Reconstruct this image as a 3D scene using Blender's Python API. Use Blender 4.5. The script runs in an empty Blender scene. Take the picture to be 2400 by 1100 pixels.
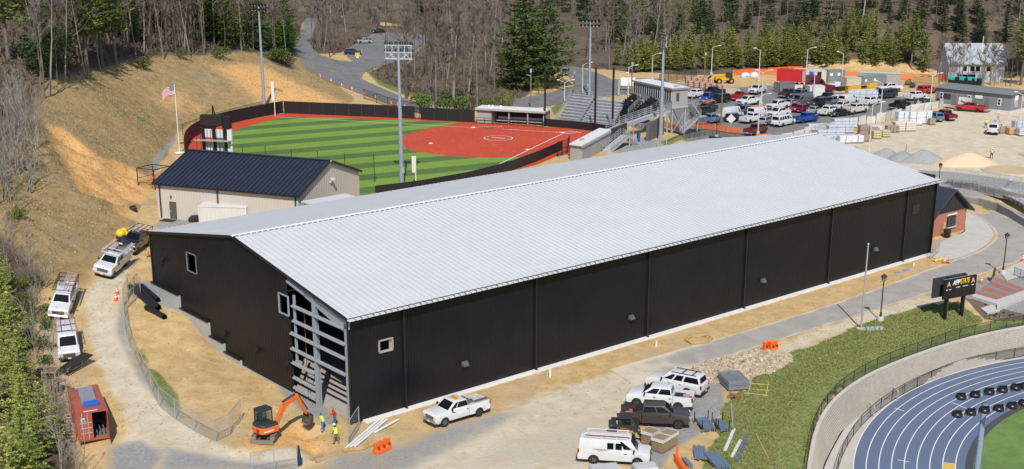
import bpy,bmesh,math,random
import numpy as np
from mathutils import Vector,Matrix
C = bpy.context.scene
COL = C.collection
R = math.radians
rng = random.Random(7)
# ---------------------------------------------------------------- camera
CAM = (-53.9512,-86.2474,42.4274); YAW = 0.874796; PITCH = -0.2979; FPX = 2959.852; SHIFT = 147.107
cd = bpy.data.cameras.new('camera'); cam = bpy.data.objects.new('camera',cd); COL.objects.link(cam)
cd.sensor_width = 36.0; cd.lens = FPX/2400*36; cd.shift_y = SHIFT/2400; cd.clip_start = 1; cd.clip_end = 3000
cam.location = CAM; cam.rotation_euler = (math.pi/2+PITCH,0.0,YAW-math.pi/2)
C.camera = cam
# ---------------------------------------------------------------- light
SUN_DIR = Vector((-0.61,-0.80,1.09)).normalized()
w = bpy.data.worlds.new('World'); C.world = w; w.use_nodes = True
nt = w.node_tree; nt.nodes.clear()
sky = nt.nodes.new('ShaderNodeTexSky'); sky.sky_type = 'NISHITA'; sky.sun_disc = False
sky.sun_elevation = math.asin(SUN_DIR.z); sky.sun_rotation = math.atan2(SUN_DIR.x,SUN_DIR.y)
sky.altitude = 900; sky.air_density = 1.0; sky.dust_density = 1.5
bg = nt.nodes.new('ShaderNodeBackground'); bg.inputs['Strength'].default_value = 0.11
wo = nt.nodes.new('ShaderNodeOutputWorld')
nt.links.new(sky.outputs[0],bg.inputs[0]); nt.links.new(bg.outputs[0],wo.inputs[0])
sd = bpy.data.lights.new('sun','SUN'); sd.energy = 4.0; sd.angle = R(0.53); sd.color = (1.0,0.95,0.87)
sun = bpy.data.objects.new('sun',sd); COL.objects.link(sun); sun.location = (-60,-80,110)
sun.rotation_euler = (-SUN_DIR).to_track_quat('-Z','Y').to_euler()
C.view_settings.view_transform = 'Standard'; C.view_settings.look = 'None'; C.view_settings.gamma = 1
C.view_settings.exposure = 0.18; C.view_settings.use_curve_mapping = False
C.render.engine = 'CYCLES'; C.cycles.max_bounces = 5; C.cycles.diffuse_bounces = 2; C.cycles.glossy_bounces = 2
C.cycles.transparent_max_bounces = 6; C.cycles.use_denoising = True; C.cycles.caustics_reflective = False; C.cycles.caustics_refractive = False
# ---------------------------------------------------------------- camera rays (pixel of the photograph -> point)
_c,_s = math.cos(YAW),math.sin(YAW); _cph,_sp = math.cos(PITCH),math.sin(PITCH)
FW = np.array((_cph*_c,_cph*_s,_sp)); RT = np.array((_s,-_c,0.0)); UP = np.cross(RT,FW); CP = np.array(CAM)
def ray(px,py):
    return FW + RT*((px-1200)/FPX) - UP*((py-550-SHIFT)/FPX)
def un(px,py,z=0.0):
    d = ray(px,py); return CP + d*((z-CAM[2])/d[2])
# ---------------------------------------------------------------- polygons
def inside(P,poly):
    x,y = P[...,0],P[...,1]; r = np.zeros(x.shape,bool); n = len(poly)
    for i in range(n):
        x0,y0 = poly[i][:2]; x1,y1 = poly[(i+1) % n][:2]
        if y0 == y1: continue
        c = ((y0 > y) != (y1 > y)) & (x < (x1-x0)*(y-y0)/(y1-y0)+x0); r ^= c
    return r
def sdist(P,poly):
    """signed distance to polygon, positive inside"""
    d = np.full(P.shape[:-1],1e9); n = len(poly)
    for i in range(n):
        a = np.array(poly[i][:2],float); b = np.array(poly[(i+1) % n][:2],float); e = b-a; L = max(e@e,1e-9)
        t = np.clip(((P[...,:2]-a)@e)/L,0,1); q = P[...,:2]-(a+t[...,None]*e)
        d = np.minimum(d,np.hypot(q[...,0],q[...,1]))
    return np.where(inside(P,poly),d,-d)
def sstep(a,b,x):
    t = np.clip((x-a)/(b-a),0,1); return t*t*(3-2*t)
# ---------------------------------------------------------------- terrain height
FIELD = [un(a,b,4.6)[:2] for a,b in ((420,352),(436,318),(520,280),(648,266),(800,270),(975,280),(1110,284),(1280,272),(1440,288),(1500,300),(1575,300),(1590,330),(1530,372),(1420,420))]
FIELD += [(46,46),(28,42),(15,52),(10,66),(22,74),(34,88)]
LOT = [un(a,b,2.0)[:2] for a,b in ((1625,330),(1590,285),(1600,230),(1620,195),(1700,178),(1900,165),(2080,168),(2200,180),(2420,190),(2600,240),(2600,420),(2330,420),(2200,400),(2050,400),(1900,350))]
PAD = [(-1.5,-40),(-6,-10),(-1,8),(-1,20),(1,24),(6,40),(95,40),(104,30),(112,12),(112,-8),(96,-14),(60,-14),(40,-20),(34,-40)]
_cp = []
def _px(z,*pts):
    for a,b in pts: p = un(a,b,z); _cp.append((p[0],p[1],z))
_cp += [(-.6,38.5,3.5),(-.6,35,2.95),(-.6,32,2.55),(-.6,28.5,1.7),(-.6,25.5,1.1),(-.6,22.5,.35),(-.6,19,-.15),(-.5,9,0),(0,-.5,0),(45,-8,0),(90,-8,0),(20,45,4.3),(45,45,4.5),(70,45,4.4),(90,42,3.2),(95,25,1.2),(104,22,.8)]
_px(0,(560,1085),(800,1060),(1000,1040),(1300,1085),(1450,900),(1700,880),(640,980),(760,1000),(1900,700),(2050,700),(2300,600),(2390,640),(2250,680))
_px(-.4,(1850,1050),(1800,1090),(1890,930),(2000,820),(2200,760),(2390,740))
_px(0,(500,1062)); _px(.3,(400,1000)); _px(1,(300,900)); _px(1.8,(235,810)); _px(2.3,(190,740)); _px(3.4,(250,640)); _px(4.1,(320,560)); _px(4.6,(370,500),(330,440),(372,390),(410,365))
_px(2.4,(312,745)); _px(1.2,(352,880)); _px(.3,(440,970)); _px(0,(530,1035)); _px(2.3,(400,760)); _px(1.1,(450,850)); _px(.2,(600,950)); _px(.6,(500,905))
_px(1.1,(140,940)); _px(-.5,(80,1060)); _px(-2,(0,1095)); _px(.5,(40,900)); _px(2.4,(60,800)); _px(2.6,(100,745))
_px(3.6,(212,655)); _px(4.4,(278,558)); _px(4.7,(300,480),(345,405),(385,345),(440,290)); _px(4.6,(560,268),(650,262),(760,255),(850,248),(980,270))
_px(5,(120,640)); _px(7,(60,590)); _px(6.5,(180,540)); _px(7.5,(120,500)); _px(8.6,(230,410)); _px(10,(60,470)); _px(11,(130,400)); _px(13.4,(112,290)); _px(12.5,(150,300)); _px(11.5,(60,380))
_px(15,(210,200),(120,215)); _px(13,(300,175)); _px(12.2,(450,150)); _px(10.2,(590,138)); _px(8,(680,160)); _px(5.8,(720,180)); _px(5.2,(770,200)); _px(4.6,(850,228)); _px(4.4,(950,255))
_px(9.5,(300,260)); _px(8.6,(450,215)); _px(7.6,(600,195)); _px(6.2,(700,215)); _px(6.2,(380,310)); _px(7,(290,380)); _px(11.5,(200,270))
_px(5,(740,130)); _px(4.4,(850,125)); _px(4,(850,95)); _px(3.6,(1000,170)); _px(3.2,(1000,240)); _px(4.2,(1100,262)); _px(5.5,(700,80)); _px(6,(720,40))
_px(3.4,(1150,235)); _px(3,(1250,240)); _px(2.6,(1350,205)); _px(2.4,(1500,185)); _px(2.2,(1350,150)); _px(2,(1600,165),(1900,158),(2150,165),(2390,175),(2600,190))
_px(19,(0,60)); _px(22,(300,0)); _px(26,(0,0)); _px(15,(600,0)); _px(11,(900,0)); _px(9.5,(1200,0)); _px(7,(1450,60)); _px(11,(1600,0)); _px(5,(1700,110)); _px(9,(2000,90)); _px(15,(2000,0)); _px(8,(2200,95)); _px(17,(2300,0)); _px(20,(2500,0)); _px(5,(2400,130))
_cp += [(-100,-60,-4),(-60,-60,-3),(-30,-60,-1),(0,-80,-1),(-60,20,8),(-60,100,26),(0,160,24),(40,260,34),(150,400,48),(350,450,60),(450,250,60),(450,50,50),(320,60,20),(250,0,2),(160,-10,0),(130,-40,-1),(60,-130,-2),(-80,-120,-5)]
_cp += [(a*1.0,b*1.0,c) for a,b,c in ((700,700,110),(800,100,110),(200,800,110),(-300,300,70),(-300,-100,0),(300,-300,0))]
_A = np.array(_cp); NCTL = len(_A)
def _U(r2): return r2*np.log(r2+1e-9)*0.5
_K = _U(((_A[:,None,:2]-_A[None,:,:2])**2).sum(-1)) + np.eye(NCTL)*60.0
_P = np.c_[np.ones(NCTL),_A[:,:2]]
_W = np.linalg.solve(np.block([[_K,_P],[_P.T,np.zeros((3,3))]]),np.r_[_A[:,2],0,0,0])
TRACK_Z = -3.3
COPE = [un(a,b,-.35)[:2] for a,b in ((1893,1130),(1899,1080),(1910,1018),(1935,962),(1980,915),(2050,872),(2150,832),(2250,799),(2330,780),(2400,767),(2480,756))]
BOWL = COPE + [(110,-60),(90,-130),(20,-130)]
def hgt(P):
    P = np.asarray(P,float); sh = P.shape[:-1]; Q = P[...,:2].reshape(-1,2); out = np.empty(len(Q))
    for i in range(0,len(Q),20000):
        q = Q[i:i+20000]
        z = _U(((q[:,None]-_A[None,:,:2])**2).sum(-1))@_W[:NCTL] + _W[NCTL] + q@_W[NCTL+1:]
        for poly,zz,bl in ((FIELD,4.6,4.0),(LOT,2.0,9.0),(PAD,0.0,3.0)):
            m = sstep(-bl,0.0,sdist(q,poly)); z = z*(1-m)+zz*m
        out[i:i+20000] = z
    return out.reshape(sh)
def h1(x,y):
    return float(hgt(np.array([[x,y]]))[0])
def at(px,py,lo=60,hi=900):
    """where the sight line of a pixel meets the ground"""
    d = ray(px,py); t = np.linspace(lo,hi,420); P = CP+d*t[:,None]; f = P[:,2]-hgt(P)
    i = np.argmax(f < 0) if (f < 0).any() else len(t)-1
    a,b = t[max(i-1,0)],t[i]
    for _ in range(12):
        m = (a+b)/2; q = CP+d*m
        if q[2]-h1(q[0],q[1]) < 0: b = m
        else: a = m
    q = CP+d*b; return Vector((q[0],q[1],h1(q[0],q[1])))
def atz(px,py,z): return Vector(un(px,py,z))
# ---------------------------------------------------------------- mesh builder
class MB:
    def __init__(s): s.v = []; s.f = []; s.m = []; s.cur = 0
    def add(s,vs,fs):
        o = len(s.v); s.v += [tuple(map(float,q)) for q in vs]
        for f in fs: s.f.append(tuple(o+i for i in f)); s.m.append(s.cur)
        return s
    def hexa(s,p): return s.add(p,((3,2,1,0),(4,5,6,7),(0,1,5,4),(1,2,6,5),(2,3,7,6),(3,0,4,7)))
    def box(s,c,d,rz=0.0,M=None):
        x,y,z = d[0]/2,d[1]/2,d[2]/2; ps = [(-x,-y,-z),(x,-y,-z),(x,y,-z),(-x,y,-z),(-x,-y,z),(x,-y,z),(x,y,z),(-x,y,z)]
        cs,sn = math.cos(rz),math.sin(rz)
        if M is not None: ps = [M@Vector(q) for q in ps]
        else: ps = [(a*cs-b*sn,a*sn+b*cs,e) for a,b,e in ps]
        return s.hexa([(q[0]+c[0],q[1]+c[1],q[2]+c[2]) for q in ps])
    def bar(s,a,b,w,h=None,up=(0,0,1)):
        h = h or w; a = Vector(a); b = Vector(b); d = (b-a).normalized(); u = Vector(up)
        if abs(d.dot(u)) > .98: u = Vector((1,0,0))
        r = d.cross(u).normalized(); u = r.cross(d); r = r*(w/2); u = u*(h/2)
        return s.hexa([a-r-u,a+r-u,b+r-u,b-r-u,a-r+u,a+r+u,b+r+u,b-r+u])
    def tube(s,path,r,n=6,cap=True):
        path = [Vector(q) for q in path]; rs = r if isinstance(r,(list,tuple)) else [r]*len(path); o = len(s.v); k = len(path)
        u = None
        for i,q in enumerate(path):
            d = (path[min(i+1,k-1)]-path[max(i-1,0)]).normalized()
            if u is None: u = d.orthogonal().normalized()
            u = (u-d*u.dot(d)); u = u.normalized() if u.length > 1e-6 else d.orthogonal().normalized(); w = d.cross(u)
            for j in range(n):
                t = 2*math.pi*j/n; e = q+(u*math.cos(t)+w*math.sin(t))*rs[i]; s.v.append((e.x,e.y,e.z))
        for i in range(k-1):
            for j in range(n):
                a = o+i*n+j; b = o+i*n+(j+1) % n; s.f.append((a,b,b+n,a+n)); s.m.append(s.cur)
        if cap:
            s.f.append(tuple(o+j for j in range(n-1,-1,-1))); s.m.append(s.cur)
            s.f.append(tuple(o+(k-1)*n+j for j in range(n))); s.m.append(s.cur)
        return s
    def prism(s,poly,z0,z1):
        n = len(poly); vs = [(x,y,z0) for x,y in poly]+[(x,y,z1) for x,y in poly]
        return s.add(vs,[tuple(range(n-1,-1,-1)),tuple(range(n,2*n))]+[(i,(i+1) % n,(i+1) % n+n,i+n) for i in range(n)])
    def loft(s,rings,caps=True):
        o = len(s.v); n = len(rings[0])
        for r in rings: s.v += [tuple(map(float,q)) for q in r]
        for i in range(len(rings)-1):
            for j in range(n):
                a = o+i*n+j; b = o+i*n+(j+1) % n; s.f.append((a,b,b+n,a+n)); s.m.append(s.cur)
        if caps:
            s.f.append(tuple(o+j for j in range(n-1,-1,-1))); s.m.append(s.cur)
            s.f.append(tuple(o+(len(rings)-1)*n+j for j in range(n))); s.m.append(s.cur)
        return s
    def lathe(s,prof,c=(0,0,0),n=12,axis='z'):
        rings = []
        for r,z in prof:
            ring = []
            for j in range(n):
                t = 2*math.pi*j/n; a,b = r*math.cos(t),r*math.sin(t)
                ring.append((c[0]+a,c[1]+b,c[2]+z) if axis == 'z' else ((c[0]+a,c[1]-z,c[2]+b) if axis == 'y' else (c[0]+z,c[1]+a,c[2]+b)))
            rings.append(ring)
        return s.loft(rings)
    def ball(s,c,r,n=8,k=5,sc=(1,1,1)):
        pr = []
        for i in range(k+1):
            t = math.pi*i/k; pr.append((max(r*math.sin(t),1e-3),-r*math.cos(t)))
        o = len(s.v); s.lathe(pr,(0,0,0),n)
        for i in range(o,len(s.v)): x,y,z = s.v[i]; s.v[i] = (x*sc[0]+c[0],y*sc[1]+c[1],z*sc[2]+c[2])
        return s
    def mesh(s,name,mats,smooth=False,bevel=0,seg=1):
        me = bpy.data.meshes.new(name); me.from_pydata(s.v,[],s.f)
        mats = mats if isinstance(mats,(list,tuple)) else [mats]
        for m in mats: me.materials.append(m)
        if len(mats) > 1: me.polygons.foreach_set('material_index',s.m)
        if bevel or True:
            bm = bmesh.new(); bm.from_mesh(me)
            if len(bm.faces) < 40000: bmesh.ops.recalc_face_normals(bm,faces=bm.faces)
            if bevel:
                es = [e for e in bm.edges if len(e.link_faces) == 2 and e.calc_face_angle(0) > .55]
                bmesh.ops.bevel(bm,geom=es,offset=bevel,segments=seg,affect='EDGES',profile=.6,clamp_overlap=True)
            bm.to_mesh(me); bm.free()
        if smooth:
            me.polygons.foreach_set('use_smooth',[True]*len(me.polygons)); me.set_sharp_from_angle(angle=R(42))
        me.update(); return me
    def build(s,name,mats,parent=None,**k):
        return link(name,s.mesh(name,mats,**k),parent)
def link(name,me,parent=None,loc=None,rz=None):
    o = bpy.data.objects.new(name,me); COL.objects.link(o)
    if parent: o.parent = parent
    if loc is not None: o.location = loc
    if rz is not None: o.rotation_euler = (0,0,rz)
    return o
def tag(o,label=None,cat=None,group=None,kind=None):
    if label: o['label'] = label
    if cat: o['category'] = cat
    if group: o['group'] = group
    if kind: o['kind'] = kind
    return o
def thing(name,label,cat,loc=(0,0,0),rz=0.0,group=None):
    o = bpy.data.objects.new(name,None); COL.objects.link(o); o.empty_display_size = .2
    o.location = loc; o.rotation_euler = (0,0,rz); return tag(o,label,cat,group)
def struct(o): o['kind'] = 'structure'; return o
KIDS = {}
def kids(o): return [c for c in COL.objects if c.parent == o]
def copy_tree(o,ks=None,loc=None,rz=None,label=None,group=None):
    """a thing and copies of its parts and sub-parts"""
    c = o.copy(); COL.objects.link(c)
    if loc is not None: c.location = loc
    if rz is not None: c.rotation_euler = (c.rotation_euler[0],c.rotation_euler[1],rz)
    if label: c['label'] = label
    if group: c['group'] = group
    for ch in (ks if ks is not None else list(o.children)):
        d = ch.copy(); COL.objects.link(d); d.parent = c
        for g in ch.children:
            e = g.copy(); COL.objects.link(e); e.parent = d
    return c
# ---------------------------------------------------------------- materials
class NT:
    def __init__(s,name):
        s.mat = bpy.data.materials.new(name); s.mat.use_nodes = True; s.t = s.mat.node_tree; s.b = s.t.nodes['Principled BSDF']; s.out = s.t.nodes['Material Output']
    def n(s,typ,**k):
        nd = s.t.nodes.new(typ)
        for a,v in k.items():
            if a.startswith('i_'):
                key = a[2:]; key = int(key) if key.isdigit() else key.replace('_',' '); nd.inputs[key].default_value = v
            else: setattr(nd,a,v)
        return nd
    def l(s,a,b): s.t.links.new(a,b)
    def coord(s,kind='Object',scale=None):
        c = s.n('ShaderNodeTexCoord').outputs[kind]
        if scale is not None:
            m = s.n('ShaderNodeMapping'); m.inputs['Scale'].default_value = scale; s.l(c,m.inputs[0]); c = m.outputs[0]
        return c
    def pos(s,scale=None,rz=0):
        c = s.n('ShaderNodeNewGeometry').outputs['Position']
        if scale is not None:
            m = s.n('ShaderNodeMapping'); m.inputs['Scale'].default_value = scale; m.inputs['Rotation'].default_value = (0,0,rz); s.l(c,m.inputs[0]); c = m.outputs[0]
        return c
    def noise(s,vec,scale,detail=4,rough=.6,dist=0):
        nd = s.n('ShaderNodeTexNoise'); nd.inputs['Scale'].default_value = scale; nd.inputs['Detail'].default_value = detail; nd.inputs['Roughness'].default_value = rough; nd.inputs['Distortion'].default_value = dist
        if vec is not None: s.l(vec,nd.inputs['Vector'])
        return nd.outputs['Fac']
    def ramp(s,fac,stops,interp='LINEAR'):
        r = s.n('ShaderNodeValToRGB'); e = r.color_ramp; e.interpolation = interp
        while len(e.elements) < len(stops): e.elements.new(.5)
        for el,(p,c) in zip(e.elements,stops): el.position = p; el.color = (*c,1) if len(c) == 3 else c
        s.l(fac,r.inputs[0]); return r.outputs[0]
    def sm(s,fac,a,b):
        r = s.n('ShaderNodeMapRange',interpolation_type='SMOOTHSTEP'); r.inputs[1].default_value = a; r.inputs[2].default_value = b; s.l(fac,r.inputs[0]); return r.outputs[0]
    def mix(s,fac,a,b,mode='MIX'):
        m = s.n('ShaderNodeMix',data_type='RGBA',blend_type=mode)
        for key,v in ((0,fac),(6,a),(7,b)):
            if isinstance(v,(int,float)): m.inputs[key].default_value = v
            elif isinstance(v,tuple): m.inputs[key].default_value = (*v,1)
            else: s.l(v,m.inputs[key])
        return m.outputs[2]
    def math(s,op,a,b=None):
        m = s.n('ShaderNodeMath',operation=op)
        for i,v in enumerate((a,b)):
            if v is None: continue
            if isinstance(v,(int,float)): m.inputs[i].default_value = v
            else: s.l(v,m.inputs[i])
        return m.outputs[0]
    def attr(s,name,out='Color'): return s.n('ShaderNodeAttribute',attribute_name=name).outputs[out]
    def bump(s,hgt,dist=.02,strength=.6):
        b = s.n('ShaderNodeBump'); b.inputs['Distance'].default_value = dist; b.inputs['Strength'].default_value = strength; s.l(hgt,b.inputs['Height']); s.l(b.outputs[0],s.b.inputs['Normal'])
    def set(s,col=None,rough=.7,metal=0,spec=None):
        if col is not None:
            if isinstance(col,tuple): s.b.inputs['Base Color'].default_value = (*col,1)
            else: s.l(col,s.b.inputs['Base Color'])
        if isinstance(rough,(int,float)): s.b.inputs['Roughness'].default_value = rough
        else: s.l(rough,s.b.inputs['Roughness'])
        s.b.inputs['Metallic'].default_value = metal
        if spec is not None: s.b.inputs['Specular IOR Level'].default_value = spec
        return s.mat
_M = {}
def mat(name,col,rough=.6,metal=0.0,var=.12,scale=3.0,bump=0.0,coat=0.0,spec=None):
    """a plain surface with procedural wear: two noises vary the colour and the gloss"""
    if name in _M: return _M[name]
    t = NT(name); p = t.pos(); n1 = t.noise(p,scale,5,.65); n2 = t.noise(p,scale*.17,2,.5)
    f = t.math('ADD',t.math('MULTIPLY',n1,.6),t.math('MULTIPLY',n2,.4))
    lo = tuple(c*(1-var) for c in col); hi = tuple(min(1,c*(1+var)) for c in col)
    t.set(t.ramp(f,((.3,lo),(.7,hi))),t.math('ADD',t.math('MULTIPLY',n1,.16),rough-.08),metal,spec)
    if coat: t.b.inputs['Coat Weight'].default_value = coat; t.b.inputs['Coat Roughness'].default_value = .06
    if bump: t.bump(n1,bump)
    _M[name] = t.mat; return t.mat
# ================================================================ TERRAIN
def axis(spans,tail):
    out = []
    for a,b,s in spans: out += list(np.arange(a,b,s))
    v = spans[-1][1]; s = spans[-1][2]
    while v < tail: out.append(v); s *= 1.09; v += s
    out.append(tail); return np.array(out)
gx = axis(((-300,-120,15),(-120,-45,2.5),(-45,118,.7),(118,262,1.4)),900)
gy = axis(((-300,-130,12),(-130,-52,2.0),(-52,128,.7),(128,262,1.4)),900)
GX,GY = np.meshgrid(gx,gy,indexing='ij'); GP = np.stack([GX,GY],-1); GZ = hgt(GP); HGRID = GZ
def hgt(P):
    """height of the terrain grid (bilinear)"""
    P = np.asarray(P,float); x = np.clip(P[...,0],gx[0],gx[-1]-1e-6); y = np.clip(P[...,1],gy[0],gy[-1]-1e-6)
    i = np.searchsorted(gx,x,'right')-1; j = np.searchsorted(gy,y,'right')-1; u = (x-gx[i])/(gx[i+1]-gx[i]); v = (y-gy[j])/(gy[j+1]-gy[j])
    return HGRID[i,j]*(1-u)*(1-v)+HGRID[i+1,j]*u*(1-v)+HGRID[i,j+1]*(1-u)*v+HGRID[i+1,j+1]*u*v
def fbm(P,s,seed=0):
    r = np.random.RandomState(seed); z = 0
    for k in range(9):
        a = r.uniform(0,6.28); f = s*1.55**(k % 5)*r.uniform(.7,1.3); z = z+np.sin((P[...,0]*np.cos(a)+P[...,1]*np.sin(a))*f+r.uniform(0,6.28)+1.3*np.sin(P[...,1]*f*.6+k))/(1+.6*(k % 5))
    return z/4
def zone(pix,blur,z=None):
    poly = [tuple(at(a,b))[:2] if z is None else tuple(un(a,b,z)[:2]) for a,b in pix]
    q = np.array(poly); lo = q.min(0)-blur-3; hi = q.max(0)+blur+3
    m = (GP[...,0] > lo[0]) & (GP[...,0] < hi[0]) & (GP[...,1] > lo[1]) & (GP[...,1] < hi[1])
    out = np.zeros(GX.shape); s = GP[m]; out[m] = sstep(-blur,blur,sdist(s,poly)); return out
def mx(*a):
    r = a[0]
    for q in a[1:]: r = np.maximum(r,q)
    return r
HGRID = GZ.copy()
flat = mx(sstep(-1,1,sdist(GP,LOT)),sstep(-2,0,sdist(GP,FIELD)))
near = (GX > -70) & (GX < 200) & (GY > -60) & (GY < 210)
hillm = sstep(4.9,6.5,GZ)*near
dirtbank = zone(((300,700),(360,690),(560,860),(700,930),(560,1030),(440,985),(340,880)),2.0)
strip = zone(((840,1010),(1250,880),(1800,720),(2190,605),(2200,622),(1750,735),(1300,880),(900,1050)),1.2)
GZ += fbm(GP,1.3,1)*.16*mx(dirtbank,strip*.8)+fbm(GP,3.1,21)*.05*mx(dirtbank,strip)+fbm(GP,.55,2)*.35*hillm+fbm(GP,2.0,3)*.10*hillm
gul = zone(((100,280),(140,292),(215,350),(310,385),(352,420),(340,462),(270,470),(185,440),(140,360)),2.0)
GZ += -gul*(1.1+fbm(GP,.9,5)*.9+fbm(GP,2.6,9)*.25)
def dimple(px,py,r,d,ax=1.0):
    q = at(px,py); dd = np.hypot(GX-q.x,(GY-q.y)*ax); GZ[:] = GZ+d*np.exp(-(dd/r)**2)
dimple(722,1010,1.3,-.9); dimple(735,1040,1.2,-.8); dimple(757,1052,1.0,-.6); dimple(585,1050,1.4,.2); dimple(665,1058,1.4,.25); dimple(700,980,1.2,.25); dimple(770,1075,1.0,.2); [dimple(*q) for q in ((560,1055,.9,.25),(690,1062,.8,.3),(705,1030,.7,.25),(640,1070,.8,.2),(778,1040,.6,.2),(745,995,.6,.25))]
ruts = np.zeros(GX.shape)
for off in (-10,8,26):
    rp_ = [tuple(at(a+off*(1 if i < 5 else 1.4),b))[:2] for i,(a,b) in enumerate(((318,570),(262,640),(236,700),(238,770),(262,850),(310,930),(380,1000),(480,1055),(600,1090)))]
    m = near & (GX < 25); q = GP[m]; dmin = np.full(len(q),9.0)
    for a,b in zip(rp_,rp_[1:]):
        a = np.array(a); b = np.array(b); e = b-a; t = np.clip(((q-a)@e)/(e@e),0,1); dmin = np.minimum(dmin,np.hypot(*(q-a-t[:,None]*e).T))
    ruts[m] = np.maximum(ruts[m],1-sstep(.2,.75,dmin))
GZ -= .07*ruts
_bs = sdist(GP,BOWL)
INFLOOR = inside(GP,[(.7,.7),(87.6,.7),(87.6,37.6),(.7,37.6)])
GZT = GZ.copy(); HGRID = GZ.copy()
GZT[_bs > 0] = -14.0
GZT[INFLOOR] = np.minimum(GZT[INFLOOR],-.5)
# ---- soil masks
inpix = lambda *a: a
grass = mx(zone(((1745,905),(1775,875),(1845,832),(1911,812),(1973,783),(2026,760),(2103,738),(2164,718),(2240,712),(2310,745),(2260,772),(2120,820),(2000,880),(1920,960),(1890,1080),(1880,1130),(1640,1130),(1655,1060),(1690,1020),(1690,960)),.5,-.1),
    zone(((855,165),(870,160),(1000,215),(1010,240),(960,228),(890,200)),1.2),zone(((738,118),(770,138),(830,145),(838,147),(790,149),(740,130)),1.5),
    zone(((150,195),(205,172),(260,165),(215,188),(170,205)),1.6)*.9,zone(((215,255),(260,250),(272,280),(232,278)),2.5)*.55,zone(((300,262),(335,275),(370,298),(350,296),(318,280)),1.2)*.7,
    zone(((348,865),(372,870),(415,925),(425,965),(400,955),(365,905)),1.0),zone(((318,820),(335,815),(352,862),(340,862)),.8),zone(((250,480),(285,490),(290,520),(262,520)),1.8)*.5,zone(((2300,488),(2420,525),(2420,512),(2320,478)),.6),
    zone(((1548,332),(1580,320),(1650,325),(1640,338),(1560,345)),.8),zone(((1290,255),(1318,236),(1322,250),(1300,272)),1.0),zone(((985,225),(1120,232),(1200,260),(1130,266),(1000,260)),3)*.5)
gravel = mx(zone(((1585,862),(1690,888),(1700,960),(1650,1010),(1570,1060),(1545,1110),(1480,1110),(1520,1000),(1590,950)),1.0),zone(((690,1115),(800,1058),(930,1040),(1020,1000),(1160,962),(1250,960),(1150,1020),(1000,1090),(960,1115)),1.8)*.62,zone(((1000,1115),(1150,1020),(1400,960),(1480,1000),(1460,1115)),3)*.40,zone(((300,690),(330,660),(420,690),(440,740),(380,720)),.8)*.8,
    zone(((280,690),(300,720),(300,800),(360,900),(440,980),(420,985),(330,900),(270,780)),1.2)*.85,zone(((305,668),(350,655),(380,690),(330,700)),1.2)*.8,zone(((640,905),(690,915),(745,945),(800,990),(770,1000),(700,960)),.7)*.9,
    zone(((250,1045),(330,1030),(400,1060),(360,1110),(250,1110)),1.5)*.8,zone(((80,740),(130,740),(155,860),(185,960),(130,960),(90,850)),2.5)*.68,zone(((352,535),(400,505),(460,520),(400,540)),1.2)*.95,zone(((342,400),(372,355),(410,320),(416,326),(385,360),(362,405)),.6),zone(((380,1040),(560,1075),(700,1085),(690,1110),(360,1110)),1.5)*.7,
    zone(((2195,676),(2330,646),(2430,620),(2440,770),(2330,762),(2270,705)),.8)*.9,zone(((1420,402),(1445,345),(1500,325),(1570,330),(1530,370),(1480,400)),1.5)*.8,zone(((2050,395),(2220,402),(2440,430),(2440,450),(2220,430),(2120,415)),2.0,2.0))
pale = mx(zone(((420,1000),(520,1040),(560,1060),(760,1070),(700,1110),(300,1110),(250,1040),(330,1000)),2.0)*.7,zone(((960,1060),(1160,975),(1300,918),(1480,880),(1600,845),(1590,900),(1500,960),(1460,1120),(900,1120)),2.0)*1.0,zone(((1200,945),(1430,872),(1600,822),(1640,850),(1480,895),(1330,925)),1.0)*.8,zone(((1700,880),(1830,805),(2010,738),(2130,702),(2220,690),(2240,712),(2103,736),(1973,780),(1845,830),(1780,872)),.8)*.8,
    zone(((1900,345),(2050,300),(2200,258),(2430,240),(2430,440),(2200,410),(2060,390)),3.0,2.0)*.8,zone(((1760,205),(1860,190),(2100,210),(2200,240),(2100,222),(1900,212)),2.0,2.0)*.7,zone(((190,700),(255,620),(300,600),(290,700),(285,760),(330,890),(440,990),(520,1050),(420,1060),(300,1010),(235,870),(205,790)),1.2)*.72)
hillz = np.clip(sstep(4.66,4.9,GZ)*near*(sdist(GP,FIELD)<-1.5)+zone(((0,500),(120,480),(300,600),(200,700),(60,680)),4)*.7,0,1)
clay = mx(gul*1.0,zone(((240,440),(330,425),(345,470),(300,560),(280,520),(250,500)),2.5)*.6,zone(((255,140),(330,180),(380,225),(360,225),(300,180)),3)*.5,zone(((480,150),(620,150),(760,215),(830,248),(700,250),(600,240)),6)*.75,zone(((330,215),(420,190),(470,240),(520,265),(450,275),(380,260)),4)*.5,zone(((95,500),(140,470),(200,500),(180,560),(110,570)),4)*.4,zone(((205,640),(260,600),(280,610),(230,660)),.8)*.8,zone(((555,1030),(640,1005),(700,990),(760,1040),(740,1070),(600,1062)),1.2)*.95)
woods = sstep(-2,5,-sdist(GP,[tuple(at(a,b))[:2] for a,b in ((-200,700),(85,330),(110,250),(130,210),(205,180),(300,158),(450,136),(590,128),(640,128),(700,150),(720,60),(790,40),(1000,70),(1000,140),(1010,240),(1110,262),(1200,240),(1340,160),(1480,170),(1600,178),(1900,158),(2170,165),(2420,185),(2700,300),(2600,900),(1900,1200),(-100,1200),(190,1060),(110,900),(60,640))]))
woods = mx(woods,zone(((736,126),(800,124),(850,100),(890,80),(890,40),(760,40),(728,70),(718,100)),1.5),zone(((870,85),(1020,90),(1010,60),(880,60)),2),zone(((1000,66),(985,110),(980,122),(910,148),(866,172),(900,196),(985,222),(1015,240),(1090,262),(1190,258),(1250,210),(1200,90)),2.0),zone(((690,165),(690,120),(660,120),(600,126),(640,150)),2.0)*.8)*(GX > -200)*~((GX > 20) & (GY < 30))
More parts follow.
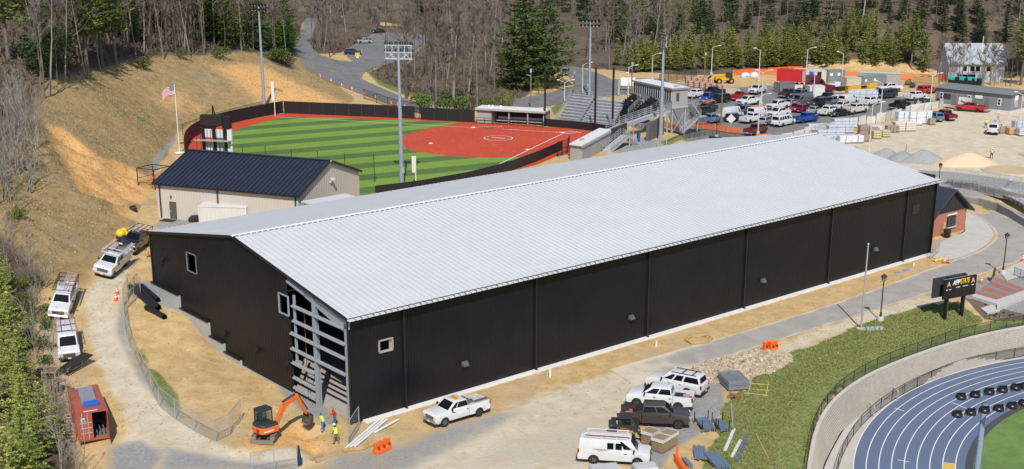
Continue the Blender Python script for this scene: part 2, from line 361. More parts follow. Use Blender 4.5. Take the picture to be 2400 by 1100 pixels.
wl = zone(((-60,1200),(200,1110),(170,960),(95,870),(80,760),(110,640),(20,560),(-80,500)),3); woods = np.maximum(woods,wl*.85)
pale = np.clip(pale+ruts*.45*(1-gravel),0,1)
layer = np.stack([grass,gravel,woods,np.ones_like(grass)],-1); layer2 = np.stack([hillz,clay,pale,np.ones_like(grass)],-1)
def grid_mesh(name,keep=None):
    nx,ny = GX.shape; idx = np.arange(nx*ny).reshape(nx,ny)
    q = np.stack([idx[:-1,:-1],idx[1:,:-1],idx[1:,1:],idx[:-1,1:]],-1).reshape(-1,4)
    me = bpy.data.meshes.new(name); me.vertices.add(nx*ny); me.vertices.foreach_set('co',np.stack([GX,GY,GZT],-1).reshape(-1))
    me.loops.add(q.size); me.loops.foreach_set('vertex_index',q.reshape(-1).astype(np.int32)); me.polygons.add(len(q))
    me.polygons.foreach_set('loop_start',np.arange(0,q.size,4,dtype=np.int32)); me.polygons.foreach_set('use_smooth',np.ones(len(q),bool))
    for nm,L in (('soil',layer),('soil2',layer2)):
        a = me.attributes.new(nm,'FLOAT_COLOR','POINT'); a.data.foreach_set('color',np.clip(L,0,1).reshape(-1).astype(np.float32))
    me.update(calc_edges=True); me.validate(); return me
def ground_material():
    t = NT('ground_soil'); p = t.pos()
    big = t.noise(p,.09,4,.6); mid = t.noise(p,.55,5,.65,.6); fine = t.noise(p,3.2,6,.7); grit = t.noise(p,14.0,3,.7)
    s1 = t.n('ShaderNodeSeparateColor'); t.l(t.attr('soil'),s1.inputs[0]); s2 = t.n('ShaderNodeSeparateColor'); t.l(t.attr('soil2'),s2.inputs[0])
    def mask(sock,amp=.9,soft=.16):
        n = t.math('ADD',t.math('MULTIPLY',mid,.6),t.math('MULTIPLY',fine,.4))
        return t.sm(t.math('ADD',sock,t.math('MULTIPLY',t.math('SUBTRACT',n,.5),amp)),.5-soft,.5+soft)
    dirt = t.mix(t.sm(mid,.3,.72),(.47,.315,.135),(.63,.46,.235))
    dirt = t.mix(t.math('MULTIPLY',t.sm(big,.5,.66),.6),dirt,(.48,.37,.23)); dirt = t.mix(t.math('MULTIPLY',t.sm(fine,.5,.75),.45),dirt,(.30,.20,.095)); dirt = t.mix(t.math('MULTIPLY',t.sm(grit,.58,.7),.35),dirt,(.60,.50,.34))
    st = t.noise(t.pos((.9,.12,.9),R(-35)),1.6,5,.7); wv = t.noise(p,5.5,5,.75)
    hill = t.mix(t.sm(mid,.34,.68),(.25,.18,.085),(.385,.27,.135)); hill = t.mix(t.math('MULTIPLY',t.sm(st,.45,.7),.6),hill,(.42,.285,.135)); hill = t.mix(t.math('MULTIPLY',t.sm(wv,.5,.66),.35),hill,(.20,.165,.07)); hill = t.mix(t.math('MULTIPLY',t.sm(big,.5,.7),.4),hill,(.27,.23,.145))
    clay = t.mix(t.sm(fine,.3,.7),(.58,.31,.10),(.74,.46,.20)); clay = t.mix(t.math('MULTIPLY',t.sm(mid,.5,.7),.5),clay,(.56,.29,.17))
    pale = t.mix(t.sm(mid,.3,.7),(.52,.46,.345),(.64,.58,.46))
    grav = t.mix(t.sm(fine,.3,.7),(.25,.25,.25),(.38,.375,.36)); grav = t.mix(t.math('MULTIPLY',t.sm(grit,.45,.62),.55),grav,(.16,.165,.17)); grav = t.mix(t.math('MULTIPLY',t.sm(mid,.55,.75),.55),grav,(.44,.37,.25))
    gr = t.mix(t.sm(mid,.3,.68),(.11,.165,.04),(.21,.245,.085)); gr = t.mix(t.math('MULTIPLY',t.sm(wv,.5,.66),.5),gr,(.30,.265,.12)); gr = t.mix(t.math('MULTIPLY',t.sm(grit,.5,.7),.4),gr,(.05,.085,.02)); gr = t.mix(t.math('MULTIPLY',t.sm(big,.48,.64),.45),gr,(.23,.215,.09))
    lit = t.mix(t.sm(mid,.3,.7),(.085,.066,.048),(.16,.125,.092)); lit = t.mix(t.math('MULTIPLY',t.sm(wv,.5,.65),.6),lit,(.05,.045,.028)); lit = t.mix(t.math('MULTIPLY',t.sm(big,.5,.62),.5),lit,(.18,.135,.10))
    c = t.mix(mask(s2.outputs[0],.5),dirt,hill); c = t.mix(mask(s2.outputs[1],.8,.25),c,clay)
    c = t.mix(t.math('MULTIPLY',mask(s2.outputs[2],1.3,.3),.85),c,pale); c = t.mix(mask(s1.outputs[1],1.0,.22),c,grav)
    c = t.mix(mask(s1.outputs[0],1.0,.13),c,gr); c = t.mix(mask(s1.outputs[2],.9),c,lit)
    t.set(c,.95,0,.15); t.bump(t.math('ADD',t.math('MULTIPLY',fine,.7),t.math('MULTIPLY',grit,.3)),.22,.8)
    return t.mat
GROUND = ground_material()
_gm = grid_mesh('ground'); _gm.materials.append(GROUND); struct(link('ground',_gm))
# ---------------------------------------------------------------- draped sheets
def resample(pts,n):
    pts = np.asarray(pts,float); d = np.r_[0,np.cumsum(np.hypot(*(pts[1:]-pts[:-1])[:,:2].T))]; t = np.linspace(0,d[-1],n)
    return np.stack([np.interp(t,d,pts[:,k]) for k in range(pts.shape[1])],-1)
def smooth(pts,k=2):
    pts = np.asarray(pts,float)
    for _ in range(k):
        q = np.empty((2*len(pts),pts.shape[1])); q[0] = pts[0]; q[-1] = pts[-1]
        q[1:-1:2] = pts[:-1]*.75+pts[1:]*.25; q[2:-1:2] = pts[:-1]*.25+pts[1:]*.75; pts = q
    return pts
def ribbon(name,left,right,m,dz=.05,step=1.0,z=None,world=False,cross=6,sm_=2,lift=None):
    f = (lambda L: [tuple(at(a,b))[:2] if z is None else tuple(un(a,b,z)[:2]) for a,b in L])
    L = smooth(left if world else f(left),sm_); Rr = smooth(right if world else f(right),sm_)
    ln = max(np.hypot(*(L[1:]-L[:-1]).T).sum(),np.hypot(*(Rr[1:]-Rr[:-1]).T).sum()); n = max(3,int(ln/step)+1)
    L = resample(L,n); Rr = resample(Rr,n); k = cross; t = np.linspace(0,1,k+1)
    P = L[:,None]*(1-t[None,:,None])+Rr[:,None]*t[None,:,None]
    Z = (np.full(P.shape[:2],z) if (z is not None and lift is None) else hgt(P))+dz
    V = np.concatenate([P,Z[...,None]],-1).reshape(-1,3); F = []
    for i in range(n-1):
        for j in range(k):
            a = i*(k+1)+j; F.append((a,a+1,a+k+2,a+k+1))
    me = bpy.data.meshes.new(name); me.from_pydata([tuple(q) for q in V],[],F); me.materials.append(m)
    a = me.attributes.new('across','FLOAT','POINT'); a.data.foreach_set('value',np.tile(t,n).astype(np.float32))
    bm = bmesh.new(); bm.from_mesh(me); bmesh.ops.recalc_face_normals(bm,faces=bm.faces)
    if sum(f.normal.z for f in bm.faces) < 0: bmesh.ops.reverse_faces(bm,faces=bm.faces)
    bm.to_mesh(me); bm.free(); return struct(link(name,me))
def sheet(name,pts,m,z,world=True):
    me = bpy.data.meshes.new(name); P = [tuple(p[:2]) for p in pts]
    ar = sum(P[i][0]*P[(i+1) % len(P)][1]-P[(i+1) % len(P)][0]*P[i][1] for i in range(len(P)))
    if ar < 0: P = P[::-1]
    me.from_pydata([(x,y,z) for x,y in P],[],[tuple(range(len(P)))]); me.materials.append(m)
    return struct(link(name,me))
def asphalt(name,a,b,dust,dcol=(.42,.34,.22),worldfade=None):
    t = NT(name); p = t.pos(); mid = t.noise(p,.35,5,.65,.5); fine = t.noise(p,6,5,.7); big = t.noise(p,.06,3)
    c = t.mix(t.sm(mid,.3,.7),a,b); c = t.mix(t.math('MULTIPLY',t.sm(fine,.5,.7),.25),c,tuple(x*.7 for x in a))
    ac = t.attr('across','Fac'); e = t.math('MULTIPLY',t.math('ABSOLUTE',t.math('SUBTRACT',ac,.5)),2.0)
    k = t.math('ADD',t.math('MULTIPLY',t.math('POWER',e,5),.75),t.math('MULTIPLY',t.math('SUBTRACT',mid,.5),.9))
    if worldfade:
        sx = t.n('ShaderNodeSeparateXYZ'); t.l(p,sx.inputs[0]); k = t.math('ADD',k,t.math('MULTIPLY',t.sm(sx.outputs[0],worldfade[1],worldfade[0]),.7))
    c = t.mix(t.math('MULTIPLY',t.sm(k,.45-dust,.75),.96),c,t.mix(t.sm(fine,.3,.7),dcol,tuple(x*1.1 for x in dcol)))
    t.set(c,.9,0,.2); t.bump(fine,.02); return t.mat
ASPH = asphalt('asphalt_dusty',(.30,.285,.26),(.37,.35,.315),.25,(.55,.49,.37),(22,44)); ASPH2 = asphalt('asphalt_old',(.15,.15,.152),(.20,.20,.20),.02,(.24,.21,.16)); ASPH3 = asphalt('asphalt_lot',(.165,.162,.155),(.21,.205,.195),.05,(.27,.25,.21))
CONC = mat('concrete',(.46,.435,.385),.9,var=.16,scale=.8,bump=.01); CONC2 = mat('pale_concrete',(.47,.455,.42),.9,var=.14,scale=.9)
ribbon('service_road',[(1429,866),(1613,814),(1750,776),(1889,734),(2050,680),(2170,634),(2262,602),(2318,578),(2338,552),(2320,528),(2285,505),(2258,488),(2200,480)],
       [(1490,906),(1640,860),(1812,801),(2011,740),(2118,706),(2195,682),(2310,640),(2400,610),(2450,570),(2410,530),(2360,508),(2290,480),(2220,470)],ASPH,.03,z=0.0)
ribbon('concrete_apron',[(2175,600),(2200,612),(2240,610),(2300,586),(2333,555),(2318,528),(2285,506),(2262,497)],[(2175,598),(2190,590),(2200,580),(2205,570),(2215,562),(2240,553),(2255,548),(2262,543)],CONC2,.06,z=0.0)
ribbon('footpath',[(2345,640),(2370,625),(2420,605)],[(2360,660),(2390,650),(2450,640)],CONC2,.07,z=0.0)
ribbon('hill_road',[(1012,276),(930,251),(840,218),(760,187),(705,155),(688,120),(690,90),(710,62),(738,42)],[(1030,262),(960,236),(895,206),(850,188),(780,143),(736,121),(722,96),(734,72),(756,48)],ASPH2,.10,1.2)
ribbon('side_lot',[(778,141),(838,147),(802,126),(838,100),(882,74)],[(846,190),(852,168),(915,150),(985,122),(1010,84)],ASPH2,.12,1.0,cross=14)
ribbon('access_road',[(1190,234),(1270,222),(1330,206),(1400,190),(1480,184),(1560,186)],[(1192,258),(1270,252),(1345,238),(1420,228),(1490,218),(1570,216)],ASPH2,.08,1.2,cross=10)
ribbon('access_road_branch',[(1350,204),(1330,178),(1322,160)],[(1440,190),(1400,172),(1345,156)],ASPH2,.10,1.2,cross=8)
ribbon('parking_lot',[(1540,190),(1620,198),(1740,206),(1800,197),(1900,218),(2010,218),(2100,226),(2190,238)],[(1590,345),(1700,345),(1800,338),(1900,318),(2000,289),(2080,273),(2140,263),(2190,250)],ASPH3,.03,z=2.0,cross=24,sm_=1)
# ---------------------------------------------------------------- ball field
def turf():
    t = NT('striped_turf'); p = t.pos(); sx = t.n('ShaderNodeSeparateXYZ'); t.l(p,sx.inputs[0]); d = R(-13.2)
    s = t.math('ADD',t.math('MULTIPLY',sx.outputs[0],-math.sin(d)),t.math('MULTIPLY',sx.outputs[1],math.cos(d)))
    fr = t.math('FRACT',t.math('MULTIPLY',t.math('SUBTRACT',206.0,s),1/8.46)); m = t.math('LESS_THAN',fr,.45)
    n = t.noise(p,2.5,4,.7); n2 = t.noise(p,.2,3)
    li = t.mix(t.sm(n,.3,.7),(.15,.25,.035),(.195,.305,.05)); dk = t.mix(t.sm(n,.3,.7),(.072,.13,.038),(.098,.168,.048))
    c = t.mix(m,li,dk); c = t.mix(t.math('MULTIPLY',t.sm(n2,.45,.7),.2),c,(.10,.17,.05)); t.set(c,.85,0,.2); return t.mat
FZ = 4.6
U = lambda pts,z=FZ: smooth([un(a,b,z)[:2] for a,b in pts],1)
RED = mat('red_clay_infield',(.47,.052,.018),.9,var=.12,scale=.6)
WHITE = mat('white_line_paint',(.72,.72,.70),.8,var=.06)
sheet('infield_clay',[un(a,b,FZ)[:2] for a,b in ((436,395),(432,345),(455,318),(500,299),(560,286),(640,270),(668,266),(760,270),(975,276),(1116,286),(1275,296),(1436,312),(1400,325),(1330,356),(1260,386),(1120,420),(950,446),(700,470))],RED,FZ+.04)
sheet('turf',U([(455,372),(480,345),(510,325),(545,308),(600,292),(650,279),(690,274),(760,277),(900,281),(1075,287),(1068,291),(1030,297),(985,306),(950,317),(931,330),(940,345),(978,357),(1040,366),(1120,371),(1190,371),(1255,368),(1315,352),(1290,366),(1230,390),(1130,414),(950,444),(820,462),(600,470),(480,440),(450,400)]),turf(),FZ+.07)
def line(name,a,b,wd=.12,m=WHITE,z=FZ+.085):
    a = np.array(un(*a,FZ)[:2]) if len(a) == 2 else np.array(a[:2]); b = np.array(un(*b,FZ)[:2]) if len(b) == 2 else np.array(b[:2]); n = (b-a)/np.linalg.norm(b-a); n = np.array([-n[1],n[0]])*wd/2
    return [(*(a-n),z),(*(b-n),z),(*(b+n),z),(*(a+n),z)]
lm = MB()
for a,b in (((1318,312),(645,275)),((1316,316),(1130,405)),((1120,297),(1173,299)),((1173,299),(1176,297)),((1115,301),(1215,306)),((1272,356),(1292,345)),((1292,345),(1306,346))): lm.add(line('',a,b,.16),((0,1,2,3),))
for a,b in (((1303,312),(1333,315)),((1333,315),(1363,312)),((1363,312),(1340,308)),((1340,308),(1303,312)),((1318,313.5),(1342,309.5)),((1331,314.5),(1352,310.5))): lm.add(line('',a,b,.14),((0,1,2,3),))
pc = un(1168,325,FZ)
def ringm(mb,c,r,wd,z,n=40,a0=0,a1=2*math.pi):
    vs = []
    for i in range(n+1):
        t = a0+(a1-a0)*i/n
        for rr in (r-wd/2,r+wd/2): vs.append((c[0]+rr*math.cos(t),c[1]+rr*math.sin(t),z))
    mb.add(vs,[(2*i,2*i+1,2*i+3,2*i+2) for i in range(n)])
ringm(lm,pc,2.44,.16,FZ+.085); lm.add(line('',(1152,324),(1184,325.5),.35),((0,1,2,3),))
q = un(1274,297,FZ); ringm(lm,q,.75,.14,FZ+.085,24)
struct(lm.build('field_markings',WHITE))
for a,b in ((1010,337.5),(1109.5,300),(1237,352),(1319,313)):
    q = un(a,b,FZ); mb = MB(); mb.box((0,0,.05),(.6,.6,.1),R(32)); o = mb.build('base_plate',WHITE,bevel=.02); o.location = (q[0],q[1],FZ+.045)
    tag(o,{1010:'white base plate in the middle of the red infield',1109.5:'white base plate near the far dugout foul line',1237:'white base plate nearest the long grey roof',1319:'white home plate between the batter boxes'}[a],'base')
# ---------------------------------------------------------------- running track
TC = (55.4,-62.1)
def arc_sheet(name,r0,r1,m,z,a0=R(60),a1=R(200),n=140):
    mb = MB(); vs = []
    for i in range(n+1):
        t = a0+(a1-a0)*i/n; vs += [(TC[0]+r0*math.cos(t),TC[1]+r0*math.sin(t),z),(TC[0]+r1*math.cos(t),TC[1]+r1*math.sin(t),z)]
    mb.add(vs,[(2*i,2*i+1,2*i+3,2*i+2) for i in range(n)]); return struct(mb.build(name,m))
TRACKM = mat('blue_grey_track',(.108,.142,.222),.85,var=.07,scale=.4); TURFIN = mat('infield_grass',(.125,.20,.05),.9,var=.3,scale=.9)
arc_sheet('track_surface',31.3,40.55,TRACKM,TRACK_Z); arc_sheet('track_infield',0.0,30.8,TURFIN,TRACK_Z+.02); arc_sheet('track_kerb',30.75,31.4,mat('dark_drain',(.06,.06,.065),.7),TRACK_Z+.03)
for k in range(9): arc_sheet('lane_line',32.2+k*1.045-.03,32.2+k*1.045+.05,WHITE,TRACK_Z+.012)
arc_sheet('track_apron',40.5,58.0,CONC,TRACK_Z-.012)
mm = MB()
for r,a in ((40.0,131.5),(37.0,121),(39.8,103),(36.2,95.5),(35.2,96)):
    t = R(a); c0 = (TC[0]+r*math.cos(t),TC[1]+r*math.sin(t)); c1 = (TC[0]+(r-1)*math.cos(t+.004),TC[1]+(r-1)*math.sin(t+.004)); nx,ny = -math.sin(t)*.05,math.cos(t)*.05
    mm.add([(c0[0]-nx,c0[1]-ny,TRACK_Z+.016),(c0[0]+nx,c0[1]+ny,TRACK_Z+.016),(c1[0]+nx,c1[1]+ny,TRACK_Z+.016),(c1[0]-nx,c1[1]-ny,TRACK_Z+.016)],((0,1,2,3),))
struct(mm.build('lane_mark',WHITE))
sheet('exchange_box',[un(a,b,TRACK_Z)[:2] for a,b in ((2212,1084),(2239,1087),(2237,1110),(2206,1110))],mat('yellow_paint',(.62,.40,.10),.8),TRACK_Z+.02)
# ================================================================ THE LONG BLACK HALL
BL,BW,BH,BR = 88.38,38.35,9.69,13.01
BLACK = mat('black_ribbed_steel',(.0075,.0088,.0118),.33,var=.35,scale=.22,spec=.34)
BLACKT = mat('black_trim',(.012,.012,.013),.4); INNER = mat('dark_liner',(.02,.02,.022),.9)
ROOFM = NT('bare_metal_roof'); _p = ROOFM.pos(); _n = ROOFM.noise(_p,.12,4); _n2 = ROOFM.noise(ROOFM.pos((1,.08,1)),2.5,4)
_c = ROOFM.mix(ROOFM.sm(_n,.3,.7),(.535,.548,.565),(.56,.573,.588)); _c = ROOFM.mix(ROOFM.math('MULTIPLY',ROOFM.sm(_n2,.5,.75),.12),_c,(.44,.45,.47)); ROOFM = ROOFM.set(_c,.5,0,.35)
TRIMW = mat('white_metal_trim',(.60,.61,.63),.5); GALV = mat('galvanised_steel',(.42,.45,.48),.45,.35,var=.15); GREYP = mat('grey_primed_steel',(.30,.345,.385),.5,.1,var=.1)
FOUND = mat('cast_concrete',(.40,.395,.375),.9,var=.14,scale=.9); SLABW = mat('white_footing',(.68,.67,.65),.85,var=.12,scale=1.2)
GLASSD = mat('dark_glass',(.006,.008,.011),.08,var=.0,spec=.22); RUB = mat('black_rubber',(.018,.018,.018),.85)
hall = thing('practice_hall','long black ribbed steel hall with a pale grey metal roof and one open corner','building')
def ribbed(mb,o,ux,uz,L,zbot,ztop,nrm,pitch=.30,dep=.035):
    """ribbed sheet from s=0..L; zbot/ztop give heights at s"""
    o = Vector(o); ux = Vector(ux); nrm = Vector(nrm); n = max(1,int(round(L/pitch))); st = []
    p = L/n
    for i in range(n):
        s = i*p; st += [(s,0),(s+p*.62,0),(s+p*.70,dep),(s+p*.92,dep)]
    st.append((L,0)); vs = [];
    for s,d in st:
        a = o+ux*s+nrm*d; vs += [(a.x,a.y,zbot(s)),(a.x,a.y,ztop(s))]
    mb.add(vs,[(2*i,2*i+2,2*i+3,2*i+1) for i in range(len(st)-1)])
def roofz(y): return BH+(BR-BH)*(1-abs(y-BW/2)/(BW/2))
DS = [5.712+15.24*i for i in range(6)]
cuts = [0]+DS+[BL]
for i in range(len(cuts)-1):
    a,b = cuts[i],cuts[i+1]; mb = MB()
    if i == 0:
        for s0,s1,z0,z1 in ((0,3.1,.02,BH),(3.1,4.5,.02,5.88),(3.1,4.5,6.92,BH),(4.5,b,.02,BH)):
            ribbed(mb,(s0,0,0),(1,0,0),0,s1-s0,lambda s: z0,lambda s: z1,(0,-1,0))
    else: ribbed(mb,(a,0,0),(1,0,0),0,b-a,lambda s: .02,lambda s: BH,(0,-1,0))
    mb.build('wall_bay',BLACK,hall)
def gable_wall(y0,y1,zb,x=0.0,nx=-1,zt=None):
    mb = MB(); ribbed(mb,(x,y0,0),(0,1,0),0,y1-y0,zb if callable(zb) else (lambda s: zb),zt or (lambda s: roofz(y0+s)-.02),(nx,0,0)); return mb
mb = gable_wall(9.7,11.14,.03,zt=lambda s: 7.46); mb2 = gable_wall(9.7,11.14,9.3); mb.add(mb2.v,mb2.f); mb.build('gable_sheet',BLACK,hall)
for y0,y1,zb in ((11.14,19.2,.03),(19.2,22.5,.63),(22.5,25.55,1.48)): gable_wall(y0,y1,zb).build('gable_sheet',BLACK,hall)
mb = gable_wall(25.55,27.6,2.88); mb2 = gable_wall(27.6,29.7,2.88,zt=lambda s: 7.38); mb3 = gable_wall(27.6,29.7,9.33); mb4 = gable_wall(29.7,31.97,2.88)
for q in (mb2,mb3,mb4): mb.add(q.v,q.f)
mb.build('gable_sheet',BLACK,hall); gable_wall(31.97,BW,4.2).build('gable_sheet',BLACK,hall)
gable_wall(0,BW,0.0,BL,1).build('gable_sheet',BLACK,hall)
mb = MB(); ribbed(mb,(0,BW,0),(1,0,0),0,BL,lambda s: 3.9,lambda s: BH,(0,1,0)); mb.build('rear_wall',BLACK,hall)
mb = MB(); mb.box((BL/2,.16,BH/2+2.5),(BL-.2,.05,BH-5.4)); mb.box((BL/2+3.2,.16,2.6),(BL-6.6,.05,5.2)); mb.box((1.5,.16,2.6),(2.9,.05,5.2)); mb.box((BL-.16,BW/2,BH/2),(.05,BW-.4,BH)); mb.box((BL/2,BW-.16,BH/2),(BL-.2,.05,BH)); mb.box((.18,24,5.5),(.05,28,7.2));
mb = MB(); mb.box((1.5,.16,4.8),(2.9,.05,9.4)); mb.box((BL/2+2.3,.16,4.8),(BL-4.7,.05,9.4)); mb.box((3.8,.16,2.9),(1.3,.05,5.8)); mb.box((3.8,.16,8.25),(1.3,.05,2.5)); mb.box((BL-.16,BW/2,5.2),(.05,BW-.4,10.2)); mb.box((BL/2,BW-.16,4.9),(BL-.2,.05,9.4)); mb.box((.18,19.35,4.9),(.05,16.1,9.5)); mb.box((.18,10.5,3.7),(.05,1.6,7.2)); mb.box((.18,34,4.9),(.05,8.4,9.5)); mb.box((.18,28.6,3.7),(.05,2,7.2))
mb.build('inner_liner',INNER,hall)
mb = MB(); mb.add([(.2,.2,-.02),(BL-.2,.2,-.02),(BL-.2,BW-.2,-.02),(.2,BW-.2,-.02)],((0,1,2,3),)); mb.build('gravel_floor',mat('interior_gravel',(.36,.34,.30),.95,var=.2,scale=.8,bump=.03),hall)
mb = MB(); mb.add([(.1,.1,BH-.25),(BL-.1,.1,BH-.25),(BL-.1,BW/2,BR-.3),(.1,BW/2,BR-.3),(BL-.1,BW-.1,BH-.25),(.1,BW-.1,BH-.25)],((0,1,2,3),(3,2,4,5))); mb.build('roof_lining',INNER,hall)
NP = 145; pw = (BL+.5)/NP; OV = .38
sl = MB(); sl.add([(-.2,-OV,BH+.0),(BL+.2,-OV,BH+.0),(BL+.2,BW/2,BR-.02),(-.2,BW/2,BR-.02),(BL+.2,BW+OV,BH),(-.2,BW+OV,BH)],((0,1,2,3),(3,2,4,5)))
roof = sl.build('roof',ROOFM,hall)
lx = BW/2+OV; rz_ = BR-BH+.06; zl = BH-.0
SEAM_SHADE = mat('shaded_seam_metal',(.42,.435,.455),.55)  # roof metal toned down: the seams' shadow side painted into their colour
def pan(sign):
    m = MB(); y0,y1 = (-OV-.06,BW/2-.10) if sign < 0 else (BW+OV+.06,BW/2+.10); z0,z1 = BH+.03,BR+.05
    g = .012
    prof = ((g,0),(pw*.5,.004),(pw-.12,0),(pw-.10,.04),(pw-g,.04))
    vs = []
    for x,d in prof: vs += [(x,y0,z0+d),(x,y1,z1+d)]
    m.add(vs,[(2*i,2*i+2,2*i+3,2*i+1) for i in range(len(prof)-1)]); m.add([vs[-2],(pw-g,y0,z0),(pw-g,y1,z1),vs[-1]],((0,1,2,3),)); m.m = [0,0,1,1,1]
    return m.mesh('roof_panel',[ROOFM,SEAM_SHADE])
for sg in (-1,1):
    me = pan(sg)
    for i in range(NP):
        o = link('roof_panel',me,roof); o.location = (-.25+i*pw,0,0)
rc = MB(); rc.hexa([(-.3,BW/2-.28,BR+.02),(BL+.3,BW/2-.28,BR+.02),(BL+.3,BW/2+.28,BR+.02),(-.3,BW/2+.28,BR+.02),(-.3,BW/2-.06,BR+.17),(BL+.3,BW/2-.06,BR+.17),(BL+.3,BW/2+.06,BR+.17),(-.3,BW/2+.06,BR+.17)]); rc.build('ridge_cap',TRIMW,hall)
cl = MB()
for i in range(NP): cl.box((-.25+(i+.5)*pw,BW/2-.33,BR+.05),(pw*.62,.06,.09))
cl.build('ridge_closure',mat('closure_grey',(.10,.10,.105),.7),hall)['kind'] = 'stuff'
MB().box((BL/2,-OV-.30,BH-.07),(BL+.5,.40,.10)).build('eave_gutter',TRIMW,hall); MB().box((BL/2,-OV+.16,BH-.17),(BL+.3,.36,.18)).build('eave_fascia',BLACKT,hall); MB().box((BL/2,BW+OV-.02,BH-.12),(BL+.4,.22,.16)).build('eave_fascia',BLACKT,hall)
tabs = MB()
for i in range(NP): tabs.box((-.25+(i+.97)*pw,-OV-.33,BH-.03+.02*(i % 2)),(.06,.42,.07+.05*(i % 2))); tabs.box((-.25+(i+.45)*pw,-OV-.09,BH+.035),(pw*.55,.05,.045))
tabs.build('gutter_bracket',mat('bracket_grey',(.09,.095,.10),.6),hall)['kind'] = 'stuff'
for x in (-.2,BL+.2):
    mb = MB(); mb.bar((x,-OV,BH-.06),(x,BW/2,BR-.04),.10,.26); mb.bar((x,BW/2,BR-.04),(x,BW+OV,BH-.06),.10,.26); mb.build('rake_trim',BLACKT,hall)
for x in DS+[BL-.15]:
    mb = MB(); mb.box((x,-.14,BH/2+.05),(.16,.15,BH-.4)); mb.box((x,-.26,.18),(.15,.3,.14)); mb.build('downspout',BLACKT,hall)
mb = MB(); mb.box((.02,-.05,BH/2),(.14,.10,BH-.1)); mb.build('corner_trim',BLACKT,hall); mb = MB(); mb.box((-.02,BW,6.8),(.14,.14,5.2)); mb.build('corner_trim',BLACKT,hall); mb = MB(); mb.box((BL,-.05,BH/2),(.14,.12,BH-.1)); mb.build('corner_trim',BLACKT,hall)
mb = MB(); mb.box((BL/2+.6,-.32,-.3),(BL-1.2,.70,.86)); mb.build('footing',SLABW,hall)
for y0,y1,zt,zb in ((31.97,BW+.3,4.16,1.5),(25.55,31.97,2.84,.2),(22.5,25.55,1.44,-.5),(19.2,22.5,.59,-.6)):
    mb = MB(); mb.box((.05,(y0+y1)/2,(zt+zb)/2),(.62,y1-y0-.02,zt-zb)); mb.build('foundation_wall',FOUND,hall)
    mb = MB(); mb.box((-.10,(y0+y1)/2,zt+.03),(.5,y1-y0,.07)); mb.build('sill_flashing',BLACKT,hall)
mb = MB(); mb.box((.0,14.4,-.05),(.34,9.5,.2)); mb.build('base_curb',mat('grey_concrete',(.30,.30,.29),.9),hall)
def frame(mb,y0,y1,z0,z1,x=-.05,w=.08,d=.13):
    for a,b in (((x,y0,z0),(x,y1,z0)),((x,y0,z1),(x,y1,z1)),((x,y0,z0),(x,y0,z1)),((x,y1,z0),(x,y1,z1))): mb.bar(a,b,d if abs(a[2]-b[2]) < .01 else w,w if abs(a[2]-b[2]) < .01 else d)
DKF = mat('dull_frame',(.17,.19,.21),.5,.1)
mb = MB(); frame(mb,27.6,29.7,7.38,9.33); mb.build('window_frame',DKF,hall)
mb = MB(); frame(mb,9.55,11.2,7.46,9.3,-.06,.09,.15); mb.build('window_frame',GREYP,hall)
mb = MB()
for c,d in (((3.1,-.02,6.4),(.10,.34,1.1)),((4.5,-.02,6.4),(.10,.34,1.1)),((3.8,-.02,5.88),(1.5,.34,.10)),((3.8,-.02,6.94),(1.5,.34,.08))): mb.box(c,d)
mb.box((4.40,.05,6.4),(.28,.1,.96)); mb.build('window_frame',mat('weathered_timber',(.36,.33,.27),.8),hall)
mb = MB(); mb.box((84.0,-.06,6.5),(1.35,.06,1.15))
for k in range(8): mb.box((84.0,-.11,6.0+k*.14),(1.3,.07,.05))
mb.build('wall_louver',mat('louver_grey',(.03,.035,.04),.5),hall)
def wallpack(c,nrm):
    m = MB(); c = Vector(c); n = Vector(nrm); s = Vector((n.y,-n.x,0)).normalized()
    a = [c-s*.32,c+s*.32]
    m.add([tuple(q) for q in (a[0]+Vector((0,0,-.18)),a[1]+Vector((0,0,-.18)),a[1]+n*.42+Vector((0,0,-.14)),a[0]+n*.42+Vector((0,0,-.14)),a[0]+Vector((0,0,.26)),a[1]+Vector((0,0,.26)),a[1]+n*.16+Vector((0,0,.24)),a[0]+n*.16+Vector((0,0,.24)))],((3,2,1,0),(4,5,6,7),(0,1,5,4),(1,2,6,5),(2,3,7,6),(3,0,4,7)))
    return m
WP = mat('lamp_housing',(.09,.095,.10),.45)
for x in (12.35,33.8,54.6,75.9): wallpack((x,-.04,2.7),(0,-1,0)).build('wall_lamp',WP,hall)
for y,z in ((15.75,2.6),(22.2,2.55),(9.95,2.9),(35.3,7.3)): wallpack((-.04,y,z),(-1,0,0)).build('wall_lamp',BLACKT,hall)
mb = MB(); mb.bar((.12,.22,-.2),(.12,.22,9.1),.36,.30); mb.bar((.12,.22,8.6),(.12,.22,9.45),.55,.30); mb.build('corner_column',GREYP,hall)
mb = MB(); mb.bar((.16,5.35,-.2),(.16,5.35,10.2),.42,.10); mb.bar((.02,5.35,-.2),(.02,5.35,10.2),.12,.42,(0,1,0)); mb.bar((.3,5.35,-.2),(.3,5.35,10.2),.12,.42,(0,1,0)); mb.build('bay_column',GREYP,hall)
mb = MB(); mb.hexa([(.05,.3,8.2),(.30,.3,8.2),(.30,9.7,10.65),(.05,9.7,10.65),(.05,.3,9.3),(.30,.3,9.3),(.30,9.7,11.05),(.05,9.7,11.05)]); mb.build('rafter',GREYP,hall)
mb = MB(); mb.bar((.1,8.75,3.0),(.1,8.75,9.6),.16,.2); mb.build('window_jamb',GREYP,hall)
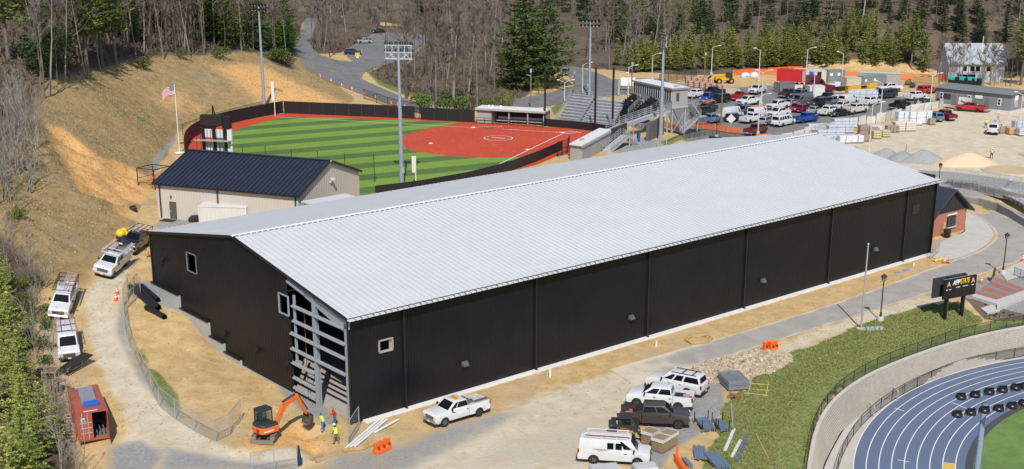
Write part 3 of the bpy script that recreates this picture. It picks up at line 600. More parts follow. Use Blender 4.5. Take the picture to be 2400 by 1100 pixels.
for z,y0,y1 in ((8.62,.4,9.0),(7.22,.4,9.0),(5.92,.4,9.5),(4.46,.4,9.5),(3.1,5.6,9.5),(1.68,5.6,9.4),(.72,5.6,9.4)):
    mb = MB(); mb.bar((-.04,y0,z),(-.04,y1,z),.20,.04); mb.bar((-.13,y0,z-.06),(-.13,y1,z-.06),.03,.13); mb.bar((.05,y0,z+.06),(.05,y1,z+.06),.03,.13); mb.build('girt',GALV,hall)
mb = MB(); mb.bar((-.05,6.7,10.2),(-.05,9.6,10.75),.18,.2); mb.build('girt',GALV,hall)
mb = MB(); mb.bar((.4,7.6,0),(.4,7.6,8.5),.05,.05); mb.build('conduit',mat('rust_pipe',(.25,.14,.10),.7),hall)
mb = MB(); mb.bar((-.02,.3,9.58),(-.02,9.9,11.22),.05,.22); mb.build('blue_wrap',mat('blue_wrap',(.03,.13,.35),.7),hall)
# ================================================================ TAN METAL BUILDING behind
TANW = mat('tan_wall_panel',(.52,.475,.42),.6,var=.04,scale=.2); NAVY = mat('dark_blue_roof',(.022,.028,.045),.42,var=.12,scale=.5,spec=.5)
shed = thing('metal_storage_building','tan metal building with a dark blue standing seam roof beside the ball field','building',(12.68,64.4,4.6),-1.06)
L,W_,H_,HR_ = 20.69,15.96,4.46,7.29
def tanwall(nm,o,ux,L,nrm,zt):
    mb = MB(); ribbed(mb,o,ux,0,L,lambda s: -.3,zt,nrm,.45,.025); return mb.build(nm,TANW,shed)
tanwall('front_wall',(0,0,0),(1,0,0),L,(0,-1,0),lambda s: H_); tanwall('rear_wall',(0,W_,0),(1,0,0),L,(0,1,0),lambda s: H_)
gz = lambda s: H_+(HR_-H_)*(1-abs(s-W_/2)/(W_/2))
def tangable(nm,x,nx):
    mb = MB()
    for a,b in ((0,W_/2),(W_/2,W_)): ribbed(mb,(x,a,0),(0,1,0),0,b-a,lambda s: -.3,lambda s: gz(a+s),(nx,0,0),.45,.025)
    return mb.build(nm,TANW,shed)
tangable('gable_wall',L,1); tangable('gable_wall',0,-1)
sr = MB(); sr.add([(-.25,-.35,H_-.02),(L+.25,-.35,H_-.02),(L+.25,W_/2,HR_+.03),(-.25,W_/2,HR_+.03),(L+.25,W_+.35,H_-.02),(-.25,W_+.35,H_-.02)],((0,1,2,3),(3,2,4,5))); srf = sr.build('roof',NAVY,shed)
n2 = 33; p2 = (L+.5)/n2
for sg in (0,1):
    m = MB(); ya,yb = (-.4,W_/2) if sg == 0 else (W_+.4,W_/2); vs = []
    for x,d in ((.01,.0),(p2*.3,0),(p2*.34,.02),(p2*.5,.02),(p2*.54,0),(p2-.14,0),(p2-.10,.10),(p2-.02,.10),(p2-.01,.0)): vs += [(x,ya,H_+.02+d),(x,yb,HR_+.07+d)]
    m.add(vs,[(2*i,2*i+2,2*i+3,2*i+1) for i in range(8)]); me = m.mesh('roof_panel',NAVY)
    for i in range(n2): link('roof_panel',me,srf).location = (-.25+i*p2,0,0)
mb = MB(); mb.box((L/2,-.42,H_-.05),(L+.6,.16,.16)); mb.build('eave_gutter',BLACKT,shed)
for x in (-.28,L+.28):
    mb = MB(); mb.bar((x,-.4,H_-.05),(x,W_/2,HR_+.05),.10,.28); mb.bar((x,W_/2,HR_+.05),(x,W_+.4,H_-.05),.10,.28); mb.build('rake_trim',BLACKT,shed)
mb = MB(); mb.bar((-.3,W_/2,HR_+.14),(L+.3,W_/2,HR_+.14),.5,.08); mb.build('ridge_cap',NAVY,shed)
mb = MB(); mb.box((-.26,W_/2,HR_+.02),(.1,.3,.2)); mb.box((L+.3,W_/2,HR_+.03),(.12,.3,.22)); mb.build('ridge_end',TRIMW,shed)
GREEN = mat('dark_green_pipe',(.012,.05,.042),.5)
for x in (.55,9.2,L-.35):
    mb = MB(); mb.box((x,-.12,H_/2-.15),(.14,.14,H_-.2)); mb.build('downspout',GREEN,shed)
mb = MB(); mb.box((2.35,-.04,1.1),(1.0,.09,2.25)); d_ = mb.build('door',mat('grey_brown_door',(.10,.085,.08),.5),shed)
mb = MB(); mb.box((2.0,-.12,1.0),(.08,.1,.2)); mb.build('handle',GALV,d_)
mb = MB(); mb.box((2.2,-.1,2.85),(.18,.2,.3)); mb.build('door_lamp',WP,shed)
mb = MB(); mb.box((L+.12,W_/2+.2,4.6),(.2,.5,.2)); mb.box((L+.42,W_/2+.2,4.95),(.5,.35,.3)); mb.build('flood_lamp',TRIMW,shed)
mb = MB(); mb.box((2.3,-1.2,.03),(1.9,1.2,.06)); o = mb.build('door_mat',RUB); o.location = shed.location; o.rotation_euler = shed.rotation_euler; tag(o,'black mat on the gravel outside the grey door of the tan building','mat')
pq = atz(765,474,8.9); lt = thing('lean_to','flat grey roofed lean-to peeping over the hall roof beside the tan building','shed',(pq.x,pq.y,4.5),0.05)
mb = MB(); mb.box((1.6,1.2,2.0),(6.0,3.0,4.1)); mb.build('wall',mat('brown_metal',(.10,.085,.075),.6),lt); mb = MB(); mb.box((1.6,1.2,4.2),(6.5,3.6,.14)); mb.build('roof',ROOFM,lt)
# ================================================================ BRICK BUILDING beyond the far gable
BRK = NT('red_brick'); _v = BRK.coord('Object'); _br = BRK.n('ShaderNodeTexBrick',i_Scale=1.0); _m = BRK.n('ShaderNodeMapping'); _m.inputs['Rotation'].default_value = (R(90),0,0); BRK.l(_v,_m.inputs[0]); BRK.l(_m.outputs[0],_br.inputs[0])
_br.inputs['Color1'].default_value = (.36,.105,.058,1); _br.inputs['Color2'].default_value = (.42,.13,.075,1); _br.inputs['Mortar'].default_value = (.36,.25,.2,1); _br.inputs['Brick Width'].default_value = .22; _br.inputs['Row Height'].default_value = .075; _br.inputs['Mortar Size'].default_value = .008; BRK = BRK.set(_br.outputs[0],.85)
bk = thing('brick_building','small red brick building with a black gable end behind the far corner of the hall','building',(95.25,4.45,0.0),-.05)
W_,H_,HR_ = 8.0,3.17,6.05; Lk = 12
mb = MB(); mb.box((W_/2,Lk/2,H_/2-.1),(W_,Lk,H_+.2)); mb.build('brick_wall',BRK,bk)
mb = MB(); mb.prism([(-.05,0),(W_+.05,0),(W_/2,HR_-H_)],0,.2); mb.v = [(x,-.12+z,H_+y+.0) for x,y,z in mb.v]; mb.build('gable',mat('charcoal_siding',(.022,.024,.028),.6),bk)
for k in range(20):
    pass
mb = MB()
for k in range(1,16):
    x = k*.5; zt = H_+(HR_-H_)*(1-abs(x-W_/2)/(W_/2)); mb.box((x,-.135,(H_+zt)/2),(.05,.04,zt-H_))
mb.build('siding_battens',mat('charcoal_batten',(.03,.032,.036),.6),bk)
for sx in (-1,1):
    mb = MB(); e = W_/2+sx*(W_/2+.7); ez = H_-.45
    mb.hexa([(e,-.8,ez),(e,Lk+.5,ez),(W_/2,Lk+.5,HR_+.06),(W_/2,-.8,HR_+.06),(e,-.8,ez+.2),(e,Lk+.5,ez+.2),(W_/2,Lk+.5,HR_+.28),(W_/2,-.8,HR_+.28)])
    for k in range(26):
        y = -.8+k*.52; mb.hexa([(e,y,ez+.2),(e,y+.05,ez+.2),(W_/2,y+.05,HR_+.28),(W_/2,y,HR_+.28),(e,y,ez+.27),(e,y+.05,ez+.27),(W_/2,y+.05,HR_+.35),(W_/2,y,HR_+.35)])
    mb.build('roof',mat('slate_blue_roof',(.035,.042,.055),.45),bk)
mb = MB(); mb.box((3.95,-.10,5.0),(1.2,.05,1.0))
for k in range(8): mb.box((3.95,-.16,4.58+k*.12),(1.15,.06,.05))
mb.build('gable_vent',mat('vent_grey',(.045,.05,.055),.5),bk)
mb = MB(); mb.box((4.55,-.02,1.75),(1.95,.12,1.6)); fr_ = mb.build('window',mat('dark_frame',(.02,.02,.02),.5),bk)
for x in (4.08,5.02):
    for z,hh in ((1.98,.95),(1.22,.42)): mb = MB(); mb.box((x,-.10,z),(.8,.03,hh)); mb.build('pane',mat('blue_grey_glass',(.03,.045,.055),.1),fr_)
mb = MB(); mb.box((4.55,-.1,.9),(2.15,.26,.12)); mb.build('sill',CONC2,bk); mb = MB(); mb.box((4.55,-.04,2.68),(2.2,.14,.18)); mb.build('lintel',mat('white_flash',(.7,.7,.68),.6),bk)
for c_,d_ in (((3.5,-.06,2.72),(.12,.16,.5)),((5.6,-.06,2.66),(.12,.16,.5)),((3.0,-.05,1.35),(.3,.12,.9))): MB().box(c_,d_).build('yellow_foam',mat('yellow_foam',(.55,.40,.10),.8),bk)
tb = MB(); tb.lathe([(.40,0),(.46,.1),(.48,1.0),(.5,1.05),(.44,1.1),(.3,1.15)],n=14); o = tb.build('bin',mat('black_plastic',(.015,.015,.016),.55),smooth=True); qq = atz(2219,556,.06); o.location = (qq.x,qq.y,.06); tag(o,'round black rubbish bin against the red brick wall','bin')
# ================================================================ VEHICLES
def paint(name,col,metal=0.0): return mat('paint_'+name,col,.32,metal,var=.05,scale=1.5,coat=.6)
P_WHITE = paint('white',(.62,.63,.64)); P_CREAM = paint('off_white',(.56,.54,.49)); P_BLACK = paint('black',(.012,.012,.014)); P_BROWN = paint('brown',(.075,.060,.052),.3); P_RED = paint('red',(.36,.012,.018)); P_MAROON = paint('maroon',(.14,.012,.022)); P_BLUE = paint('blue',(.012,.055,.33)); P_NAVY = paint('navy',(.015,.025,.07)); P_GREY = paint('grey',(.13,.14,.15),.3); P_DGREY = paint('dark_grey',(.045,.05,.055),.2); P_SILVER = paint('silver',(.36,.38,.40),.3); P_LBLUE = paint('pale_blue',(.12,.20,.30),.3); P_PLUM = paint('plum',(.115,.012,.03)); P_ORANGE = paint('orange',(.70,.13,.015)); P_YELLOW = paint('yellow',(.66,.36,.02))
PLAS = mat('black_trim_plastic',(.02,.02,.021),.6); CHROME = mat('chrome',(.55,.56,.58),.22,.8,var=.04); RIM = mat('alloy_rim',(.40,.41,.42),.35,.6); DRIM = mat('dark_rim',(.05,.05,.052),.45,.3); LAMPF = mat('headlamp',(.62,.64,.66),.15,var=.03); LAMPR = mat('tail_lamp',(.34,.012,.012),.25); AMBER = mat('amber_lamp',(.6,.22,.02),.3); CHAS = mat('underbody',(.012,.012,.012),.9); PLATE = mat('number_plate',(.55,.55,.52),.6)
def arc(cx,cz,r,a0,a1,n=7): return [(cx+r*math.cos(a0+(a1-a0)*i/n),cz+r*math.sin(a0+(a1-a0)*i/n)) for i in range(n+1)]
SPEC = {
 'crew': dict(L=5.9,W=2.02,wb=3.70,fo=.95,r=.40,gc=.42,zb=1.28,zh=1.18,xc=1.62,zr=1.93,xw=.78,xr=-.98,xrb=-1.12,win=(.50,),bed=True),
 'ext': dict(L=5.9,W=2.02,wb=3.70,fo=.95,r=.40,gc=.42,zb=1.28,zh=1.18,xc=1.62,zr=1.92,xw=.78,xr=-.45,xrb=-.58,win=(.36,),bed=True),
 'reg': dict(L=5.6,W=1.98,wb=3.45,fo=.95,r=.39,gc=.42,zb=1.26,zh=1.15,xc=1.45,zr=1.88,xw=.65,xr=-.12,xrb=-.22,win=(),bed=True),
 'hd': dict(L=6.3,W=2.05,wb=4.0,fo=1.0,r=.43,gc=.5,zb=1.42,zh=1.34,xc=1.72,zr=2.06,xw=.95,xr=-.88,xrb=-1.0,win=(.50,),bed=True),
 'util': dict(L=6.6,W=2.15,wb=4.2,fo=1.0,r=.43,gc=.5,zb=1.42,zh=1.36,xc=1.80,zr=2.08,xw=1.02,xr=-.30,xrb=-.42,win=(.36,),bed='util'),
 'suvl': dict(L=5.5,W=2.03,wb=3.20,fo=.95,r=.39,gc=.40,zb=1.22,zh=1.14,xc=1.42,zr=1.93,xw=.62,xr=-2.42,xrb=-2.62,win=(.30,.56),zt=1.2),
 'suv': dict(L=4.7,W=1.88,wb=2.75,fo=.92,r=.35,gc=.30,zb=1.05,zh=.98,xc=1.28,zr=1.70,xw=.42,xr=-1.85,xrb=-2.22,win=(.34,.66),zt=1.05),
 'mini': dict(L=5.1,W=1.95,wb=3.0,fo=.95,r=.34,gc=.26,zb=1.02,zh=.92,xc=1.62,zr=1.76,xw=.62,xr=-2.25,xrb=-2.46,win=(.36,.66),zt=1.02),
 'sedan': dict(L=4.85,W=1.84,wb=2.78,fo=.94,r=.33,gc=.24,zb=.95,zh=.86,xc=1.05,zr=1.46,xw=.30,xr=-.95,xrb=-1.62,win=(.5,),zt=.98),
 'van': dict(L=5.75,W=2.02,wb=3.5,fo=.95,r=.37,gc=.36,zb=1.20,zh=1.08,xc=1.95,zr=2.12,xw=1.28,xr=-2.72,xrb=-2.85,win=(.24,),zt=1.2,cargo=True),
 'vanp': dict(L=5.9,W=2.02,wb=3.5,fo=.95,r=.37,gc=.36,zb=1.22,zh=1.10,xc=2.05,zr=2.12,xw=1.42,xr=-2.78,xrb=-2.9,win=(.22,.42,.62,.8),zt=1.2),
 'vanh': dict(L=5.9,W=2.06,wb=3.6,fo=.95,r=.36,gc=.34,zb=1.20,zh=1.12,xc=2.1,zr=2.5,xw=1.25,xr=-2.75,xrb=-2.9,win=(.22,),zt=1.2,cargo=True),
}
_PROTO = {}
def slab(mb,q,nrm,t=.012,back=.012):
    n = Vector(nrm).normalized(); q = [Vector(a) for a in q]; mb.hexa([a-n*back for a in q]+[a+n*t for a in q])
def proto(kind):
    if kind in _PROTO: return _PROTO[kind]
    s = SPEC[kind]; L,W,wb,r,gc,zb = s['L'],s['W'],s['wb'],s['r'],s['gc'],s['zb']; hw = W/2
    xf = L/2-s['fo']; xr_ = xf-wb; ra = r+.075; bed = s.get('bed'); parts = []; F = L/2; B = -L/2; zt = s.get('zt',zb)
    def wf(z): return hw-.06*float(sstep(.8,zb,z))-.03*float(sstep(.65,.3,z))
    def arch(cx):
        a = math.asin(max(-1,min(1,(gc-r)/ra))); return arc(cx,r,ra,math.pi-a,a)
    def extr(poly,ya=None):
        m = MB(); n = len(poly); vs = [(x,-(wf(z)),z) for x,z in poly]+[(x,wf(z),z) for x,z in poly]
        m.add(vs,[tuple(range(n)),tuple(range(2*n-1,n-1,-1))]+[(i,i+n,(i+1) % n+n,(i+1) % n) for i in range(n)]); return m
    xs = s['xrb']-.02 if bed else B+.04
    poly = [(xs,gc)]
    if not bed: poly += arch(xr_)
    poly += arch(xf)+[(F-.16,gc-.02),(F-.03,gc+.14),(F,gc+.3),(F-.02,s['zh']-.10),(F-.16,s['zh']+.01),(F-.6,s['zh']+.045),(s['xc'],zb+.01)]
    if bed: poly += [(xs,zb+.01)]
    elif kind == 'sedan': poly += [(s['xrb'],zb),(B+.12,zt-.02),(B+.02,zt-.12),(B+.0,gc+.2)]
    else: poly += [(s['xrb'],zb+.01),(B+.03,zt),(B,gc+.25)]
    body = extr(poly)
    zr = s['zr']; b0,b1,t0,t1 = s['xrb'],s['xc'],s['xr'],s['xw']; yb = wf(zb)-.01; yt = hw*.76 if kind not in ('van','vanp','vanh') else hw*.86
    cab = MB(); cab.hexa([(b0,-yb,zb-.03),(b1,-yb*.96,zb-.03),(b1,yb*.96,zb-.03),(b0,yb,zb-.03),(t0,-yt,zr),(t1,-yt*.97,zr),(t1,yt*.97,zr),(t0,yt,zr)])
    me = body.mesh('body',P_WHITE,bevel=.035,seg=2,smooth=True); parts.append(('body',me,'paint',None))
    parts.append(('cabin',cab.mesh('cabin',P_WHITE,bevel=.075,seg=2,smooth=True),'paint',None))
    def side(u,v,sg):
        xb,xt = b0+(b1-b0)*u,t0+(t1-t0)*u; y0 = yb*(1-.04*u); y1 = yt*(1-.03*u); return (xb+(xt-xb)*v,sg*(y0+(y1-y0)*v),zb-.03+(zr-zb+.03)*v)
    def endf(u,v,front):
        x0,x1 = (b1,t1) if front else (b0,t0); ya,yb_ = (yb*.96,yt*.97) if front else (yb,yt); y = (ya+(yb_-ya)*v); return (x0+(x1-x0)*v,-y+2*y*u,zb-.03+(zr-zb+.03)*v)
    m = MB(); q = [endf(a,b,True) for a,b in ((.07,.10),(.93,.10),(.92,.90),(.08,.90))]; n = (Vector(q[1])-Vector(q[0])).cross(Vector(q[3])-Vector(q[0])); slab(m,q,n); parts.append(('windscreen',m.mesh('windscreen',GLASSD),None,None))
    if kind not in ('vanh',):
        m = MB(); q = [endf(a,b,False) for a,b in ((.10,.22),(.90,.22),(.89,.86),(.11,.86))]; n = -(Vector(q[1])-Vector(q[0])).cross(Vector(q[3])-Vector(q[0])); slab(m,q,n); parts.append(('rear_window',m.mesh('rear_window',GLASSD),None,None))
    u = [0]+sorted(1-w for w in s['win'])+[1]
    for sg in (-1,1):
        for i in range(len(u)-1):
            u0,u1 = u[i]+.025,u[i+1]-.02
            if s.get('cargo') and i == 0: continue
            if i == len(u)-2: u1 -= .055
            q = [side(u0,.20,sg),side(u1,.20,sg),side(u1-(.0 if i < len(u)-2 else .10),.87,sg),side(u0+(.02 if i == 0 else 0),.87,sg)]
            m = MB(); n = (Vector(q[1])-Vector(q[0])).cross(Vector(q[3])-Vector(q[0])); n = n if n.y*sg > 0 else -n; slab(m,q,n); parts.append(('side_window',m.mesh('side_window',GLASSD),None,None))
        for i in range(len(u)-1):
            if s.get('cargo') and i == 0: continue
            if kind in ('suvl','suv','mini','vanp') and i == 0: continue
            if kind == 'vanp' and i < len(u)-2: continue
            x0,x1 = b0+(b1-b0)*u[i]+.03,b0+(b1-b0)*u[i+1]-.03
            if i == len(u)-2: x1 = min(x1,xf-ra-.06)
            x0 = max(x0,xr_+ra*.75) if not bed else x0
            if x1-x0 < .4: continue
            zz = (gc+.10,.85,zb-.03); vs = []
            for t in (-.004,.010):
                for z in zz: vs += [(x0,sg*(wf(z)+t),z),(x1,sg*(wf(z)+t),z)]
            m = MB(); m.add(vs,((0,1,3,2),(2,3,5,4),(6,8,9,7),(8,10,11,9),(0,2,8,6),(2,4,10,8),(1,7,9,3),(3,9,11,5),(0,6,7,1),(4,5,11,10))); hd = MB(); hd.box((x0+.14,sg*(wf(zb-.2)+.03),zb-.2),(.2,.05,.05))
            parts.append(('door',m.mesh('door',P_WHITE),'paint',[('handle',hd.mesh('handle',PLAS),None)]))
        m = MB(); m.box((b1-.32,sg*(yb+.17),zb+.13),(.13,.22,.24)); parts.append(('mirror',m.mesh('mirror',PLAS,bevel=.03),None,None))
        m = MB(); m.box((F-.09,sg*(hw-.27),s['zh']-.19),(.22,.40,.20)); parts.append(('headlight',m.mesh('headlight',LAMPF,bevel=.03),None,None))
        m = MB(); zz = zb-.18 if bed else zt-.15; m.box((B+(.05 if bed else .06),sg*(hw-.11),zz),(.16,.16,.36 if kind != 'sedan' else .16)); parts.append(('tail_light',m.mesh('tail_light',LAMPR,bevel=.02),None,None))
    m = MB(); m.box((F-.02,0,(gc+s['zh'])/2+.04),(.09,W*.56,(s['zh']-gc)*.42)); gr = m.mesh('grille',PLAS,bevel=.03); m = MB()
    for k in (-1,1): m.box((F+.035,0,(gc+s['zh'])/2+.04+k*.075),(.03,W*.52,.04))
    parts.append(('grille',gr,None,[('grille_bar',m.mesh('grille_bar',CHROME),None)]))
    m = MB(); m.box((F-.03,0,gc+.10),(.24,W*.95,.22)); parts.append(('front_bumper',m.mesh('front_bumper',CHROME if bed else PLAS,bevel=.05),None,[('number_plate',MB().box((F+.10,0,gc+.1),(.02,.32,.15)).mesh('number_plate',PLATE),None)]))
    m = MB(); m.box((B+.0,0,gc+.12),(.22,W*.95,.2)); parts.append(('rear_bumper',m.mesh('rear_bumper',CHROME if bed else PLAS,bevel=.05),None,[('number_plate',MB().box((B-.12,0,gc+.17),(.02,.32,.15)).mesh('number_plate',PLATE),None)]))
    m = MB(); m.box(((F-.3+B+.3)/2,0,gc-.02),(L-.7,W*.62,.26)); m.box((xf,0,r+.12),(ra*2.0,W*.72,ra*1.5)); m.box((xr_,0,r+.1),(ra*2.0,W*.72,ra*1.3)); parts.append(('chassis',m.mesh('chassis',CHAS),None,None))
    if bed is True:
        x0,x1 = B+.06,s['xrb']-.05; m = MB()
        for sg in (-1,1):
            poly = [(x0,gc+.12)]+arch(xr_)+[(x1,gc+.02),(x1,zb+.02),(x0,zb+.02)]; n = len(poly); vs = [(x,sg*(wf(z)+.0),z) for x,z in poly]+[(x,sg*(wf(z)-.13),z) for x,z in poly]
            m.add(vs,[tuple(range(n)),tuple(range(2*n-1,n-1,-1))]+[(i,i+n,(i+1) % n+n,(i+1) % n) for i in range(n)])
        m.box((x1-.04,0,(zb+gc)/2+.12),(.07,W*.88,zb-gc-.22)); parts.append(('bed_side',m.mesh('bed_side',P_WHITE),'paint',None))
        m = MB(); m.box((B+.06,0,(zb+gc+.2)/2),(.10,W*.86,zb-gc-.2)); parts.append(('tailgate',m.mesh('tailgate',P_WHITE,bevel=.02),'paint',None))
        m = MB(); m.box(((x0+x1)/2,0,gc+.33),(x1-x0-.1,W*.86,.08))
        for sg in (-1,1): m.box((xr_,sg*hw*.72,gc+.48),(.9,.3,.3))
        parts.append(('bed_liner',m.mesh('bed_liner',PLAS),None,None))
    ty = MB(); ty.lathe([(r*.60,-.12),(r*.93,-.13),(r,-.09),(r,.09),(r*.93,.13),(r*.60,.12)],n=18,axis='y'); tm = ty.mesh('wheel',RUB,smooth=True)
    rim = MB(); rim.lathe([(r*.62,-.10),(r*.64,.10),(r*.58,.115),(r*.50,.085),(r*.2,.10),(.001,.11)],n=14,axis='y')
    for k in range(6):
        a = k*math.pi/3; rim.bar((r*.16*math.cos(a),-.105,r*.16*math.sin(a)),(r*.56*math.cos(a),-.105,r*.56*math.sin(a)),.07,.03,(0,1,0))
    rm = rim.mesh('rim',RIM,smooth=True); wl = []
    for x in (xf,xr_):
        for sg in (-1,1): wl.append((x,sg*(hw-.16),r,sg))
    _PROTO[kind] = (parts,tm,rm,wl,s,xf,xr_); return _PROTO[kind]
def build_vehicle(kind,pm,name,label,cat,group=None,dark_rim=False,small=False):
    parts,tm,rm,wl,s,xf,xr_ = proto(kind); root = thing(name,label,cat,group=group)
    for nm,me,role,subs in parts:
        if small and nm in ('chassis',) and False: continue
        o = link(nm,me,root)
        if role == 'paint': o.material_slots[0].link = 'OBJECT'; o.material_slots[0].material = pm
        for sn,sme,sr in (subs or ()): link(sn,sme,o)
    for x,y,z,sg in wl:
        o = link('wheel',tm,root); o.location = (x,y,z)
        if sg > 0: o.rotation_euler = (0,0,math.pi)
        q = link('rim',rm,o)
        if dark_rim: q.material_slots[0].link = 'OBJECT'; q.material_slots[0].material = DRIM
    return root
VEH = {}
def place(kind,pm,fpx,rpx,side,name,label,cat,group=None,z=None,**k):
    """stand a vehicle where its two visible wheels touch the ground"""
    s = SPEC[kind]; a = at(*fpx) if z is None else atz(*fpx,z); b = at(*rpx) if z is None else atz(*rpx,z); d = Vector((a.x-b.x,a.y-b.y,0)).normalized(); left = Vector((-d.y,d.x,0))
    mid = (a+b)/2-left*side*(s['W']/2-.16); xf = s['L']/2-s['fo']; off = xf-s['wb']/2
    c = mid-d*off; yaw = math.atan2(d.y,d.x); root = build_vehicle(kind,pm,name,label,cat,group,**k)
    if z is None:
        cf = c+d*xf; cr = c+d*(xf-s['wb']); zf,zr = h1(cf.x,cf.y),h1(cr.x,cr.y); pt = math.atan2(zf-zr,s['wb']); sl = c+left*.8; sr = c-left*.8; rl = math.atan2(h1(sl.x,sl.y)-h1(sr.x,sr.y),1.6)
        zc = zf-(zf-zr)*xf/s['wb']; root.location = (c.x,c.y,zc+.045); root.rotation_euler = (rl,-pt,yaw)
    else: root.location = (c.x,c.y,z+.035); root.rotation_euler = (0,0,yaw)
    return root
def ladder(L,w=.42,m=None,name='ladder',label='',group=None,rung=mat('ladder_rung',(.5,.5,.48),.5)):
    t = thing(name,label,'ladder',group=group); mb = MB()
    for s in (-1,1): mb.bar((-L/2,s*w/2,0),(L/2,s*w/2,0),.045,.09)
    mb.build('rail',m,t); mb = MB(); n = int(L/.3)
    for i in range(n): mb.bar((-L/2+.15+i*.3,-w/2,0),(-L/2+.15+i*.3,w/2,0),.035)
    mb.build('rungs',rung,t); return t
def on(o,root,loc,rz=0.0,ry=0.0):
    """stand o on a vehicle (kept top-level)"""
    M = Matrix.Translation(root.location) @ root.rotation_euler.to_matrix().to_4x4() @ Matrix.Translation(Vector(loc)) @ Matrix.Rotation(rz,4,'Z') @ Matrix.Rotation(ry,4,'Y'); o.matrix_world = M; return o
ORL = mat('orange_fibreglass',(.62,.10,.02),.5); ALU = mat('aluminium',(.55,.56,.57),.35,.5); RED_ = mat('red_rail',(.50,.06,.03),.5)
GRAVELG = 'vehicles parked on the gravel by the hall'
# ---- close vehicles
v = place('ext',P_WHITE,(1042,1001),(1121,977),1,'pickup_truck','white pickup with a steel toolbox in its bed parked along the black wall','pickup',dark_rim=False)
t = thing('toolbox','checker plate steel toolbox across the bed of the white pickup by the wall','toolbox'); MB().box((0,0,.22),(.55,1.75,.44)).build('case',ALU,t,bevel=.02); MB().box((0,0,.47),(.58,1.8,.06)).build('lid',CHROME,t); on(t,v,(-.95,0,1.02))
t = thing('side_toolbox','long steel side box on the bed rail of the white pickup by the wall','toolbox'); MB().box((0,0,.2),(1.6,.4,.4)).build('case',ALU,t,bevel=.02); MB().box((0,0,.42),(1.64,.44,.05)).build('lid',CHROME,t); on(t,v,(-2.0,.7,1.0))
tag(on(MB().box((0,0,.05),(.3,.8,.1)).build('light_bar',AMBER),v,(.3,0,1.93)),'amber light bar on the roof of the white pickup by the wall','beacon')
v = place('suvl',P_WHITE,(1531,914),(1615,931),1,'suv','white full size suv with black roof bars at the back of the parked row','suv')
mb = MB()
for y in (-.62,.62): mb.bar((-2.1,y,2.0),(.3,y,2.0),.05)
for x in (-1.7,-.7): mb.bar((x,-.65,2.03),(x,.65,2.03),.06)
mb.build('roof_rack',PLAS,v)
v = place('crew',P_WHITE,(1489,954),(1592,964),1,'pickup_truck','white crew cab pickup with an open loaded bed between the suv and the brown pickup','pickup')
for (c,d,m,l) in (((-2.0,.3,.92),(.5,.45,.4),P_BLUE,'blue cooler in the bed of the white crew cab pickup'),((-2.25,-.35,.9),(.6,.5,.35),mat('tan_canvas',(.42,.24,.14),.9),'tan canvas bag in the bed of the white crew cab pickup')): tag(on(MB().box((0,0,0),d).build('cargo_box',m,bevel=.06,seg=2),v,c),l,'cargo')
v = place('crew',P_BROWN,(1591,1006),(1486,1001),-1,'pickup_truck','brown crew cab pickup with a dark bed toolbox facing right','pickup')
MB().box((-1.32,0,1.34),(.5,1.85,.16)).build('bed_toolbox',PLAS,v,bevel=.03)
for y in (-.83,.83): MB().bar((-2.8,y,1.42),(-1.6,y,1.42),.05).build('bed_rail',PLAS,v)
tag(on(MB().box((0,0,0),(.35,.4,.3)).build('fuel_can',RED_,bevel=.06),v,(-2.1,.3,.96)),'red fuel can in the bed of the brown pickup','can')
tag(on(MB().box((0,0,0),(.7,.5,.32)).build('tool_bag',mat('grey_canvas',(.3,.28,.24),.9),bevel=.08),v,(-2.25,-.3,.95)),'grey tool bag in the bed of the brown pickup','bag')
v = place('van',P_WHITE,(1497,1094),(1388,1087),-1,'work_van','white work van with rusty pipes on its roof rack at the front of the row','van')
vm = v
mb = MB()
for x in (-2.2,-1.0,.2,1.0): mb.bar((x,-.88,2.26),(x,.88,2.26),.05); mb.bar((x,-.85,2.08),(x,-.85,2.26),.05); mb.bar((x,.85,2.08),(x,.85,2.26),.05)
for y in (-.85,.85): mb.bar((-2.3,y,2.28),(1.1,y,2.28),.05)
mb.build('roof_rack',TRIMW,v)
for u0,u1 in ((-.55,-.05),(.05,.55)):
    m = MB(); y = -.985; m.box((.25+u0*1.1+.1,y+.03,1.62),(.5,.05,.5)); m.build('side_window',GLASSD,v)
txt = MB();
for i,(yy,ln) in enumerate(((1.34,1.25),(1.22,.6))): txt.box((-1.0,-1.012,yy),(ln,.01,.045))
txt.build('faint_lettering',mat('grey_lettering',(.42,.42,.44),.6),v)
for i,(y,L_) in enumerate(((-.66,3.5),(-.52,3.6),(-.40,3.4),(-.28,3.6))):
    tag(on(MB().tube([(-L_/2,0,0),(L_/2,0,0)],.045,6).build('pipe',mat('rusty_pipe',(.24,.12,.085),.7) if i % 2 == 0 else ALU),v,(-.55,y,2.34)),('rusty' if i % 2 == 0 else 'silver')+' pipe on the roof rack of the white work van, '+('nearest the edge','second from the edge','third from the edge','innermost')[i],'pipe','pipes on the work van roof')
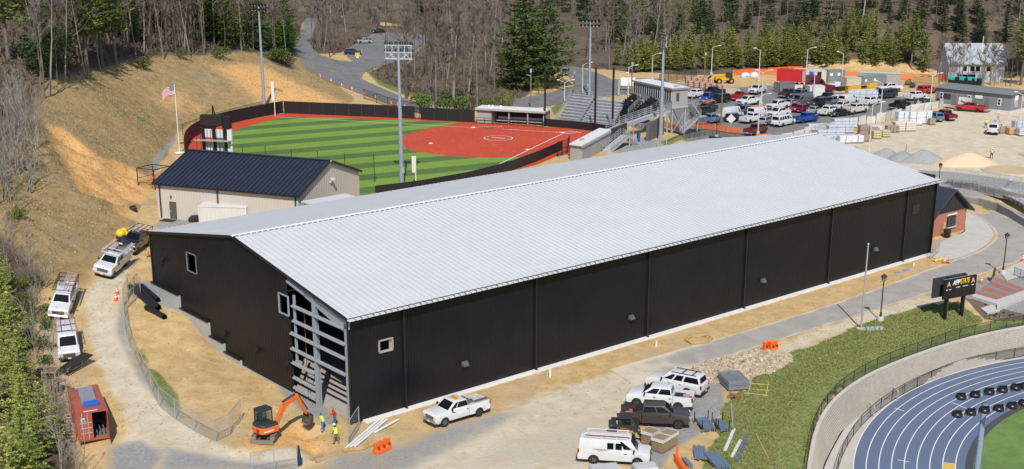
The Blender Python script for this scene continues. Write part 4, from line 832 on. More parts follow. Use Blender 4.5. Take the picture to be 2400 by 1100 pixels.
# ---- vehicles up the left track
v = place('util',P_WHITE,(262,653),(297,623),1,'utility_truck','white service truck with ladder racks and a chrome front halfway up the dirt track','truck')
def utilbody(v,tall=1.75):
    mb = MB()
    for s in (-1,1):
        mb.box((-1.85,s*.88,1.22),(2.85,.42,1.1));
    mb.box((-1.85,0,.78),(2.8,1.5,.1)); mb.build('service_body',P_WHITE,v,bevel=.03)
    mb = MB()
    for s in (-1,1):
        for x in (-.95,-1.85,-2.75): mb.box((x,s*1.1,1.3),(.75,.02,.7))
    mb.build('locker_door',P_WHITE,v)
    MB().box((-.45,0,1.5),(.05,1.9,1.2)).build('headboard',PLAS,v)
utilbody(v)
mb = MB()
for s in (-1,1):
    mb.bar((-3.2,s*.98,2.35),(1.3,s*.98,2.35),.09,.14)
    for x in (-3.1,-1.7,-.4,.9): mb.bar((x,s*.98,1.7 if x < 0 else 2.0),(x,s*.98,2.35),.06)
for x in (-.35,1.25): mb.bar((x,-.98,2.35),(x,.98,2.35),.06)
mb.build('ladder_rack',TRIMW,v)
mb = MB(); mb.box((-1.6,0,1.55),(1.6,.8,.9)); mb.tube([(-1.6,-.3,2.1),(-.2,-.3,2.2)],.12,8); mb.build('bed_equipment',mat('equipment_grey',(.16,.15,.15),.7),v,bevel=.05)
on(ladder(4.2,.45,ORL,label='orange extension ladder on the far rack of the white service truck'),v,(-1.0,-1.02,2.5),0,0); on(ladder(4.4,.42,ALU,label='silver ladder along the near rack of the white service truck'),v,(-.9,1.02,2.5))
v = place('hd',P_BLACK,(317,598),(347,575),1,'pickup_truck','black heavy pickup with a ladder rack at the hall corner behind the service truck','pickup',dark_rim=False)
mb = MB()
for s in (-1,1):
    mb.bar((-3.0,s*.9,2.2),(1.2,s*.9,2.2),.06)
    for x in (-2.9,-1.2): mb.bar((x,s*.9,1.4),(x,s*.9,2.2),.06)
for x in (-2.9,-1.2,.3,1.2): mb.bar((x,-.9,2.2),(x,.9,2.2),.06)
mb.build('ladder_rack',PLAS,v); on(ladder(3.6,.45,RED_,label='red ladder on the rack of the black heavy pickup'),v,(-.9,.2,2.3)); on(ladder(3.4,.4,ALU,label='silver ladder beside the red one on the black heavy pickup'),v,(-.8,-.4,2.3))
q = at(292,566); mb = MB(); [mb.ball((rng.uniform(-.7,.7),rng.uniform(-.5,.5),rng.uniform(.1,.35)),rng.uniform(.4,.65),8,5,(1,.9,.8)) for _ in range(9)]; o = mb.build('tarpaulin',mat('yellow_tarp',(.72,.50,.02),.6,bump=.06),smooth=True); o.location = (q.x,q.y,q.z+.9); tag(o,'bright yellow tarpaulin heaped beyond the black pickup','tarpaulin')
q2 = thing('tarp_trailer','low black trailer under the yellow tarpaulin behind the black pickup','trailer',(q.x,q.y,q.z),.9); MB().box((0,0,.6),(2.2,1.4,.45)).build('bed',PLAS,q2)
for s in (-1,1): MB().lathe([(.1,-.1),(.33,-.1),(.33,.1),(.1,.1)],(0,s*.8,.34),12,'y').build('wheel',RUB,q2)
v = place('hd',P_WHITE,(160,746),(176,704),1,'pickup_truck','white pickup with a tall black ladder rack parked against the bank','pickup')
mb = MB()
for s in (-1,1):
    mb.bar((-3.1,s*.95,2.45),(1.0,s*.95,2.45),.06); mb.bar((-3.1,s*.95,2.0),(-1.1,s*.95,2.0),.05)
    for x in (-3.0,-1.15): mb.bar((x,s*.95,1.4),(x,s*.95,2.45),.07)
for x in (-3.0,-2.1,-1.15,1.0): mb.bar((x,-.95,2.45),(x,.95,2.45),.06)
mb.build('ladder_rack',PLAS,v)
MB().box((-2.0,-.55,1.35),(1.7,.6,.55)).build('bed_toolbox',ALU,v); on(ladder(3.9,.5,ORL,label='orange ladder on the near side of the tall black pickup rack'),v,(-1.2,.62,2.55)); on(ladder(3.7,.45,ALU,label='silver ladder inside the orange one on the tall black pickup rack'),v,(-1.3,.12,2.55))
v = place('van',P_WHITE,(186,844),(179,796),1,'work_van','white van with two red ladders on its roof beside the rusty container','van')
mb = MB()
for x in (-2.3,-.9,.5): mb.bar((x,-.95,2.24),(x,.95,2.24),.06)
mb.build('roof_rack',PLAS,v)
on(ladder(3.6,.5,RED_,label='red ladder on the bank side of the white van roof'),v,(-1.1,-.72,2.34)); on(ladder(3.6,.5,RED_,label='red ladder on the track side of the white van roof'),v,(-1.0,.66,2.38),.06,.05)
# ---- cars in the far lots
FAR = 'vehicles parked in the far lot'
LZ = 2.03
far = [
 ('crew',P_WHITE,(1652,227),(1628,232),-1,'white pickup beside the press box corner','pickup'),('crew',P_BLUE,(1658,242),(1675,235),1,'bright blue pickup facing the press box stairs','pickup'),('hd',P_BLACK,(1690,224),(1668,227),-1,'black pickup half hidden behind the bright blue pickup','pickup'),
 ('suvl',P_BLACK,(1675,244),(1703,241),1,'black suv to the right of the bright blue pickup','suv'),('crew',P_DGREY,(1648,268),(1677,262),1,'dark grey pickup with orange ladders near the stairs','pickup'),('suv',P_BLACK,(1636,272),(1661,269),1,'black suv nearest the press box stairs','suv'),
 ('vanh',P_WHITE,(1741,276),(1713,284),-1,'tall white cargo van left of the diamond sign','van'),('suv',P_NAVY,(1737,283),(1717,288),-1,'navy hatchback beside the tall white cargo van','car'),('ext',P_WHITE,(1782,286),(1759,290),-1,'white pickup between the navy hatchback and the silver suv','pickup'),
 ('suv',P_GREY,(1742,270),(1760,266),1,'grey suv behind the white van with orange ladders','suv'),('van',P_WHITE,(1802,272),(1772,278),-1,'white van carrying orange ladders in the far lot','van'),('reg',P_RED,(1752,231),(1727,239),-1,'old red pickup behind a white heavy pickup','pickup'),
 ('hd',P_WHITE,(1747,250),(1775,246),1,'white heavy pickup facing left in front of the red one','pickup'),('hd',P_WHITE,(1770,224),(1795,217),1,'white heavy pickup farthest back near the sandy island','pickup'),('crew',P_WHITE,(1817,259),(1842,255),1,'white pickup in the middle of the far lot facing left','pickup'),
 ('crew',P_WHITE,(1818,278),(1845,273),1,'white pickup directly behind the passenger van','pickup'),('suv',P_SILVER,(1812,290),(1794,297),-1,'silver suv squeezed beside the white passenger van','suv'),('vanp',P_WHITE,(1857,293),(1834,298),-1,'white passenger van with a row of side windows','van'),
 ('ext',P_MAROON,(1794,312),(1767,319),-1,'maroon pickup by the lamp post at the hall roof edge','pickup'),('ext',P_LBLUE,(1684,289),(1660,293),-1,'pale blue pickup behind the orange netting','pickup'),('crew',P_DGREY,(1866,226),(1844,231),-1,'dark grey pickup in front of the red container','pickup'),
 ('sedan',P_BLACK,(1880,229),(1859,233),-1,'black sedan next to the dark grey pickup','car'),('reg',P_WHITE,(1840,214),(1872,214),1,'white pickup with an open bed before the semi tractor','pickup'),('crew',P_GREY,(1869,234),(1898,229),1,'grey pickup in front of the small white trailer','pickup'),
 ('van',P_GREY,(1870,248),(1899,244),1,'grey cargo van behind the red suv','van'),('sedan',P_SILVER,(1847,252),(1868,248),1,'silver sedan between the white pickup and the grey van','car'),('suv',P_RED,(1864,265),(1883,259),1,'bright red suv facing left','suv'),
 ('suv',P_MAROON,(1900,261),(1882,266),-1,'dark red suv beside the bright red one','suv'),('crew',P_BLACK,(1962,236),(1934,241),-1,'black pickup behind the black suv row','pickup'),('suvl',P_BLACK,(1912,254),(1940,250),1,'long black suv in the back row of the far lot','suv'),
 ('suv',P_WHITE,(1980,238),(1964,243),-1,'white suv next to a white cargo van','suv'),('van',P_WHITE,(2008,242),(1984,247),-1,'white cargo van in front of the stacked white pallets','van'),('crew',P_WHITE,(2057,246),(2036,250),-1,'white pickup to the right of the white cargo van','pickup'),
 ('crew',P_GREY,(1968,244),(1946,252),-1,'grey pickup half hidden in the middle row','pickup'),('crew',P_WHITE,(1962,268),(1939,273),-1,'white pickup left of the black sedan','pickup'),('sedan',P_SILVER,(1928,263),(1906,270),-1,'silver sedan beside a white pickup in the front row','car'),
 ('sedan',P_BLACK,(1963,275),(1984,272),1,'black sedan facing left in the front row','car'),('sedan',P_CREAM,(1968,258),(1990,254),1,'cream sedan behind the black sedan','car'),('hd',P_CREAM,(2026,265),(2002,269),-1,'cream and brown heavy pickup at the right end of the front row','pickup'),
 ('ext',P_BLUE,(1909,286),(1882,290),-1,'royal blue pickup at the front of the far lot','pickup'),('vanp',P_DGREY,(2065,234),(2097,230),1,'dark grey passenger van below the top white pickup','van'),('hd',P_WHITE,(2073,218),(2104,216),1,'white pickup near the yellow crane boom','pickup'),
 ('crew',P_BLACK,(2130,254),(2105,259),-1,'black pickup alone at the right side of the lot','pickup'),('crew',P_WHITE,(2168,233),(2138,237),-1,'white pickup with red gear at the office trailer corner','pickup'),('suvl',P_RED,(2190,219),(2170,222),-1,'red suv tucked behind the office trailer corner','suv'),
 ('crew',P_RED,(2250,261),(2289,264),1,'bright red crew cab pickup in front of the office trailer','pickup'),('crew',P_BLACK,(2334,261),(2306,257),-1,'black pickup behind the bright red one by the office trailer','pickup'),('crew',P_MAROON,(2190,276),(2219,284),1,'maroon pickup with a tan bed cover beside a blue minivan','pickup'),
 ('mini',P_LBLUE,(2168,279),(2190,286),1,'blue minivan beside the white wrapped stacks','car'),('van',P_WHITE,(2322,305),(2314,317),1,'white van with ladders seen from behind on the bare ground','van')]
nm = {'pickup':'pickup_truck','suv':'suv','van':'van','car':'car'}
for kd,pm,a,b,sd_,lab,ct in far:
    v = place(kd,pm,a,b,sd_,nm[ct],lab,ct,FAR,z=LZ,dark_rim=(pm in (P_RED,)))
    VEH[lab] = v
for lab,y in (('white van carrying orange ladders in the far lot',0),('dark grey pickup with orange ladders near the stairs',0),('white van with ladders seen from behind on the bare ground',1)):
    for s in (-1,1):
        on(ladder(3.4,.5,ORL if not y else RED_,label=('left ' if s > 0 else 'right ')+'ladder on the roof of the '+('white van with orange ladders' if 'carrying' in lab else 'dark grey pickup' if 'dark' in lab else 'white van on the bare ground')),VEH[lab],(-.6,s*.5,2.25),0,.04)
for kd,pm,a,b,sd_,lab in (('suv',P_SILVER,(842,103),(868,103),1,'silver suv in the small hillside lot'),('suv',P_NAVY,(843,130),(812,129),-1,'dark blue suv beside the yellow sign in the hillside lot'),('sedan',P_BLACK,(875,80),(902,78),1,'black car farthest back in the hillside lot')):
    place(kd,pm,a,b,sd_,'car',lab,'car')
place('suv',P_SILVER,(1327,181),(1335,172),1,'car','silver car at the bend of the access road','car')
# ================================================================ SITE OBJECTS NEAR THE HALL
STEEL = mat('bare_steel',(.33,.36,.40),.5,.4); TIMBER = mat('sawn_timber',(.40,.29,.16),.85,var=.2,scale=2); OLDT = mat('weathered_boards',(.17,.14,.11),.9,var=.25,scale=2); SAFE = mat('safety_orange',(.75,.12,.01),.6); FBLK = mat('black_fence',(.014,.014,.015),.5)
def meshwire(name,col,a):
    t = NT(name); b = t.b; tr = t.n('ShaderNodeBsdfTransparent'); mx_ = t.n('ShaderNodeMixShader'); mx_.inputs[0].default_value = a; b.inputs['Base Color'].default_value = (*col,1); b.inputs['Roughness'].default_value = .6
    t.l(tr.outputs[0],mx_.inputs[1]); t.l(b.outputs[0],mx_.inputs[2]); t.l(mx_.outputs[0],t.out.inputs[0]); return t.mat
WIRE = meshwire('galvanised_wire_mesh',(.32,.34,.35),.26); WIREB = meshwire('black_wire_mesh',(.015,.015,.016),.30); NET = meshwire('orange_netting',(.78,.15,.03),.72); NETB = meshwire('dark_netting',(.02,.02,.02),.10)
def fence(name,label,pts,hh,gap,m,wire,r=.035,cat='fence',group=None,rails=(1.0,),wire_z=(0.05,1.0)):
    """posts one by one, rails, and a wire infill that follows the ground"""
    P = [Vector(q) for q in pts]; t = thing(name,label,cat,P[0],group=group); o = P[0]; P = [q-o for q in P]
    arr = np.array([tuple(q) for q in P]); ln = np.linalg.norm(np.diff(arr,axis=0),axis=1).sum(); n = max(2,int(round(ln/gap))+1); Q = [Vector(q) for q in resample(arr,n)]
    pm = MB().tube([(0,0,-.1),(0,0,hh)],r*1.15,6).mesh('post',m)
    for q in Q: link('post',pm,t,q)
    mb = MB()
    for f in rails:
        for a,b in zip(Q,Q[1:]): mb.bar(a+Vector((0,0,hh*f)),b+Vector((0,0,hh*f)),r*1.4)
    mb.build('rail',m,t)
    if wire:
        mb = MB()
        for a,b in zip(Q,Q[1:]): mb.add([a+Vector((0,0,hh*wire_z[0])),b+Vector((0,0,hh*wire_z[0])),b+Vector((0,0,hh*wire_z[1])),a+Vector((0,0,hh*wire_z[1]))],((0,1,2,3),))
        mb.build('wire_mesh',wire,t)
    return t
gp = lambda *pts: [at(a,b) for a,b in pts]
zp = lambda z,*pts: [atz(a,b,z) for a,b in pts]
_cone = None
def cone(px,py,label,z=None,hh=.75,group=None):
    global _cone
    q = at(px,py) if z is None else atz(px,py,z)
    if _cone is None:
        a = MB().box((0,0,.02),(.38,.38,.04)).mesh('base',SAFE); b = MB().lathe([(.15,.04),(.035,.72),(.03,.75)],n=10).mesh('cone_body',SAFE,smooth=True); c = MB().lathe([(.105,.30),(.082,.44)],n=10).mesh('reflective_band',WHITE); d = MB().lathe([(.070,.52),(.056,.60)],n=10).mesh('reflective_band',WHITE); _cone = (a,b,c,d)
    t = thing('traffic_cone',label,'traffic cone',q,group=group)
    bo = link('base',_cone[0],t); b = link('cone_body',_cone[1],t)
    for m in _cone[2:]: o = link('reflective_band',m,b); o.scale = (1.04,1.04,1)
    t.scale = (hh/.75*1.25,)*3; return t
cone(272,705,'traffic cone nearest the black pipes, farther up the track'); cone(270,700,'traffic cone just below its twin at the track edge') if False else None
cone(275,690,'upper traffic cone of the pair on the dirt track edge'); cone(272,704,'lower traffic cone of the pair on the dirt track edge') if False else None
def delineator(px,py,label,z=None):
    q = at(px,py) if z is None else atz(px,py,z); t = thing('delineator_post',label,'marker post',q); MB().box((0,0,.03),(.4,.4,.06)).build('base',RUB,t); MB().lathe([(.07,.06),(.05,1.1),(.06,1.15)],n=8).build('post',SAFE,t)
    for z_ in (.75,.95): MB().lathe([(.066,z_),(.064,z_+.1)],n=8).build('reflective_band',WHITE,t)
delineator(348,602,'tall orange marker post at the rear corner of the hall'); delineator(2222,617,'tall orange marker post by the far corner of the hall',0.03)
for a,b,l in ((2213,618,'traffic cone at the foot of the far hall corner'),(2300,664,'traffic cone left of the striped brick plaza'),(2326,656,'traffic cone below the small road sign by the plaza'),(2397,612,'traffic cone at the right edge on the service road')): cone(a,b,l,0.04)
for i,(a,b) in enumerate(((751,183),(776,193),(801,204),(825,213),(853,224),(881,233),(917,247),(932,250),(949,253),(848,127),(844,136))):
    cone(a,b,('first','second','third','fourth','fifth','sixth','seventh','eighth','ninth')[i]+' traffic cone down the hill road kerb from the shrub' if i < 9 else ('traffic cone behind the yellow sign in the hillside lot' if i == 9 else 'traffic cone in front of the yellow sign in the hillside lot'),None,.8,'cones along the hill road' if i < 9 else None)
# ---- mini excavator
ex0 = at(624,1030); ex1 = at(722,1008); ey = math.atan2(ex1.y-ex0.y,ex1.x-ex0.x); EXO = P_ORANGE; EXG = mat('excavator_grey',(.03,.034,.042),.5)
ex = thing('mini_excavator','orange mini excavator digging beside the open corner of the hall','excavator',(ex0.x,ex0.y,ex0.z+.10),ey)
tb_ = R(226)-ey
cs,sn = math.cos(tb_),math.sin(tb_); TR = lambda x,y,z: (x*cs-y*sn,x*sn+y*cs,z)
for s in (-1,1):
    mb = MB(); pr = [(-1.05,.30),(-.92,.06),(.92,.06),(1.05,.30),(.92,.54),(-.92,.54)]; vs = [TR(x,s*.78-.2,z) for x,z in pr]+[TR(x,s*.78+.2,z) for x,z in pr]; n = 6
    mb.add(vs,[tuple(range(n)),tuple(range(2*n-1,n-1,-1))]+[(i,i+n,(i+1) % n+n,(i+1) % n) for i in range(n)])
    for k in range(11):
        x = -.9+k*.18; a = TR(x,s*.78-.21,.56); b = TR(x,s*.78+.21,.56); mb.bar(a,b,.07,.06)
    mb.build('track',mat('steel_track',(.15,.13,.115),.7),ex)
mb = MB(); mb.hexa([TR(x,y,z) for x,y,z in ((1.35,-.98,.05),(1.45,-.98,.05),(1.45,.98,.05),(1.35,.98,.05),(1.30,-.98,.42),(1.38,-.98,.42),(1.38,.98,.42),(1.30,.98,.42))])
for s in (-1,1): mb.bar(TR(.2,s*.35,.3),TR(1.36,s*.35,.2),.12)
mb.build('dozer_blade',mat('worn_blade',(.22,.19,.17),.5,.4),ex)
MB().lathe([(.5,.5),(.5,.75)],n=14).build('slew_ring',CHAS,ex)
rings = lambda pts,z0,z1: [[(x,y,z0) for x,y in pts],[(x,y,z1) for x,y in pts]]
tail = [(-.95,-.55),(-1.0,0),(-.95,.55),(-.7,.86),(-.2,.95),(.75,.93),(.85,.5),(.85,-.5),(.75,-.93),(-.2,-.95),(-.7,-.86)]
mb = MB(); mb.loft(rings(tail,.72,1.28)); mb.build('upper_body',EXO,ex,bevel=.06)
mb = MB(); mb.loft(rings([(x*.97,y*.97) for x,y in tail if x < .0 or y < 0],1.285,1.5)); mb.build('engine_cover',EXG,ex,bevel=.08)
mb = MB()
for k in range(3): mb.box((-.93,-.28,.88+k*.13),(.14,.35,.05))
mb.build('vent_slots',CHAS,ex)
cabn = MB()
cx0,cx1,cy0,cy1 = -.42,.72,.0,.90
for x in (cx0,cx1):
    for y in (cy0,cy1): cabn.bar((x,y,1.28),(x*.96,y,2.48),.07)
for y in (cy0,cy1): cabn.bar((.12,y,1.28),(.12,y,2.48),.06)
for z_ in (1.3,2.44):
    for y in (cy0,cy1): cabn.bar((cx0,y,z_),(cx1,y,z_),.07)
    for x in (cx0,cx1): cabn.bar((x,cy0,z_),(x,cy1,z_),.07)
cabn.build('cab_frame',EXG,ex)
cr = MB(); cr.box(((cx0+cx1)/2,(cy0+cy1)/2,2.53),(1.28,1.0,.12)); cr.build('cab_roof',EXG,ex,bevel=.05)
CABG = meshwire('cab_glass',(.02,.05,.05),.35)
cg = MB(); cg.box((cx0,.45,1.95),(.02,.82,1.0)); cg.box((.15,cy1,1.95),(1.05,.02,1.0)); cg.box((.15,cy0,1.95),(1.05,.02,1.0)); cg.build('cab_glass',CABG,ex)
MB().box((-.05,.45,1.55),(.5,.5,.14)).box((-.28,.45,1.85),(.12,.5,.6)).build('seat',CHAS,ex)
def arm(mb,a,b,w,h0,h1):
    a = Vector(a); b = Vector(b); d = (b-a).normalized(); u = Vector((0,1,0)).cross(d); u = -u if u.z < 0 else u; y = Vector((0,w/2,0))
    mb.hexa([a-y-u*h0/2,b-y-u*h1/2,b+y-u*h1/2,a+y-u*h0/2,a-y+u*h0/2,b-y+u*h1/2,b+y+u*h1/2,a+y+u*h0/2])
bd = Vector((ex1-ex0)).length
bm_ = MB(); arm(bm_,(.75,-.28,1.0),(1.75,-.28,2.55),.26,.34,.46); arm(bm_,(1.70,-.28,2.55),(3.15,-.28,2.95),.25,.44,.28); boom = bm_.build('boom',EXO,ex,bevel=.03)
MB().tube([(.95,-.28,.85),(1.85,-.28,2.2)],.07,8).build('boom_cylinder',CHROME,boom); MB().tube([(1.6,-.28,2.9),(2.9,-.28,3.25)],.08,8).build('stick_cylinder',EXG,boom)
sm_ = MB(); arm(sm_,(3.0,-.28,3.15),(4.0,-.28,1.15),.20,.36,.2); stick = sm_.build('stick',EXO,ex,bevel=.03); MB().tube([(3.3,-.28,2.95),(4.15,-.28,1.5)],.06,8).build('bucket_cylinder',EXG,stick)
bk_ = MB(); prof = [(4.15,1.25),(4.42,.95),(4.40,.5),(4.1,.25),(3.75,.30),(3.72,.36),(4.06,.36),(4.28,.56),(4.28,.92),(4.05,1.15)]; n = len(prof)
vs = [(x,-.28-.42,z) for x,z in prof]+[(x,-.28+.42,z) for x,z in prof]; bk_.add(vs,[(i,i+n,(i+1) % n+n,(i+1) % n) for i in range(n)])
for y in (-.70,.14): bk_.hexa([(3.75,y,.3),(4.1,y,.26),(4.1,y+.02,.26),(3.75,y+.02,.3),(4.0,y,1.15),(4.35,y,.95),(4.35,y+.02,.95),(4.0,y+.02,1.15)])
buck = bk_.build('bucket',mat('worn_bucket',(.13,.11,.10),.5,.4),ex); tm_ = MB()
for k in range(5): tm_.box((3.68,-.65+k*.185,.33),(.2,.06,.05))
tm_.build('teeth',STEEL,buck)
MB().box((-.3,-.955,1.0),(.9,.012,.13)).build('side_stripe',WHITE,ex)
# ---- people
SKIN = mat('skin',(.42,.22,.15),.6); HIVIS = mat('hi_vis_yellow',(.55,.75,.03),.6); HIOR = mat('hi_vis_orange',(.80,.20,.02),.6); DENIM = mat('denim',(.06,.10,.22),.9); JBLUE = mat('bright_jeans',(.05,.16,.42),.9); GREYC = mat('grey_trousers',(.20,.17,.16),.9); SHIRTR = mat('red_shirt',(.50,.02,.025),.8); MAR = mat('maroon_shirt',(.16,.02,.025),.8); HATW = mat('white_hard_hat',(.75,.75,.73),.4); DARKC = mat('dark_clothes',(.03,.03,.035),.9); GRC = mat('grey_shirt',(.35,.36,.36),.9); HAIR = mat('dark_hair',(.03,.02,.015),.8); BOOT = mat('work_boot',(.09,.06,.04),.8)
TMP = bpy.data.scenes.new('workbench')
def person(q,yaw,top,pants,label,hat=None,vest=None,pose='stand',sleeves=None,seat=False):
    """one skinned body; clothing colours are faces of it, vest and hat are children"""
    t = thing('person',label,'person',q,yaw)
    lean = .0 if pose == 'stand' else .12; J = {}
    J['pel'] = (0,0,.95); J['sp'] = (lean*.4,0,1.15); J['ch'] = (lean,0,1.36); J['nk'] = (lean*1.2,0,1.52); J['hd'] = (lean*1.4+.02,0,1.63); J['tp'] = (lean*1.4+.02,0,1.74)
    V = [J['pel'],J['sp'],J['ch'],J['nk'],J['hd'],J['tp']]; Rr = [.155,.15,.17,.065,.095,.075]; E = [(0,1),(1,2),(2,3),(3,4),(4,5)]
    def add(p,r,to): V.append(p); Rr.append(r); E.append((to,len(V)-1)); return len(V)-1
    for s in (-1,1):
        if seat: h = add((.05,s*.11,.9),.11,0); k = add((.45,s*.14,.92),.075,h); a = add((.5,s*.14,.5),.05,k); add((.65,s*.15,.46),.045,a)
        else:
            st = .10*s if pose == 'step' else .02*s
            h = add((0,s*.10,.86),.115,0); k = add((.03+st,s*.12,.48),.078,h); a = add((-.02+st*1.6,s*.13,.09),.05,k); add((.16+st*1.6,s*.15,.045),.045,a)
        c = add((lean,s*.19,1.42),.07,2)
        if pose == 'reach' and s > 0: e = add((lean+.22,s*.30,1.26),.05,c); wv = add((lean+.45,s*.26,1.30),.036,e); hnd = (lean+.53,s*.25,1.30); hd = Vector((1,0,0))
        elif seat: e = add((lean+.10,s*.27,1.16),.05,c); wv = add((lean+.36,s*.22,1.12),.036,e); hnd = (lean+.44,s*.21,1.12); hd = Vector((1,0,0))
        else: e = add((lean-.03,s*.27,1.14),.05,c); wv = add((lean+.10,s*.29,.90),.036,e); hnd = (lean+.13,s*.29,.82); hd = Vector((.25,0,-1)).normalized()
        pa = add(hnd,.034,wv)
        for kf,(off,ln) in enumerate(((-.03,.07),(-.01,.085),(.01,.08),(.03,.065))):
            b = Vector(hnd)+Vector((0,off,0)) if abs(hd.z) < .5 else Vector(hnd)+Vector((off,0,0)); f1 = add(tuple(b+hd*ln*.6),.010,pa); add(tuple(b+hd*ln+Vector((.02,0,-.01))),.008,f1)
        th = Vector(hnd)+Vector((.02,-s*.03,.02)); f1 = add(tuple(th),.012,wv); add(tuple(th+hd*.04),.009,f1)
    me = bpy.data.meshes.new('body'); me.from_pydata(V,E,[]); o = link('body',me,t)
    o.modifiers.new('skin','SKIN'); sv = me.skin_vertices[0].data
    for i,r in enumerate(Rr): sv[i].radius = (r,r*(1.28 if i in (0,1,2) else 1.0)); sv[i].use_root = (i == 0)
    ss = o.modifiers.new('sub','SUBSURF'); ss.levels = 1; ss.render_levels = 1
    TMP.collection.objects.link(o); COL.objects.unlink(o)
    with bpy.context.temp_override(scene=TMP,view_layer=TMP.view_layers[0]): dg = bpy.context.evaluated_depsgraph_get(); ev = bpy.data.meshes.new_from_object(o.evaluated_get(dg))
    o.modifiers.clear(); TMP.collection.objects.unlink(o); COL.objects.link(o); o.data = ev; ev.name = 'body'; ev.materials.clear()
    for m in (SKIN,top,pants,BOOT,sleeves or top,HAIR): ev.materials.append(m)
    for p in ev.polygons:
        c = p.center; r = abs(c.y)
        if c.z > 1.53: i = 5 if (c.x < lean*1.4 or c.z > 1.70) else 0
        elif c.z < (.12 if not seat else .40): i = 3
        elif r > .2 and (c.z < .93 or (pose == 'reach' and c.x > lean+.42)) and c.z > .6 and not seat: i = 0
        elif c.z < 1.0: i = 2
        else: i = 4 if r > .235 else 1
        p.material_index = i; p.use_smooth = True
    f = MB();
    for s in (-1,1): f.box((lean*1.4+.115,s*.035,1.655),(.02,.025,.014))
    f.build('eyes',HAIR,t); MB().hexa([(lean*1.4+.10,-.015,1.60),(lean*1.4+.14,-.018,1.60),(lean*1.4+.14,.018,1.60),(lean*1.4+.10,.015,1.60),(lean*1.4+.10,-.008,1.66),(lean*1.4+.11,-.008,1.66),(lean*1.4+.11,.008,1.66),(lean*1.4+.10,.008,1.66)]).build('nose',SKIN,t)
    if vest is not None:
        mb = MB(); rg = []
        for z,rx,ry in ((1.0,.19,.23),(1.2,.19,.235),(1.40,.185,.235),(1.50,.11,.15)):
            rg.append([(lean*(z-.95)/.41*.9+rx*math.cos(a),ry*math.sin(a),z) for a in [2*math.pi*i/14 for i in range(14)]])
        mb.loft(rg,caps=False); v = mb.build('safety_vest',vest,t,smooth=True)
        b = MB(); b.loft([[(x*1.02,y*1.03,z+dz) for x,y,z in rg[1]] for dz in (-.05,.02)],caps=False); b.build('reflective_band',WHITE,v)
    if hat is not None:
        mb = MB(); mb.lathe([(.135,-.01),(.135,.01),(.115,.02),(.105,.09),(.06,.14),(.005,.15)],(lean*1.4+.02,0,1.70),14); mb.build('hard_hat',hat,t,smooth=True)
    return t
q = at(758,1012); person(q,2.4,GRC,JBLUE,'person in a yellow vest and bright jeans standing in the trench',None,HIVIS,'lean')
q = at(786,999); person(q,2.9,SHIRTR,DENIM,'person in a red shirt holding a board by the open hall corner',None,None,'reach')
q = at(789,1041); person(q,1.9,MAR,GREYC,'person in a white hard hat and yellow vest walking by the trench',HATW,HIVIS,'step')
op = person((0,0,0),0,GRC,DENIM,'person in a pale shirt seated in the excavator cab',None,None,'stand',None,True); on(op,ex,(-.06,.45,.66))
for a,b,yw,tp,pn,l,hw,vs,ps in ((2323,372,-2.2,DARKC,DARKC,'person in a yellow vest walking across the bare ground','w',HIVIS,'step'),(2339,285,1.0,HIOR,GRC,'person in an orange vest near the white ladder van','w',HIOR,'stand'),(2310,300,.5,HIVIS,DENIM,'person in lime clothes beside the white ladder van','w',HIVIS,'stand'),(2066,214,.2,HIVIS,DARKC,'person in lime clothes behind the white pickup in the far lot','w',HIVIS,'stand'),(2123,362,2.0,GRC,GRC,'person in grey standing behind the gravel piles',None,None,'stand'),(1931,192,1.0,HIOR,DENIM,'person in orange at the open tan container',None,HIOR,'stand')):
    person(atz(a,b,2.02),yw,tp,pn,l,HATW if hw else None,vs,ps)
# ---- rusty container
RUST = mat('rust_red_container',(.34,.085,.055),.6,var=.16,scale=.8); zc = h1(-18,13)+.1
ct = thing('shipping_container','rust red shipping container with one door open and scrap on its roof','container',(-18.3,10.75,zc),R(75)-math.pi/2)
CL,CW,CHH = 6.2,2.42,2.6
def corr(o,ux,L,nrm,z0=.16,z1=CHH-.1):
    mb = MB(); ribbed(mb,o,ux,0,L,lambda s: z0,lambda s: z1,nrm,.28,.035); return mb
for s in (-1,1): corr((s*CW/2,0.05,0),(0,1,0),CL-.1,(s,0,0)).build('side_wall',RUST,ct)
corr((-CW/2,CL,0),(1,0,0),CW,(0,1,0)).build('end_wall',RUST,ct)
mb = MB()
for i in range(22):
    y = .1+i*.275; mb.box((0,y+.135,CHH-.03),(CW-.05,.20,.05))
mb.box((0,CL/2,CHH-.07),(CW,CL,.05)); mb.build('roof',RUST,ct)
mb = MB()
for x in (-CW/2,CW/2):
    for y in (0,CL): mb.box((x,y,CHH/2),(.14,.14,CHH))
    for z in (.08,CHH-.05): mb.bar((x,0,z),(x,CL,z),.11,.13)
for y in (0,CL):
    for z in (.08,CHH-.06): mb.bar((-CW/2,y,z),(CW/2,y,z),.11,.14)
mb.build('frame',RUST,ct)
MB().box((0,CL/2,.1),(CW-.1,CL-.1,.08)).build('floor',OLDT,ct)
dl = MB(); dl.box((-CW/4,-.06,CHH/2),(CW/2-.08,.05,CHH-.3)); d1 = dl.build('door',RUST,ct)
mb = MB()
for x in (-.85,-.40): mb.bar((x,-.12,.15),(x,-.12,CHH-.1),.05)
for z in (.75,1.2,1.65): mb.bar((-1.05,-.1,z),(-.1,-.1,z),.04,.06)
mb.build('locking_bar',mat('worn_bars',(.45,.38,.34),.6),d1); MB().box((-.78,-.095,1.95),(.34,.02,.36)).build('sticker',mat('blue_white_sticker',(.35,.48,.62),.6),d1); MB().box((-.72,-.11,1.9),(.2,.01,.12)).build('emblem',mat('blue_print',(.03,.16,.45),.6),d1)
